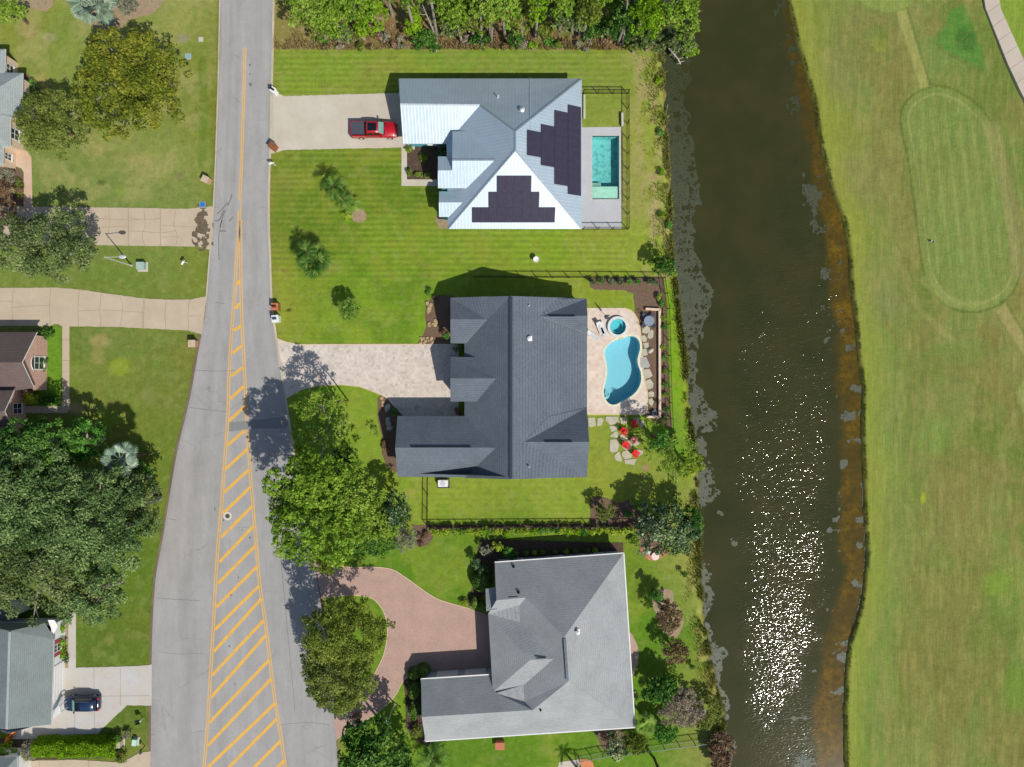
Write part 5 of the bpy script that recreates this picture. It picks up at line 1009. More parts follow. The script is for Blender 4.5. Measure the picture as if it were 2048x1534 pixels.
def mailbox_pillar(px, py, c, label, s=.6, h=1.25, rz=0, boxc=None, cap='#c9b59a', roofed=True):
    r = empty('mailbox', W(px, py), label, 'mailbox', rz)
    bm = bmesh.new(); box(bm, (0, 0, h / 2), (s, s, h)); bmlink('pillar', bm, c, r, bevel=.01)
    bm = bmesh.new(); box(bm, (0, 0, h + .03), (s + .12, s + .12, .06)); bmlink('cap', bm, plain('cap_stone', cap, .8), r, bevel=.01)
    if boxc:
        bm = bmesh.new(); box(bm, (-.05, 0, h + .16), (.5, .24, .14)); bmesh.ops.create_cone(bm, segments=14, radius1=.12, radius2=.12, depth=.5, cap_ends=True, matrix=Matrix.Translation((-.05, 0, h + .23)) @ Matrix.Rotation(math.pi / 2, 4, 'Y')); bmlink('letter_box', bm, boxc, r)
MB_BR = m_paver('mail_brick', '#a8643c', '#94502f', '#c79a7a', 9, .2); MB_PK = m_paver('mail_pink_brick', '#c99a80', '#b5836a', '#d8bca8', 9, .2); MB_BG = m_paver('mail_beige_brick', '#c9a488', '#b8907a', '#dcc3ac', 9, .2)
mailbox_pillar(552, 187, M_WHITE, 'white pillar mailbox with black box at the top corner of the concrete drive', .55, 1.2, R(-35), M_BLACK, '#eeeeee')
mailbox_pillar(550, 297, MB_BR, 'rust brown brick mailbox at the lower corner of the concrete drive', .75, 1.15, R(-35), None, '#8a5a40')
mailbox_pillar(555, 615, MB_BR, 'brick mailbox with dark red top standing above the white one by the road', .8, 1.1, 0, plain('dark_red_paint', '#6b1c1c', .5), '#c07c52')
mailbox_pillar(556, 639, M_WHITE, 'white pillar mailbox with dark grey box just below a brick one', .8, 1.1, R(6), plain('grey_box', '#4a5666', .5), '#eaf0f0')
mailbox_pillar(417, 363, MB_BG, 'beige brick mailbox leaning toward the road on the upper left lawn', .75, 1.1, R(-25))
mailbox_pillar(391, 688, MB_PK, 'pinkish brick mailbox below the second left drive', .8, 1.1, 0)
def post_mailbox(px, py, label, m1, m2, rz=0, two_=False):
    r = empty('mailbox', W(px, py), label, 'mailbox', rz); bm = bmesh.new(); cyl(bm, (0, 0, 0), (0, 0, 1.05), .05, .05, 8); box(bm, (-.1, 0, 1.0), (.6, .09, .06)); bmlink('post', bm, m1, r)
    for s in ((-.16, .16) if two_ else (0,)):
        bm = bmesh.new(); box(bm, (-.2, s, 1.14), (.5, .2, .16)); bmesh.ops.create_cone(bm, segments=14, radius1=.1, radius2=.1, depth=.5, cap_ends=True, matrix=Matrix.Translation((-.2, s, 1.22)) @ Matrix.Rotation(math.pi / 2, 4, 'Y')); bmlink('letter_box', bm, m2, r)
post_mailbox(551, 331, 'white post mailbox on the grass below the concrete drive', M_WHITE, M_WHITE, R(20)); post_mailbox(287, 1436, 'black twin mailbox on the lower left grass corner', M_WHITE, M_BLACK, R(10), True)
post_mailbox(375, 526, 'small white marker post on grass between the left drives', M_WHITE, M_WHITE, R(60)); post_mailbox(290, 1492, 'small dark post mailbox beside the road at the bottom left', M_BLACK, M_BLACK, R(90))
def cabinet(px, py, sx, sy, h, c, label, cat='utility box', rz=0, name='utility_box'):
    r = empty(name, W(px, py), label, cat, rz); bm = bmesh.new(); box(bm, (0, 0, h / 2), (sx, sy, h)); bmlink('cabinet', bm, c, r, bevel=.03)
    bm = bmesh.new(); box(bm, (0, 0, h + .03), (sx + .06, sy + .06, .06)); bmlink('lid', bm, c, r, bevel=.02); bm = bmesh.new(); box(bm, (0, -.05, .03), (sx + .35, sy + .35, .08)); bmlink('base_slab', bm, M_CONC, r)
M_UTIL = plain('utility_green', '#a9bfb4', .6)
cabinet(286, 533, .95, .9, .75, M_UTIL, 'pale green transformer box on grass beside the street lamp'); cabinet(273, 1481, .5, .75, .6, plain('mint_paint', '#bfe3cf', .6), 'small mint green utility box near the bottom left road edge', rz=R(-8)); cabinet(241, 1483, .85, .75, .9, plain('tan_box', '#b9b09a', .7), 'tan utility cabinet at the right end of the clipped hedge')
def lid(px, py, c, label, s=.75):
    r = empty('utility_cover', W(px, py), label, 'cover'); bm = bmesh.new(); box(bm, (0, 0, .03), (s, s, .08)); bmlink('frame', bm, M_CONCG, r); bm = bmesh.new(); box(bm, (0, 0, .08), (s * .85, s * .85, .03)); box(bm, (.1, 0, .1), (.12, .04, .02)); bmlink('lid', bm, c, r)
lid(405.5, 409.5, plain('blue_paint', '#2f7fc8', .5), 'bright blue utility cover at the road end of the upper left drive'); lid(376.5, 113, plain('pale_blue_paint', '#8fb5c0', .6), 'pale blue grey utility cover on grass near the yellow green tree'); lid(402, 79, M_CONCG, 'grey utility cover on the grass verge at the top left', .6)
lid(1272.5, 1314, M_EDGE, 'small cream irrigation cover on the lawn east of the grey roofed house', .35)
# air conditioning unit
r = empty('air_conditioner', W(887, 965), 'white air conditioning unit against the south wall of the charcoal roofed house', 'air conditioner')
bm = bmesh.new(); box(bm, (0, 0, .5), (1.25, .85, 1.0)); bmlink('casing', bm, M_WHITE, r, bevel=.03); bm = bmesh.new(); lathe(bm, [(.34, 1.0), (.34, 1.03), (.3, 1.03), (.001, 1.02)], 20); bmlink('fan_grille', bm, M_VENT, r)
bm = bmesh.new(); box(bm, (0, -.05, .04), (1.6, 1.3, .08)); bmlink('base_slab', bm, M_DKTRIM, r)
# ------------------------------------------------------------------ garden furniture
M_REDP2 = plain('red_plastic', '#e8242c', .5, var=.04); M_CORAL = plain('coral_paint', '#f09080', .6)
def adirondack(px, py, rz, label, mat=None):
    r = empty('garden_chair', W(px, py, .07), label, 'garden chair', rz, 'red garden chairs on the flagstones'); mat = mat or M_REDP2
    bm = bmesh.new()
    for i in range(5): bar(bm, (.42 - i * .13, -.27, .40 - i * .035), (.42 - i * .13, .27, .40 - i * .035), .115, .025)
    bmlink('seat', bm, mat, r)
    bm = bmesh.new()
    for i in range(5): y = -.24 + i * .12; bar(bm, (-.12, y, .25), (-.52, y * 1.15, 1.0 - abs(i - 2) * .04), .105, .022)
    bmlink('backrest', bm, mat, r)
    for s in (-1, 1):
        bm = bmesh.new(); box(bm, (.1, s * .36, .62), (.8, .14, .03)); bmlink('armrest', bm, mat, r)
        bm = bmesh.new(); bar(bm, (.42, s * .31, .6), (.42, s * .31, 0), .04, .1); bmlink('leg', bm, mat, r); bm = bmesh.new(); bar(bm, (.45, s * .28, .36), (-.5, s * .28, .04), .035, .11); bmlink('leg', bm, mat, r)
for i, (x, y, a, l) in enumerate([(1246.5, 862, -38, 'red adirondack chair left of the coral table'), (1250.5, 889, -30, 'red adirondack chair just below the coral table'), (1270, 906.5, -35, 'lowest red adirondack chair on a pale flagstone'), (1267.5, 847.5, -80, 'red adirondack chair in tree shade above the coral table')]): adirondack(x, y, R(a), l)
def round_table(px, py, rr_, h, mat, label, base=.07, legs=4, name='table', edge=None):
    r = empty(name, W(px, py, base), label, 'table'); bm = bmesh.new(); lathe(bm, [(.001, h), (rr_ - .02, h), (rr_, h - .015), (rr_, h - .04), (.001, h - .04)], 28); bmlink('table_top', bm, mat, r)
    for i in range(legs):
        a = math.pi / 4 + i * 2 * math.pi / legs; bm = bmesh.new(); cyl(bm, (rr_ * .5 * math.cos(a), rr_ * .5 * math.sin(a), h - .04), (rr_ * .8 * math.cos(a), rr_ * .8 * math.sin(a), 0), .025, .025, 6); bmlink('leg', bm, mat, r)
round_table(1267, 879.5, .46, .5, M_CORAL, 'small round coral table among the red chairs'); round_table(1296, 642.5, .66, .74, plain('slate_table', '#8a97ac', .5), 'round blue grey patio table inside the seat wall corner'); round_table(1308.5, 1110, .5, .72, plain('cream_table', '#f3ddd0', .6), 'round white table on the small brick patio near the canal', .05)
def bistro(px, py, rz, label, mat, group):
    r = empty('patio_chair', W(px, py, .06), label, 'patio chair', rz, group)
    bm = bmesh.new(); box(bm, (0, 0, .44), (.44, .44, .03)); bmlink('seat', bm, mat, r, bevel=.01)
    bm = bmesh.new()
    for i in range(5): cyl(bm, (-.22, -.18 + i * .09, .45), (-.3, -.18 + i * .09, .9), .012, .012, 6)
    bar(bm, (-.3, -.22, .9), (-.3, .22, .9), .03, .05); bmlink('backrest', bm, mat, r)
    for sx in (-1, 1):
        for sy in (-1, 1): bm = bmesh.new(); cyl(bm, (sx * .2, sy * .2, .44), (sx * .23, sy * .23, 0), .017, .017, 6); bmlink('leg', bm, mat, r)
    for sy in (-1, 1): bm = bmesh.new(); bar(bm, (-.26, sy * .23, .66), (.2, sy * .23, .66), .03, .02); bar(bm, (.2, sy * .23, .66), (.2, sy * .23, .44), .02, .02); bmlink('armrest', bm, mat, r)
M_IRON = plain('grey_iron', '#4a5263', .5)
for x, y, a, l in ((1287, 631, -45, 'upper left dark metal chair at the blue grey table'), (1303, 631, -130, 'upper right dark metal chair at the blue grey table'), (1306, 652, 135, 'lower right dark metal chair at the blue grey table'), (1286, 652, 45, 'lower left dark metal chair at the blue grey table')): bistro(x, y, R(a), l, M_IRON, 'metal chairs around the blue grey table')
for x, y, a, l in ((1296, 1103, -30, 'white patio chair left of the white brick patio table'), (1318, 1101, -150, 'white patio chair right of the white brick patio table')): bistro(x, y, R(a), l, M_WHITE, 'white chairs on the brick patio')
def lounger(px, py, rz, up, label):
    r = empty('sun_lounger', W(px, py, .05), label, 'sun lounger', rz, 'sun loungers on the terrace'); m = plain('sling_grey', '#cfd0d2', .6) if 'sling_grey' not in bpy.data.materials else bpy.data.materials['sling_grey']
    bm = bmesh.new(); box(bm, (.32, 0, .32), (1.25, .56, .02)); bmlink('seat', bm, m, r); e = Vector((-.7 * math.cos(up), 0, .7 * math.sin(up))); bm = bmesh.new(); bar(bm, (-.3, 0, .33), Vector((-.3, 0, .33)) + e, .56, .02); bmlink('backrest', bm, m, r)
    bm = bmesh.new()
    for s in (-1, 1): bar(bm, (-.35, s * .3, .32), (.95, s * .3, .32), .04, .04)
    bmlink('frame', bm, M_WHITE, r)
    for x in (-.3, .9):
        for s in (-1, 1): bm = bmesh.new(); cyl(bm, (x, s * .29, .32), (x, s * .29, 0), .02, .02, 6); bmlink('leg', bm, M_WHITE, r)
lounger(1199, 655, R(-66), R(55), 'white sling lounger with raised back between house and hot tub'); lounger(1184, 671, R(-36), R(40), 'white sling lounger partly tucked beneath the eave of the charcoal roof'); lounger(1206, 659, R(-72), R(12), 'flat white sling lounger closest to the hot tub rim')
r = empty('parasol', W(1213, 634, .05), 'closed grey parasol beside the hot tub', 'parasol'); bm = bmesh.new(); cyl(bm, (0, 0, 0), (0, 0, 2.8), .03, .03, 8); bmlink('pole', bm, M_VENT, r); bm = bmesh.new(); cyl(bm, (0, 0, 1.35), (0, 0, 2.85), .15, .04, 10); bmlink('canopy', bm, plain('parasol_fabric', '#8a8880', .8), r); bm = bmesh.new(); lathe(bm, [(.001, .1), (.26, .08), (.3, 0)], 16); bmlink('base', bm, M_IRON, r)
r = empty('fire_bowl', W(1308, 826, .05), 'small dark metal bowl at the lower corner of the seat wall', 'fire bowl'); bm = bmesh.new(); lathe(bm, [(.001, .18), (.3, .4), (.36, .42), (.33, .36), (.15, .1), (.2, 0)], 18); bmlink('bowl', bm, M_IRON, r)
r = empty('bird_bath', W(1072, 521), 'small white bird bath alone on the striped lawn', 'bird bath'); bm = bmesh.new(); lathe(bm, [(.001, .78), (.3, .84), (.38, .9), (.4, .86), (.2, .74), (.1, .66)], 20); bmlink('bowl', bm, M_WHITE, r); bm = bmesh.new(); lathe(bm, [(.1, .68), (.07, .3), (.12, .1), (.22, .05), (.24, 0)], 14); bmlink('pedestal', bm, M_WHITE, r)
r = empty('golf_marker', W(1861, 483, .1), 'tiny black and white tee marker on the pill shaped tee', 'tee marker'); bm = bmesh.new(); cyl(bm, (0, 0, 0), (0, 0, .35), .09, .07, 10); bmlink('post', bm, M_WHITE, r); bm = bmesh.new(); cyl(bm, (.22, -.02, 0), (.22, -.02, .22), .12, .1, 10); bmlink('block', bm, M_BLACK, r)
r = empty('kayak', W(22, 1470, .3), 'orange kayak lying against the hedge behind the white walled house', 'kayak', R(55)); loft([(-1.6, [(0, 0), (.03, .06), (0, .1), (-.03, .06)]), (-.9, [(0, -.1), (.3, .1), (0, .22), (-.3, .1)]), (.3, [(0, -.15), (.38, .1), (0, .24), (-.38, .1)]), (1.5, [(0, 0), (.05, .08), (0, .13), (-.05, .08)])], plain('orange_plastic', '#f08a2a', .4), 'hull', r); bm = bmesh.new(); lathe(bm, [(.3, .2), (.22, .22), (.2, .1), (.001, .05)], 16); bmlink('cockpit', bm, M_BLACK, r)
# ------------------------------------------------------------------ plants
F = dict(
 yel=foliage('leaf_yellow_green', '#43561a', '#707e28', '#a09a3a'), oliv=foliage('leaf_olive', '#4a5a26', '#728038', '#959e52'), oak=foliage('leaf_live_oak', '#34502a', '#5c7844', '#94a868', .2), oak2=foliage('leaf_oak_dull', '#3a4a2a', '#5f7340', '#8f9a62', .2),
 pine=foliage('leaf_pine', '#446418', '#789c30', '#a4bc4c'), brt=foliage('leaf_bright', '#4c6a1c', '#7a9a34', '#a6b854'), brush=foliage('leaf_brush', '#46561c', '#6f8030', '#9fa850'), dark=foliage('leaf_dark', '#1c3c16', '#35601f', '#7a9a48', .15),
 mag=foliage('leaf_magnolia', '#1f3a22', '#456238', '#a3b08a', .1), red=foliage('leaf_reddish', '#4a3a26', '#7a6848', '#b09a72'), grey=foliage('leaf_grey', '#68705a', '#8f9078', '#b0a894'), ging=foliage('leaf_ginger', '#5a7a1c', '#8fa830', '#c0cc50'),
 hedge=foliage('leaf_hedge', '#4a7010', '#78a01c', '#a0bc34'), topi=foliage('leaf_topiary', '#2c4a18', '#587830', '#8fa050', .15), palm=foliage('leaf_palm', '#1c3c14', '#3c6224', '#8aa04c', .2), silv=foliage('leaf_silver', '#4f6a58', '#8ea48c', '#c4d0b8', .15),
 weep=foliage('leaf_weeping', '#557a2c', '#7a9c40', '#a0b860'), brown=foliage('leaf_brown', '#64503c', '#8c725a', '#b09a7c'), pinkf=foliage('leaf_pinkgrey', '#6a6050', '#8f8470', '#b8a898'), fern=foliage('leaf_fern', '#2a5a1c', '#4a8030', '#7aa848', .2), canna=foliage('leaf_cream', '#7a9050', '#b8c080', '#f0e8d0'))
def leaf_cards(name, P, N, Sz, tint, mat, aspect, parent, g):
    n = len(P); a = g.normal(size=(n, 3)); T = np.cross(N, a); T /= np.linalg.norm(T, axis=1)[:, None] + 1e-9; B = np.cross(N, T); s = Sz[:, None]
    V = np.stack([P + T * s * aspect * .5, P + B * s * .5, P - T * s * aspect * .5, P - B * s * .5], 1).reshape(-1, 3)
    me = np_mesh(name, V, np.arange(n * 4).reshape(n, 4)); me.attributes.new('tint', 'FLOAT', 'FACE').data.foreach_set('value', np.clip(tint, 0, 1).astype(np.float32))
    return link(name, me, mat, parent)
def unit(g, n):
    v = g.normal(size=(n, 3)); return v / np.linalg.norm(v, axis=1)[:, None]
def crown(parent, g, rx, ry, rz, zc, mat, leaf=.3, dens=1., puff=(.09, .2), shape='dome', aspect=1.7, holes=.0, name='crown', zmin=.15, lobes=.16):
    mean = math.sqrt(rx * ry); p0, p1 = max(.2, puff[0] * mean), max(.32, min(1.15, puff[1] * mean)); K = int(max(9, 3.0 * rx * ry / ((p0 + p1) / 2) ** 2))
    th = g.uniform(0, 2 * math.pi, K); rr = np.sqrt(g.uniform(0, 1, K)); ph = g.uniform(0, 6, 3)
    ol = 1 + lobes * (np.sin(th * 3 + ph[0]) * .5 + np.sin(th * 5 + ph[1]) * .4 + np.sin(th * 9 + ph[2]) * .35) + g.normal(0, .03, K)
    pr = g.uniform(p0, p1, K) * (1.15 - .4 * rr); rr2 = np.minimum(rr * (1 - pr / mean * .55), 1)
    cx = np.cos(th) * rr2 * ol * rx; cy = np.sin(th) * rr2 * ol * ry
    # broad limbs lift some parts of the crown above others
    und = (vnoise(cx / 1.7 + 50, cy / 1.7 + 50, int(g.integers(1, 999))) - .5) * min(1.3, rz * .45)
    cz = rz * np.sqrt((1 - rr2 ** 2 * .97).clip(0, 1)) * g.uniform(.7, 1.0, K) + und * (1 - rr2 * .3)
    low = g.uniform(size=K) < .16; cz = np.where(low, cz * g.uniform(.1, .6, K), cz)
    hn = vnoise(cx / 1.1 + 9, cy / 1.1 + 9, int(g.integers(1, 999))); keep = ~((hn < .05 + holes * .75) & ~low)
    cx, cy, cz, pr = cx[keep], cy[keep], cz[keep], pr[keep]; K = len(cx)
    tp = g.normal(.5, .11, K) + (vnoise(cx / 2.2 + 5, cy / 2.2 + 5, int(g.integers(1, 999))) - .5) * .35; cnt = (pr ** 2 / (leaf ** 2) * 9.0 * dens).astype(int) + 6
    ix = np.repeat(np.arange(K), cnt); n = len(ix); d = unit(g, n); d[:, 2] = np.where(d[:, 2] < -.25, -d[:, 2], d[:, 2])
    rad = pr[ix] * (g.uniform(.5, 1.05, n) ** .7 + (g.uniform(size=n) < .1) * g.uniform(.1, .4, n)); P = np.stack([cx[ix], cy[ix], cz[ix]], 1) + d * rad[:, None] * np.array([1, 1, .75]); P[:, 2] += zc
    P[:, 2] = np.maximum(P[:, 2], zmin)
    N = d * .8 + unit(g, n) * .8 + np.array([0, 0, .3]); N /= np.linalg.norm(N, axis=1)[:, None]
    o = leaf_cards(name, P, N, leaf * .68 * g.uniform(.5, 1.35, n), tp[ix] + g.normal(0, .2, n), mat, aspect, parent, g)
    return o, np.stack([cx, cy, cz + zc], 1), pr
def trunk(parent, g, h, tops, r0=.2, mat=None, nl=6, poke=0.):
    bm = bmesh.new(); bend = Vector((g.uniform(-.3, .3), g.uniform(-.3, .3), h * .5)); cyl(bm, (0, 0, -.1), bend, r0, r0 * .8, 8); cyl(bm, bend, (bend.x * .5, bend.y * .5, h * .8), r0 * .8, r0 * .45, 8); fork = Vector((bend.x * .7, bend.y * .7, h * .62))
    for i in g.permutation(len(tops))[:nl]:
        t = Vector(tops[i]); t.z += poke; m = fork.lerp(t, .55) + Vector((g.uniform(-.3, .3), g.uniform(-.3, .3), .2)); cyl(bm, fork, m, r0 * .38, r0 * .24, 6); cyl(bm, m, t, r0 * .24, r0 * .08, 5)
        if poke: t2 = m.lerp(t, .6) + Vector((g.uniform(-.8, .8), g.uniform(-.8, .8), .3)); cyl(bm, m.lerp(t, .3), t2, r0 * .16, r0 * .05, 5)
    return bmlink('trunk', bm, mat or M_BARK, parent)
seed = [100]
def tree(px, py, rx, ry, h, mat, label, group=None, name='tree', leaf=.3, dens=1., shape='dome', tr=.2, poke=0., bark=None, aspect=1.7, cat='tree', thick=.42, holes=0., puff=(.09, .2), nl=6, base=None, lobes=.16):
    """px,py,rx,ry in photo pixels as the crown appears; h: height (m)"""
    seed[0] += 1; g = np.random.default_rng(seed[0]); zc = h * (1 - thick); rz = h * thick; k = (1 - (h * .72) / H) / S; c = W(px, py, h * .72)
    r = empty(name, (c.x, c.y, 0), label, cat, group=group)
    o, tops, pr = crown(r, g, rx * k, ry * k, rz, zc, F[mat], leaf, dens, puff, shape, aspect, holes, lobes=lobes)
    trunk(r, g, h, tops, tr, bark, nl, poke); return r
def shrub(px, py, rx, ry, h, mat, label, group=None, leaf=.16, dens=1., tight=False, name='shrub', cat='shrub', puff=(.22, .4)):
    seed[0] += 1; g = np.random.default_rng(seed[0]); c = W(px, py, h * .5); k = (1 - h * .5 / H) / S; r = empty(name, (c.x, c.y, 0), label, cat, group=group)
    if tight:   # clipped: leaves on one smooth shell
        n = int(4 * math.pi * rx * ry * k * k / leaf ** 2 * 2.2 * dens); d = unit(g, n); d[:, 2] = np.abs(d[:, 2]); P = d * np.array([rx * k, ry * k, h * .95]) * g.uniform(.93, 1.02, (n, 1)); P[:, 2] += .05
        N = d + unit(g, n) * .55; N /= np.linalg.norm(N, axis=1)[:, None]; leaf_cards('foliage', P, N, leaf * g.uniform(.7, 1.2, n), .45 + g.normal(0, .2, n) + .2 * np.sin(P[:, 0] * 3), F[mat], 1.5, r, g); tops = [(0, 0, h * .7)] * 4
    else: o, tops, pr = crown(r, g, rx * k, ry * k, h * .7, h * .28, F[mat], leaf, dens, puff, 'dome', 1.8, 0, 'foliage', .03)
    bm = bmesh.new(); [cyl(bm, (0, 0, -.05), (Vector(t) * .8), .035, .015, 5) for t in list(tops)[:4]]; bmlink('stem', bm, M_BARK, r); return r
def fronds(parent, g, n, L, z, mat, kind='fan', up=(-.3, .9), droop=.5, wid=.5, name='fronds', tmid=.5, blades=15):
    V = []; T = []
    for i in range(n):
        az = i * 2.39996 + g.uniform(-.2, .2); el = g.uniform(*up); l = L * g.uniform(.8, 1.1); dr = Vector((math.cos(az) * math.cos(el), math.sin(az) * math.cos(el), math.sin(el))); side = Vector((-math.sin(az), math.cos(az), 0)); tt = g.uniform(.25, .8)
        if kind == 'fan':
            hub = Vector((0, 0, z)) + dr * l * .45; w0 = .012 * L + .01
            V += [Vector((0, 0, z)) - side * w0, Vector((0, 0, z)) + side * w0, hub + side * w0, hub - side * w0]; T.append(tt)
            for b in range(blades):
                a = (b / (blades - 1) - .5) * 2.6; bd = (dr * math.cos(a) + side * math.sin(a)).normalized(); bl = l * .58 * (1 - .25 * abs(a) / 1.3); tip = hub + bd * bl + Vector((0, 0, -bl * droop * .45)); mid = hub + bd * bl * .55 + Vector((0, 0, -.03)); ws = bd.cross(Vector((0, 0, 1))).normalized() * (bl * wid * .13) + Vector((0, 0, g.uniform(-.02, .02)))
                V += [hub, mid + ws, tip, mid - ws]; T.append(tt + g.uniform(-.22, .22))
        else:     # feather
            pts = [Vector((0, 0, z)) + dr * l * t - Vector((0, 0, droop * l * t * t)) for t in np.linspace(0, 1, 9)]
            for a, b in zip(pts[1:], pts[2:]):
                for s in (-1, 1):
                    q = a + side * s * l * wid * .35 + (b - a) * 2.2 - Vector((0, 0, l * .05)); V += [a, a + (b - a) * .75, q + (b - a) * .2, q]; T.append(tt + g.uniform(-.2, .2))
    me = np_mesh(name, np.array([tuple(v) for v in V]), np.arange(len(V)).reshape(-1, 4)); me.attributes.new('tint', 'FLOAT', 'FACE').data.foreach_set('value', np.clip(T, 0, 1).astype(np.float32)); return link(name, me, F[mat], parent)
def palm(px, py, rpx, h, mat, label, n=26, name='palm_tree', cat='palm', kind='fan', tr=.14, group=None, droop=.5, wid=.45, up=(-.35, 1.0), blades=15):
    seed[0] += 1; g = np.random.default_rng(seed[0]); c = W(px, py, h); r = empty(name, (c.x, c.y, 0), label, cat, group=group)
    fronds(r, g, n, rpx / S * (1 - h / H) * 1.05, h, mat, kind, up, droop, wid, blades=blades); bm = bmesh.new(); cyl(bm, (0, 0, -.1), (0, 0, h), tr * 1.2, tr, 10); bmlink('trunk', bm, M_BARK, r); return r
# --- left side trees
tree(262, 168, 116, 112, 8.5, 'yel', 'broad yellow green tree on the upper left lawn', leaf=.30, poke=.35, bark=M_BARKW, nl=16, dens=1.25, tr=.3, lobes=.07)
tree(108, 250, 78, 72, 6.5, 'oliv', 'dull olive round tree in front of the upper left house', leaf=.24, dens=1.3, lobes=.05)
tree(88, 492, 120, 72, 7.5, 'oak2', 'spreading oak overhanging the upper left concrete drive', leaf=.27, poke=.1, bark=M_BARKW, nl=7, dens=1.3, tr=.22)
tree(0, 425, 40, 28, 4.0, 'brown', 'small purple brown tree at the left edge above the drive', leaf=.22, holes=.3)
tree(20, 20, 34, 26, 4.5, 'brt', 'bushy green tree cut by the top left corner', leaf=.25)
OK_ = 'live oaks massed along the left edge'
for i, (x, y, a, b, h, m, l) in enumerate([(60, 1000, 120, 120, 10.5, 'oak', 'dense live oak in the left mass just below the small palm'), (190, 1050, 120, 120, 10.5, 'oak', 'live oak bulging toward the road at the widest part of the left mass'), (70, 1150, 125, 95, 10, 'oak2', 'lowest left live oak hanging over the dark annex roof'), (185, 1190, 75, 62, 8.5, 'oak', 'live oak lobe reaching down over the narrow path'), (275, 1010, 52, 75, 7.5, 'oak2', 'small live oak closest to the road in the left mass'), (80, 890, 85, 62, 8.5, 'dark', 'dark green broadleaf tree at the top of the left mass'), (170, 880, 50, 45, 5.5, 'fern', 'bright green low tree beside the narrow path end'), (270, 960, 40, 42, 5, 'dark', 'dark shaded tree right of the silver palm'), (-20, 930, 70, 80, 9, 'oak2', 'live oak crossing the left picture edge')]):
    tree(x, y, a, b, h, m, l, OK_, leaf=.26, poke=.25 if i < 4 else 0, bark=M_BARKW, nl=9, dens=1.35, tr=.4, lobes=.12)
palm(241, 918, 36, 6.5, 'silv', 'silvery fan palm rising out of the left oak mass', 20, wid=.6, droop=.3, blades=15)
palm(190, 14, 50, 2.6, 'silv', 'large silver blue fan palm on a mulch bed at the top left', 24, wid=.6, droop=.3, blades=17)
tree(255, 6, 22, 24, 2.6, 'grey', 'grey green shrubby tree right of the silver palm', leaf=.2)
shrub(62, 180, 20, 20, 1.0, 'fern', 'low fern clump at the corner of the upper left house'); shrub(72, 200, 16, 18, .8, 'brt', 'bright leafy plant between the upper left house and olive tree')
shrub(8, 352, 26, 16, 1.2, 'grey', 'pale variegated shrub by the upper left porch'); shrub(14, 385, 30, 24, 1.8, 'brown', 'purple leaved shrub in the left edge bed'); shrub(38, 376, 10, 24, .6, 'oliv', 'low olive groundcover plant beside the pink path')
shrub(60, 705, 22, 16, 1.9, 'red', 'tan seeded shrub above the arched window'); shrub(62, 768, 20, 18, 1.7, 'red', 'tan seeded shrub below the arched window'); shrub(84, 728, 12, 16, 1.2, 'dark', 'dark shrub right of the arched window')
shrub(94, 668, 16, 12, 1.2, 'dark', 'dark shrub at the upper end of the bright turf strip'); shrub(62, 797, 17, 14, 1.4, 'ging', 'round lime green shrub at the foot of the brown roof'); shrub(102, 800, 22, 14, 1.0, 'dark', 'dark low shrub at the lower end of the turf strip')
for i, (y, l) in enumerate(((1250, 'upper'), (1283, 'middle'), (1304, 'lower'))): shrub(125, y, 9, 16, 1.1, 'hedge', l + ' yellow green shrub between white wall and narrow path', 'yellow shrubs by the white wall')
shrub(133, 1316, 6, 8, .7, 'mag', 'little dark shrub at the end of the white wall bed')
HG = 'plants of the lower left hedge'
for i, (x, y, a, b, h, m, l) in enumerate([(14, 1498, 26, 13, 1.9, 'hedge', 'leftmost rounded stretch of the lower left hedge'), (62, 1500, 26, 18, 1.9, 'grey', 'grey flowering bush near the left end of the hedge'), (48, 1512, 14, 10, 1.5, 'ging', 'light bush poking out below the hedge left end')]): shrub(x, y, a, b, h, m, l, HG)
seed[0] += 1; g = np.random.default_rng(seed[0]); c = W(152, 1497, 1.2); r = empty('hedge', (c.x, c.y, 0), 'long clipped bright green hedge above the bottom left drive', 'hedge')
n = 26000; P = g.uniform(-1, 1, (n, 3)); P[:, 0] *= 5.2; P[:, 1] *= 1.3; P[:, 2] = 1.95 * np.abs(1 - (np.abs(P[:, 1]) / 1.35) ** 4 * .9) * g.uniform(.35, 1.0, n) ** .3 + (vnoise(P[:, 0] * 1.6 + 30, P[:, 1] * 1.6 + 30, 3) - .5) * .5
leaf_cards('foliage', P, (lambda q: q / np.linalg.norm(q, axis=1)[:, None])(unit(g, n) + np.array([0, 0, .9])), .15 * g.uniform(.7, 1.4, n), g.normal(.5, .2, n), F['hedge'], 1.5, r, g); bm = bmesh.new(); [cyl(bm, (x, 0, 0), (x, 0, 1.5), .05, .03, 6) for x in np.linspace(-4.6, 4.6, 9)]; bmlink('stem', bm, M_BARK, r)
shrub(245, 1513, 12, 12, 1.6, 'oliv', 'round olive bush at the right end of the hedge'); shrub(256, 1468, 10, 8, .9, 'grey', 'wispy grey plant behind the mint green utility box'); shrub(238, 1475, 7, 10, 1.2, 'dark', 'dark bush behind the tan utility cabinet')
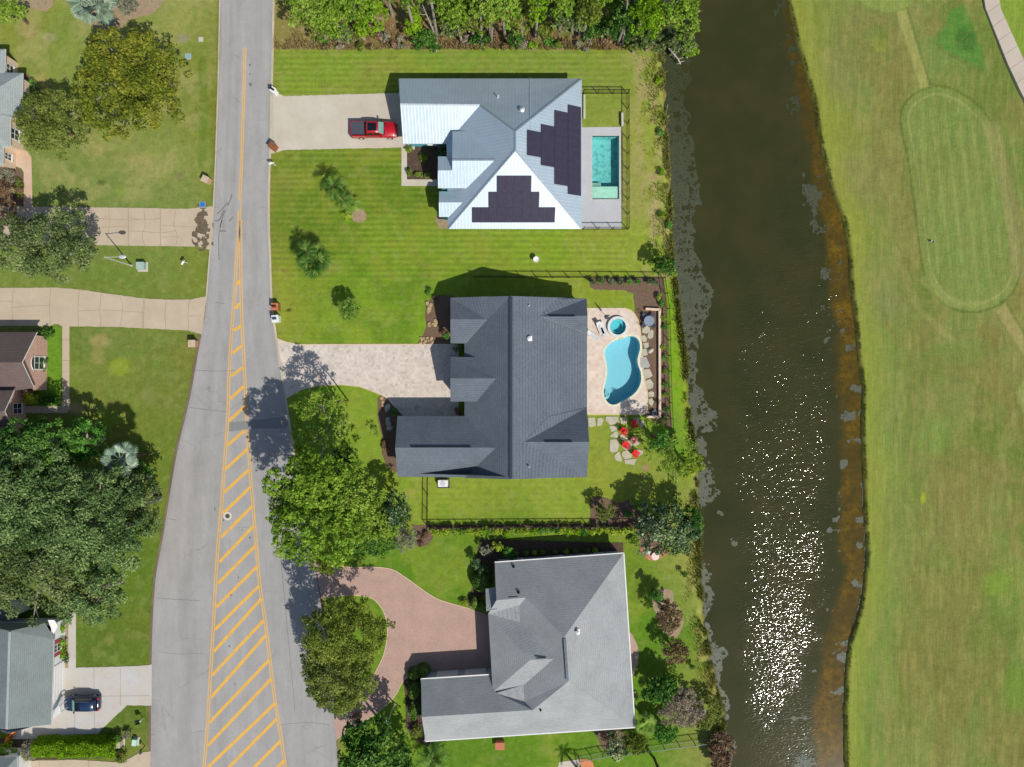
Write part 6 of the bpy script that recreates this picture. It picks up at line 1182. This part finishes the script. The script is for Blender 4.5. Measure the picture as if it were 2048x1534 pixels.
# --- trees between road and middle houses
PG = 'trees in the clump beside the road'
tree(625, 965, 85, 62, 15, 'pine', 'tall bright green pine at the upper left of the roadside clump', PG, leaf=.30, dens=1.1, puff=(.07, .14), tr=.3, thick=.28)
tree(640, 1045, 98, 82, 15.5, 'pine', 'largest bright green pine in the middle of the roadside clump', PG, leaf=.30, dens=1.15, puff=(.07, .14), tr=.35, thick=.3)
tree(700, 1000, 66, 80, 13, 'brt', 'yellow green tree at the right of the roadside pines', PG, leaf=.28, dens=1.1, tr=.25, thick=.3)
tree(645, 880, 60, 62, 9, 'brt', 'open crowned tree above the roadside pines', PG, leaf=.24, dens=.7, holes=.62, tr=.2, poke=.3, bark=M_BARKW, nl=10)
tree(640, 815, 56, 40, 8, 'brt', 'loose topped tree nearest the paver drive', PG, leaf=.22, dens=.6, holes=.62, tr=.18, poke=.3, bark=M_BARKW, nl=10)
tree(690, 912, 28, 24, 6, 'dark', 'dark shaded tree behind the open crowned tree', PG, leaf=.26, holes=.3)
tree(790, 1020, 32, 38, 6.5, 'mag', 'dark tree on the right edge of the roadside clump', PG, leaf=.24); tree(745, 1075, 52, 40, 6, 'dark', 'mixed dark green tree at the lower right of the clump', PG, leaf=.22); tree(810, 1078, 26, 26, 3.2, 'grey', 'grey twiggy small tree beside the ginger row', PG, leaf=.16); tree(755, 1045, 46, 40, 7, 'brt', 'bright green low tree below the dark edge trees', PG, leaf=.24)
tree(655, 1125, 36, 22, 8, 'brush', 'olive brown tree at the bottom tip of the clump', PG, leaf=.24)
tree(586, 1000, 40, 60, 13, 'oak2', 'grey green outer tree of the clump overhanging the asphalt', PG, leaf=.28, thick=.3)
tree(690, 1262, 92, 72, 11.5, 'brush', 'large brushy olive tree on the island of the red drive, upper half', 'twin brushy trees on the drive island', leaf=.22, dens=1.2, lobes=.08)
tree(680, 1352, 78, 72, 10.5, 'oliv', 'large brushy olive tree on the island of the red drive, lower half', 'twin brushy trees on the drive island', leaf=.22, dens=1.2, lobes=.08)
tree(640, 1335, 36, 60, 7.5, 'oak2', 'grey green tree between island trees and asphalt', leaf=.24)
tree(750, 1500, 76, 72, 8.5, 'dark', 'glossy dark green tree at the bottom mouth of the red drive', leaf=.34, aspect=2.4, lobes=.1); tree(800, 1508, 34, 40, 4.5, 'brt', 'bright green tree right of the glossy dark tree', leaf=.22); palm(865, 1520, 30, 2.0, 'palm', 'dark small palm on the lawn at the bottom edge', 24, kind='feather', wid=.7, droop=.3)
shrub(712, 1432, 14, 7, .9, 'brown', 'thin pinkish plant over the lower drive mouth')
# lawn palms
palm(667, 372, 26, 3.6, 'palm', 'dark feathery palm, highest of the group on the striped lawn', 20, kind='feather', wid=.55, droop=.4); palm(684, 396, 22, 2.6, 'palm', 'middle dark palm of the striped lawn group', 18, kind='feather', wid=.55, droop=.4); palm(704, 408, 16, 1.8, 'weep', 'lowest palm of the group beside the mulch ring', 22, kind='feather', wid=.55); palm(692, 429, 11, .8, 'ging', 'tiny lime palm seedling beside the mulch ring', 16, kind='feather')
sheet('garden_bed', [(718 + 15 * math.cos(a), 432 + 13 * math.sin(a)) for a in np.linspace(0, 5.9, 16)], .052, M_MULCH2, th=.1, wob=.05)
palm(630, 523, 38, 3.0, 'palm', 'broad fan palm on the lawn left of the charcoal roof', 26, wid=.42, droop=.6, blades=13); palm(612, 503, 26, 3.6, 'palm', 'darker upper crown behind the broad lawn fan palm', 22, kind='feather', wid=.5)
tree(698, 620, 24, 24, 3.8, 'weep', 'small weeping willow like tree on the middle lawn', leaf=.14, dens=1.3, lobes=.05); 
for i, (x, y, a, l) in enumerate(((596, 672, 30, 'sparse'), (566, 668, 12, 'tiny'))): tree(640 + i * 30, 790 + i * 14, 16, 14, 9.5, 'brt', '%s high branch tuft over the paver drive edge' % l, PG, leaf=.2, holes=.4, tr=.1)
# ground plants around houses
for i, (x, y, rx, ry, l) in enumerate([(818, 300, 7, 8, 'uppermost'), (820, 345, 7, 7, 'corner'), (846, 315, 8, 11, 'central'), (838, 350, 9, 5, 'lower'), (856, 352, 8, 5, 'rightmost')]): shrub(x, y, rx, ry, .7, 'ging' if i == 2 else 'brt', '%s leafy plant in the bed beside the white metal porch' % l, 'plants in the porch bed', leaf=.13)
shrub(885, 305, 16, 11, 1.1, 'mag', 'dark shrub mass against the blue wall of the porch', leaf=.14)
for i, x in enumerate((1184, 1203, 1221, 1240, 1257, 1274, 1299, 1312)): shrub(x, 564, 7, 7, 1.0, 'fern' if i in (1, 4, 5) else 'mag', '%s young shrub from the left in the row under the fence' % ORD[i].replace('topmost', 'first'), 'young shrubs under the fence', leaf=.12)
for i, (x, y) in enumerate(((1318, 594), (1322, 606), (1327, 637), (1328, 655), (1327, 694), (1330, 716), (1330, 742), (1330, 770), (1330, 788), (1332, 818), (1328, 838))): shrub(x, y, 6.5, 7, .7, ('brt', 'fern')[i % 2], '%s shrub in the strip outside the seat wall' % ORD[i], 'shrubs outside the seat wall', leaf=.12)
tree(1328, 530, 24, 22, 3.4, 'dark', 'round dark green bush tree at the fence corner by the canal', leaf=.22); shrub(1343, 545, 10, 12, 1.4, 'brt', 'bright shrub right of the round bush tree at the canal')
for x, y, m, l in ((858, 583, 'dark', 'dark spiky plant above the upper rock cluster'), (871, 598, 'red', 'tan grass tuft beside the upper rock cluster'), (885, 664, 'red', 'reddish plant in the entry bed'), (893, 672, 'fern', 'green plant in the entry bed')): shrub(x, y, 7, 8, .6, m, l, leaf=.12)
shrub(790, 824, 8, 7, .5, 'fern', 'low green plant in the shaded bed by the garage wing'); shrub(771, 890, 7, 14, .5, 'brown', 'dark red leaved plant in the garage wing bed')
for i, (x, l) in enumerate(((932, 'left'), (945, 'right'))): pass
shrub(916, 698 - 2, 10, 9, 1.0, 'mag', 'dark shrub in the upper notch of the charcoal roof'); shrub(916, 822, 9, 9, 1.0, 'brown', 'dark shrub in the lower notch of the charcoal roof')
# tree over the red chairs
tree(1346, 908, 50, 46, 6.2, 'brt', 'open yellow green tree leaning over the fence near the red chairs', leaf=.2, dens=.7, holes=.3, bark=M_BARK, tr=.16, lobes=.25); tree(1378, 928, 30, 28, 5.5, 'ging', 'yellow green bushy tree top at the canal edge', leaf=.22, poke=.2, bark=M_BARKW); tree(1318, 878, 26, 26, 6.5, 'fern', 'thin dark leaved tree top above the red chairs', leaf=.2, holes=.45, dens=.7)
tree(1335, 1062, 66, 52, 6.2, 'mag', 'glossy dark magnolia tree at the canal end of the ginger row', leaf=.26, dens=1.1, tr=.25, lobes=.2); tree(1382, 1045, 26, 34, 5, 'dark', 'green tree between magnolia and canal', leaf=.22); tree(1290, 1040, 22, 34, 4.5, 'mag', 'dark tree left of the magnolia', leaf=.24, holes=.2)
tree(1208, 1022, 22, 20, 3, 'oliv', 'yellow olive small tree in the mulch bed end', leaf=.18); shrub(1256, 1027, 10, 8, .8, 'fern', 'rounded green bush in the mulch bed'); shrub(1276, 1012, 8, 7, .8, 'fern', 'small green bush in magnolia shade'); shrub(1270, 1080, 12, 14, .9, 'brt', 'leafy plant where the ginger row ends')
GN = 'ginger plants in the long row'
k = 0
for i in range(29):
    x = 868 + i * 14.3; m = ('ging', 'brt', 'ging', 'fern', 'hedge')[int(g.integers(0, 5))]; shrub(x, 1063 - (i / 29) * 2 + float(g.uniform(-2, 2)), 10, 8, 1.35, m, '%s ginger plant from the left in the long row below the black fence' % NTH(i), GN, leaf=.2, puff=(.3, .5), name='ginger_plant', cat='ginger plant')
for i, (x, y) in enumerate(((838, 1072), (848, 1078), (842, 1088), (852, 1068))): shrub(x, y, 6, 6, .5, 'brown', 'small reddish plant in the bed left of the ginger row', 'reddish plants left of the ginger row', leaf=.12)
# topiary around the grey roofed house
for x, y, rx, ry, h, l in ((962, 1163, 21, 24, 2.3, 'large egg shaped clipped bush beside the grey roof'), (948, 1205, 8, 13, 1.3, 'narrow clipped bush below the large egg shaped one'), (962, 1212, 8, 10, 1.3, 'small dark clipped ball by the porch corner'), (827, 1381, 14, 20, 2.2, 'oval clipped bush left of the garage wing'), (846, 1343, 14, 13, 1.9, 'dark clipped ball above the garage wing corner'), (828, 1349, 14, 12, 1.8, 'dark clipped ball at the shaded drive corner')): shrub(x, y, rx, ry, h, 'topi', l, leaf=.13, tight=True, name='topiary', cat='topiary')
shrub(828, 1418, 14, 22, 1.6, 'dark', 'dark shrub between the oval topiary and the garage wing foot'); shrub(834, 1462, 15, 14, 1.3, 'oliv', 'olive leafy shrub at the bottom corner of the garage wing'); shrub(928, 1204, 9, 7, .6, 'ging', 'lime groundcover at the top corner of the red drive')
for i, (x, y, m) in enumerate(((952, 1125, 'mag'), (968, 1140, 'mag'), (972, 1100, 'grey'), (995, 1092, 'ging'), (1015, 1103, 'fern'), (1027, 1109, 'fern'))): tree(x, y, 12, 12, 1.9, m, '%s shrub from the left in the shaded corner bed' % ORD[i].replace('topmost', 'first'), 'shrubs in the shaded corner bed', 'shrub', leaf=.18, cat='shrub', tr=.05)
for i, x in enumerate((1052, 1069, 1084, 1110, 1132, 1151, 1175, 1190)): shrub(x, 1107 - i * .9, 6, 5, .9, ('topi', 'ging')[i % 3 == 1], '%s little round bush along the north eave of the grey roof' % ORD[i].replace('topmost', 'first'), 'little round bushes along the north eave', leaf=.1, tight=True)
tree(1314, 1192, 13, 12, 3.5, 'fern', 'small blue green tree at the top of the crescent bed', leaf=.18); tree(1338, 1232, 27, 34, 4.2, 'red', 'reddish bronze tree in the middle of the crescent bed', leaf=.17, dens=1.3, lobes=.06); tree(1350, 1303, 28, 27, 3.4, 'red', 'round reddish bronze tree below the crescent bed', leaf=.17, dens=1.3, lobes=.05)
tree(1325, 1380, 40, 30, 4.2, 'dark', 'dark green layered tree right of the grey roof', leaf=.26, aspect=2.4, lobes=.25); tree(1362, 1415, 48, 42, 4.2, 'pinkf', 'grey pink flowering tree by the lower canal bank', leaf=.17, dens=1.2); tree(1412, 1425, 32, 34, 2.6, 'oliv', 'wispy yellow green bush at the lower canal bank', leaf=.2); tree(1328, 1463, 30, 22, 3, 'fern', 'green bush below the grey pink tree', leaf=.22)
palm(1291, 1450, 24, 3.2, 'weep', 'pale green fan palm at the south east corner of the grey roof', 18, wid=.45, blades=13); tree(1272, 1484, 28, 24, 3.2, 'brush', 'round light green bush below the grey roof corner', leaf=.16, lobes=.04, dens=1.3); tree(1232, 1492, 24, 30, 3, 'mag', 'dark leafy shrub with cream blooms by the bottom fence', leaf=.2, aspect=1.3); tree(1234, 1496, 20, 28, 3.1, 'canna', 'cream blossoms over the dark leafy shrub by the bottom fence', leaf=.22, dens=.07, aspect=1.1, cat='shrub', name='shrub', tr=.04)
palm(1325, 1560, 26, 5, 'palm', 'palm just below the bottom edge whose shadow crosses the lawn', 26, kind='feather', wid=.5); palm(1158, 1560, 20, 3, 'palm', 'small palm below the terracotta patio', 22, kind='feather')
tree(1442, 1505, 24, 44, 2.4, 'brown', 'brown purple reed clump on the bank at the bottom edge', leaf=.26, aspect=4, cat='reed clump', name='reed_clump', tr=.05)
shrub(1268, 1390, 5, 14, .4, 'canna', 'white flowering groundcover against the east wall of the grey roofed house')
for i, (x, y) in enumerate(((1318, 160), (1320, 265), (1322, 430), (1338, 450), (1322, 345))): shrub(x, y, 7, 10, .7, ('hedge', 'fern')[i % 2], '%s weedy shrub down the upper canal bank' % ORD[i].replace('topmost', 'first'), 'weedy shrubs on the upper canal bank', leaf=.16)
for i, (x, y) in enumerate(((1366, 1148), (1384, 1334))): shrub(x, y, 6, 5, 1.0, 'dark', '%s small dark bush on the lawn edge above the lower bank' % ('upper', 'lower')[i], 'small dark lawn edge bushes', leaf=.14)
bank_grass('bank_grass', 'rough uncut grass fringing the left canal bank', 26000, lambda g, n: (lambda PY: pyinterp(PY, LSH) + 4 - np.abs(g.normal(0, 1, len(PY))) * np.where(PY < 560, 22, np.where(PY < 930, 7, 16))), lambda g, n: g.uniform(95, 1545, n), (.05, .5), '#6a7a2a', '#98a048', '#c0b47c', 201)
bank_grass('bank_edge_grass', 'thin dark grass fringe along the right canal bank', 6000, lambda g, n: (lambda PY: pyinterp(PY, RSH) + np.abs(g.normal(0, 1, len(PY))) * 2.2), lambda g, n: g.uniform(-40, 1580, n), (.02, .16), '#5f6a30', '#7f8a40', '#9a9a50', 203)
bank_grass('wild_grass', 'tall dry weeds on the rough ground before the wood', 14000, lambda g, n: (lambda PY: g.uniform(550, 1330, len(PY))), lambda g, n: 100 - np.abs(g.normal(0, 22, n)), (.1, .6), '#6a6030', '#98885a', '#c0a884', 205)
# wood along the top edge
WG = 'trees of the wood along the top edge'; gg = np.random.default_rng(77); kinds = [('pine', 'light green pine'), ('brt', 'bright leafy tree'), ('dark', 'dark broadleaf tree'), ('brush', 'olive brushy tree'), ('oak2', 'grey green oak'), ('hedge', 'lime green tree')]
WT = [(620, 15, 52, 42, 8, 1), (668, 42, 40, 40, 6, 0), (700, 5, 60, 40, 9, 0), (745, 28, 34, 38, 6, 5), (640, 60, 24, 22, 4, 3), (690, 72, 22, 18, 3, 4), (722, 62, 16, 16, 3, 5), (590, -15, 40, 30, 7, 3), (810, -5, 44, 26, 13, 0), (855, -15, 46, 30, 14, 3), (828, 45, 20, 30, 3.5, 5), (850, 78, 30, 18, 2.6, 2), (905, 15, 36, 44, 9, 0), (942, 40, 30, 36, 7, 3), (975, 5, 40, 46, 11, 1), (1010, 25, 34, 40, 9, 0), (1045, 35, 26, 34, 7, 3), (900, 55, 18, 24, 3, 4), (1030, 78, 16, 18, 2.6, 2), (960, 80, 22, 12, 2, 2), (1075, 10, 20, 46, 11, 5), (1125, 20, 34, 44, 6, 4), (1150, 30, 34, 34, 6, 4), (1090, 62, 18, 20, 3, 3), (1195, -10, 40, 30, 10, 1), (1215, 55, 26, 24, 3, 2), (1250, 40, 30, 40, 8, 2), (1290, 30, 34, 60, 10, 5), (1340, 10, 52, 50, 10, 0), (1300, 80, 40, 26, 4, 4), (1370, 40, 30, 46, 8, 1), (1360, 85, 36, 26, 5, 4), (1270, 92, 24, 12, 2.4, 3), (1380, 100, 18, 16, 2.5, 5), (1180, 60, 14, 24, 3, 2), (1110, -40, 50, 30, 12, 0), (930, -50, 60, 30, 14, 0), (1010, -50, 50, 30, 14, 1), (760, -45, 70, 34, 12, 0), (660, -50, 60, 30, 11, 1), (1250, -45, 60, 34, 12, 2), (1350, -50, 50, 34, 11, 0), (870, 95, 12, 8, 1.4, 2), (1065, 92, 12, 8, 1.2, 5)]
_seen = {}
for i in range(16): WT.append((float(gg.uniform(780, 1290)), float(gg.uniform(-15, 48)), float(gg.uniform(18, 32)), float(gg.uniform(18, 30)), float(gg.uniform(4, 9)), [1, 0, 3, 5, 1, 4][i % 6]))
WREF = [(600, 'beside the road'), (650, 'just right of the road'), (700, 'above the upper lawn corner'), (750, 'left of the clay track'), (800, 'over the clay track'), (850, 'right of the clay track'), (900, 'left of the straight trunk'), (960, 'around the straight trunk'), (1010, 'right of the straight trunk'), (1060, 'above the metal ridge end'), (1110, 'behind the bare brush'), (1170, 'above the metal roof end'), (1220, 'left of the canal trunk'), (1280, 'near the canal trunk'), (1330, 'just inland of the canal'), (1390, 'over the canal')]
def wood_label(l, x, y, h):
    q = min(WREF, key=lambda r: abs(r[0] - x))[1]; b = '%s %s in the wood' % (l, q); b += ', cut by the frame' if y < 16 else (', on the lawn edge' if y > 58 else ', middle row')
    k = _seen.get(b, 0); _seen[b] = k + 1; return b if not k else b + (', second' if k == 1 else ', third')
for i, (x, y, a, b, h, kd) in enumerate(WT):
    m, l = kinds[kd]; where = 'left' if x < 760 else ('centre left' if x < 960 else ('centre right' if x < 1160 else 'canal'))
    tree(x, y, a, b, h, m, wood_label(l, x, y, h), WG, leaf=.26, dens=1.0, lobes=.2, poke=.2 if i % 5 == 0 else 0, bark=M_BARKW, nl=4 if i % 3 == 0 else 3, holes=.04, thick=.4 if h < 9 else .3)
for i in range(46):
    x = float(gg.uniform(640, 1290)); y = float(gg.uniform(60, 98)); shrub(x, y, float(gg.uniform(6, 15)), float(gg.uniform(5, 10)), float(gg.uniform(.4, 1.2)), ['brown', 'pinkf', 'brush', 'fern', 'grey', 'red'][i % 6], wood_label(['brown', 'pinkish', 'olive', 'green', 'grey', 'tan'][i % 6] + ' undergrowth bush', x, y, 1), 'undergrowth bushes before the wood', leaf=.2)
# bare poles of pines and the dead snag
def snag(px, py, tx, ty, h, r0, label, name='bare_tree', twigs=4):
    a = W(px, py); b = W(tx, ty, h); r = empty(name, a, label, 'bare tree'); d = b - a; bm = bmesh.new(); cyl(bm, (0, 0, -.1), d * .5, r0, r0 * .75, 8); cyl(bm, d * .5, d, r0 * .75, r0 * .4, 8); bmlink('trunk', bm, M_BARKW, r); bm = bmesh.new(); g2 = random.Random(int(px))
    for i in range(twigs): s = d * (.5 + .5 * i / twigs); cyl(bm, s, s + Vector((g2.uniform(-1.2, 1.2), g2.uniform(-1, 1), g2.uniform(.3, 1))), r0 * .3, r0 * .1, 5)
    bmlink('branch', bm, M_BARKW, r)
for a in ((963, 86, 960, -18, 12, .19, 'straight pale pine trunk in the centre of the top wood'), (1246, 88, 1256, -10, 11, .16, 'pale pine trunk near the canal end of the top wood'), (875, 82, 845, 10, 8, .14, 'slanting pale trunk left of centre in the top wood'), (818, 34, 804, -8, 6, .2, 'thick short trunk above the clay track in the wood'), (1096, 30, 1097, -20, 9, .16, 'grey trunk top at the upper edge of the wood'), (1280, 60, 1298, -5, 8, .1, 'thin bare trunk beside the canal trees')): snag(*a)
r = empty('fallen_branch', W(1350, 105, .2), 'bleached dead branch lying over the canal edge', 'branch'); bm = bmesh.new(); Q_ = [W(*p) - W(1350, 105, .2) for p in ((1337, 96, .8), (1346, 106, .9), (1356, 118, .7), (1361, 128, .3))]
for a, b in zip(Q_, Q_[1:]): cyl(bm, a, b, .08, .07, 6)
for a, b in (((1339, 98, .8), (1350, 92, 1.1)), ((1350, 92, 1.1), (1359, 106, .9)), ((1346, 106, .9), (1340, 108, .6)), ((1357, 118, .7), (1367, 115, .8)), ((1361, 126, .4), (1354, 128, .3)), ((1350, 92, 1.1), (1345, 90, 1.2)), ((1360, 124, .4), (1369, 122, .5))): cyl(bm, W(*a) - W(1350, 105, .2), W(*b) - W(1350, 105, .2), .05, .025, 5)
bmlink('limb', bm, plain('bleached_wood', '#c4c0b4', .9), r)
tree(750, 865, 12, 10, 2.0, 'brt', 'small sapling on the lawn beside the garage wing bed', leaf=.14, holes=.4, tr=.05)
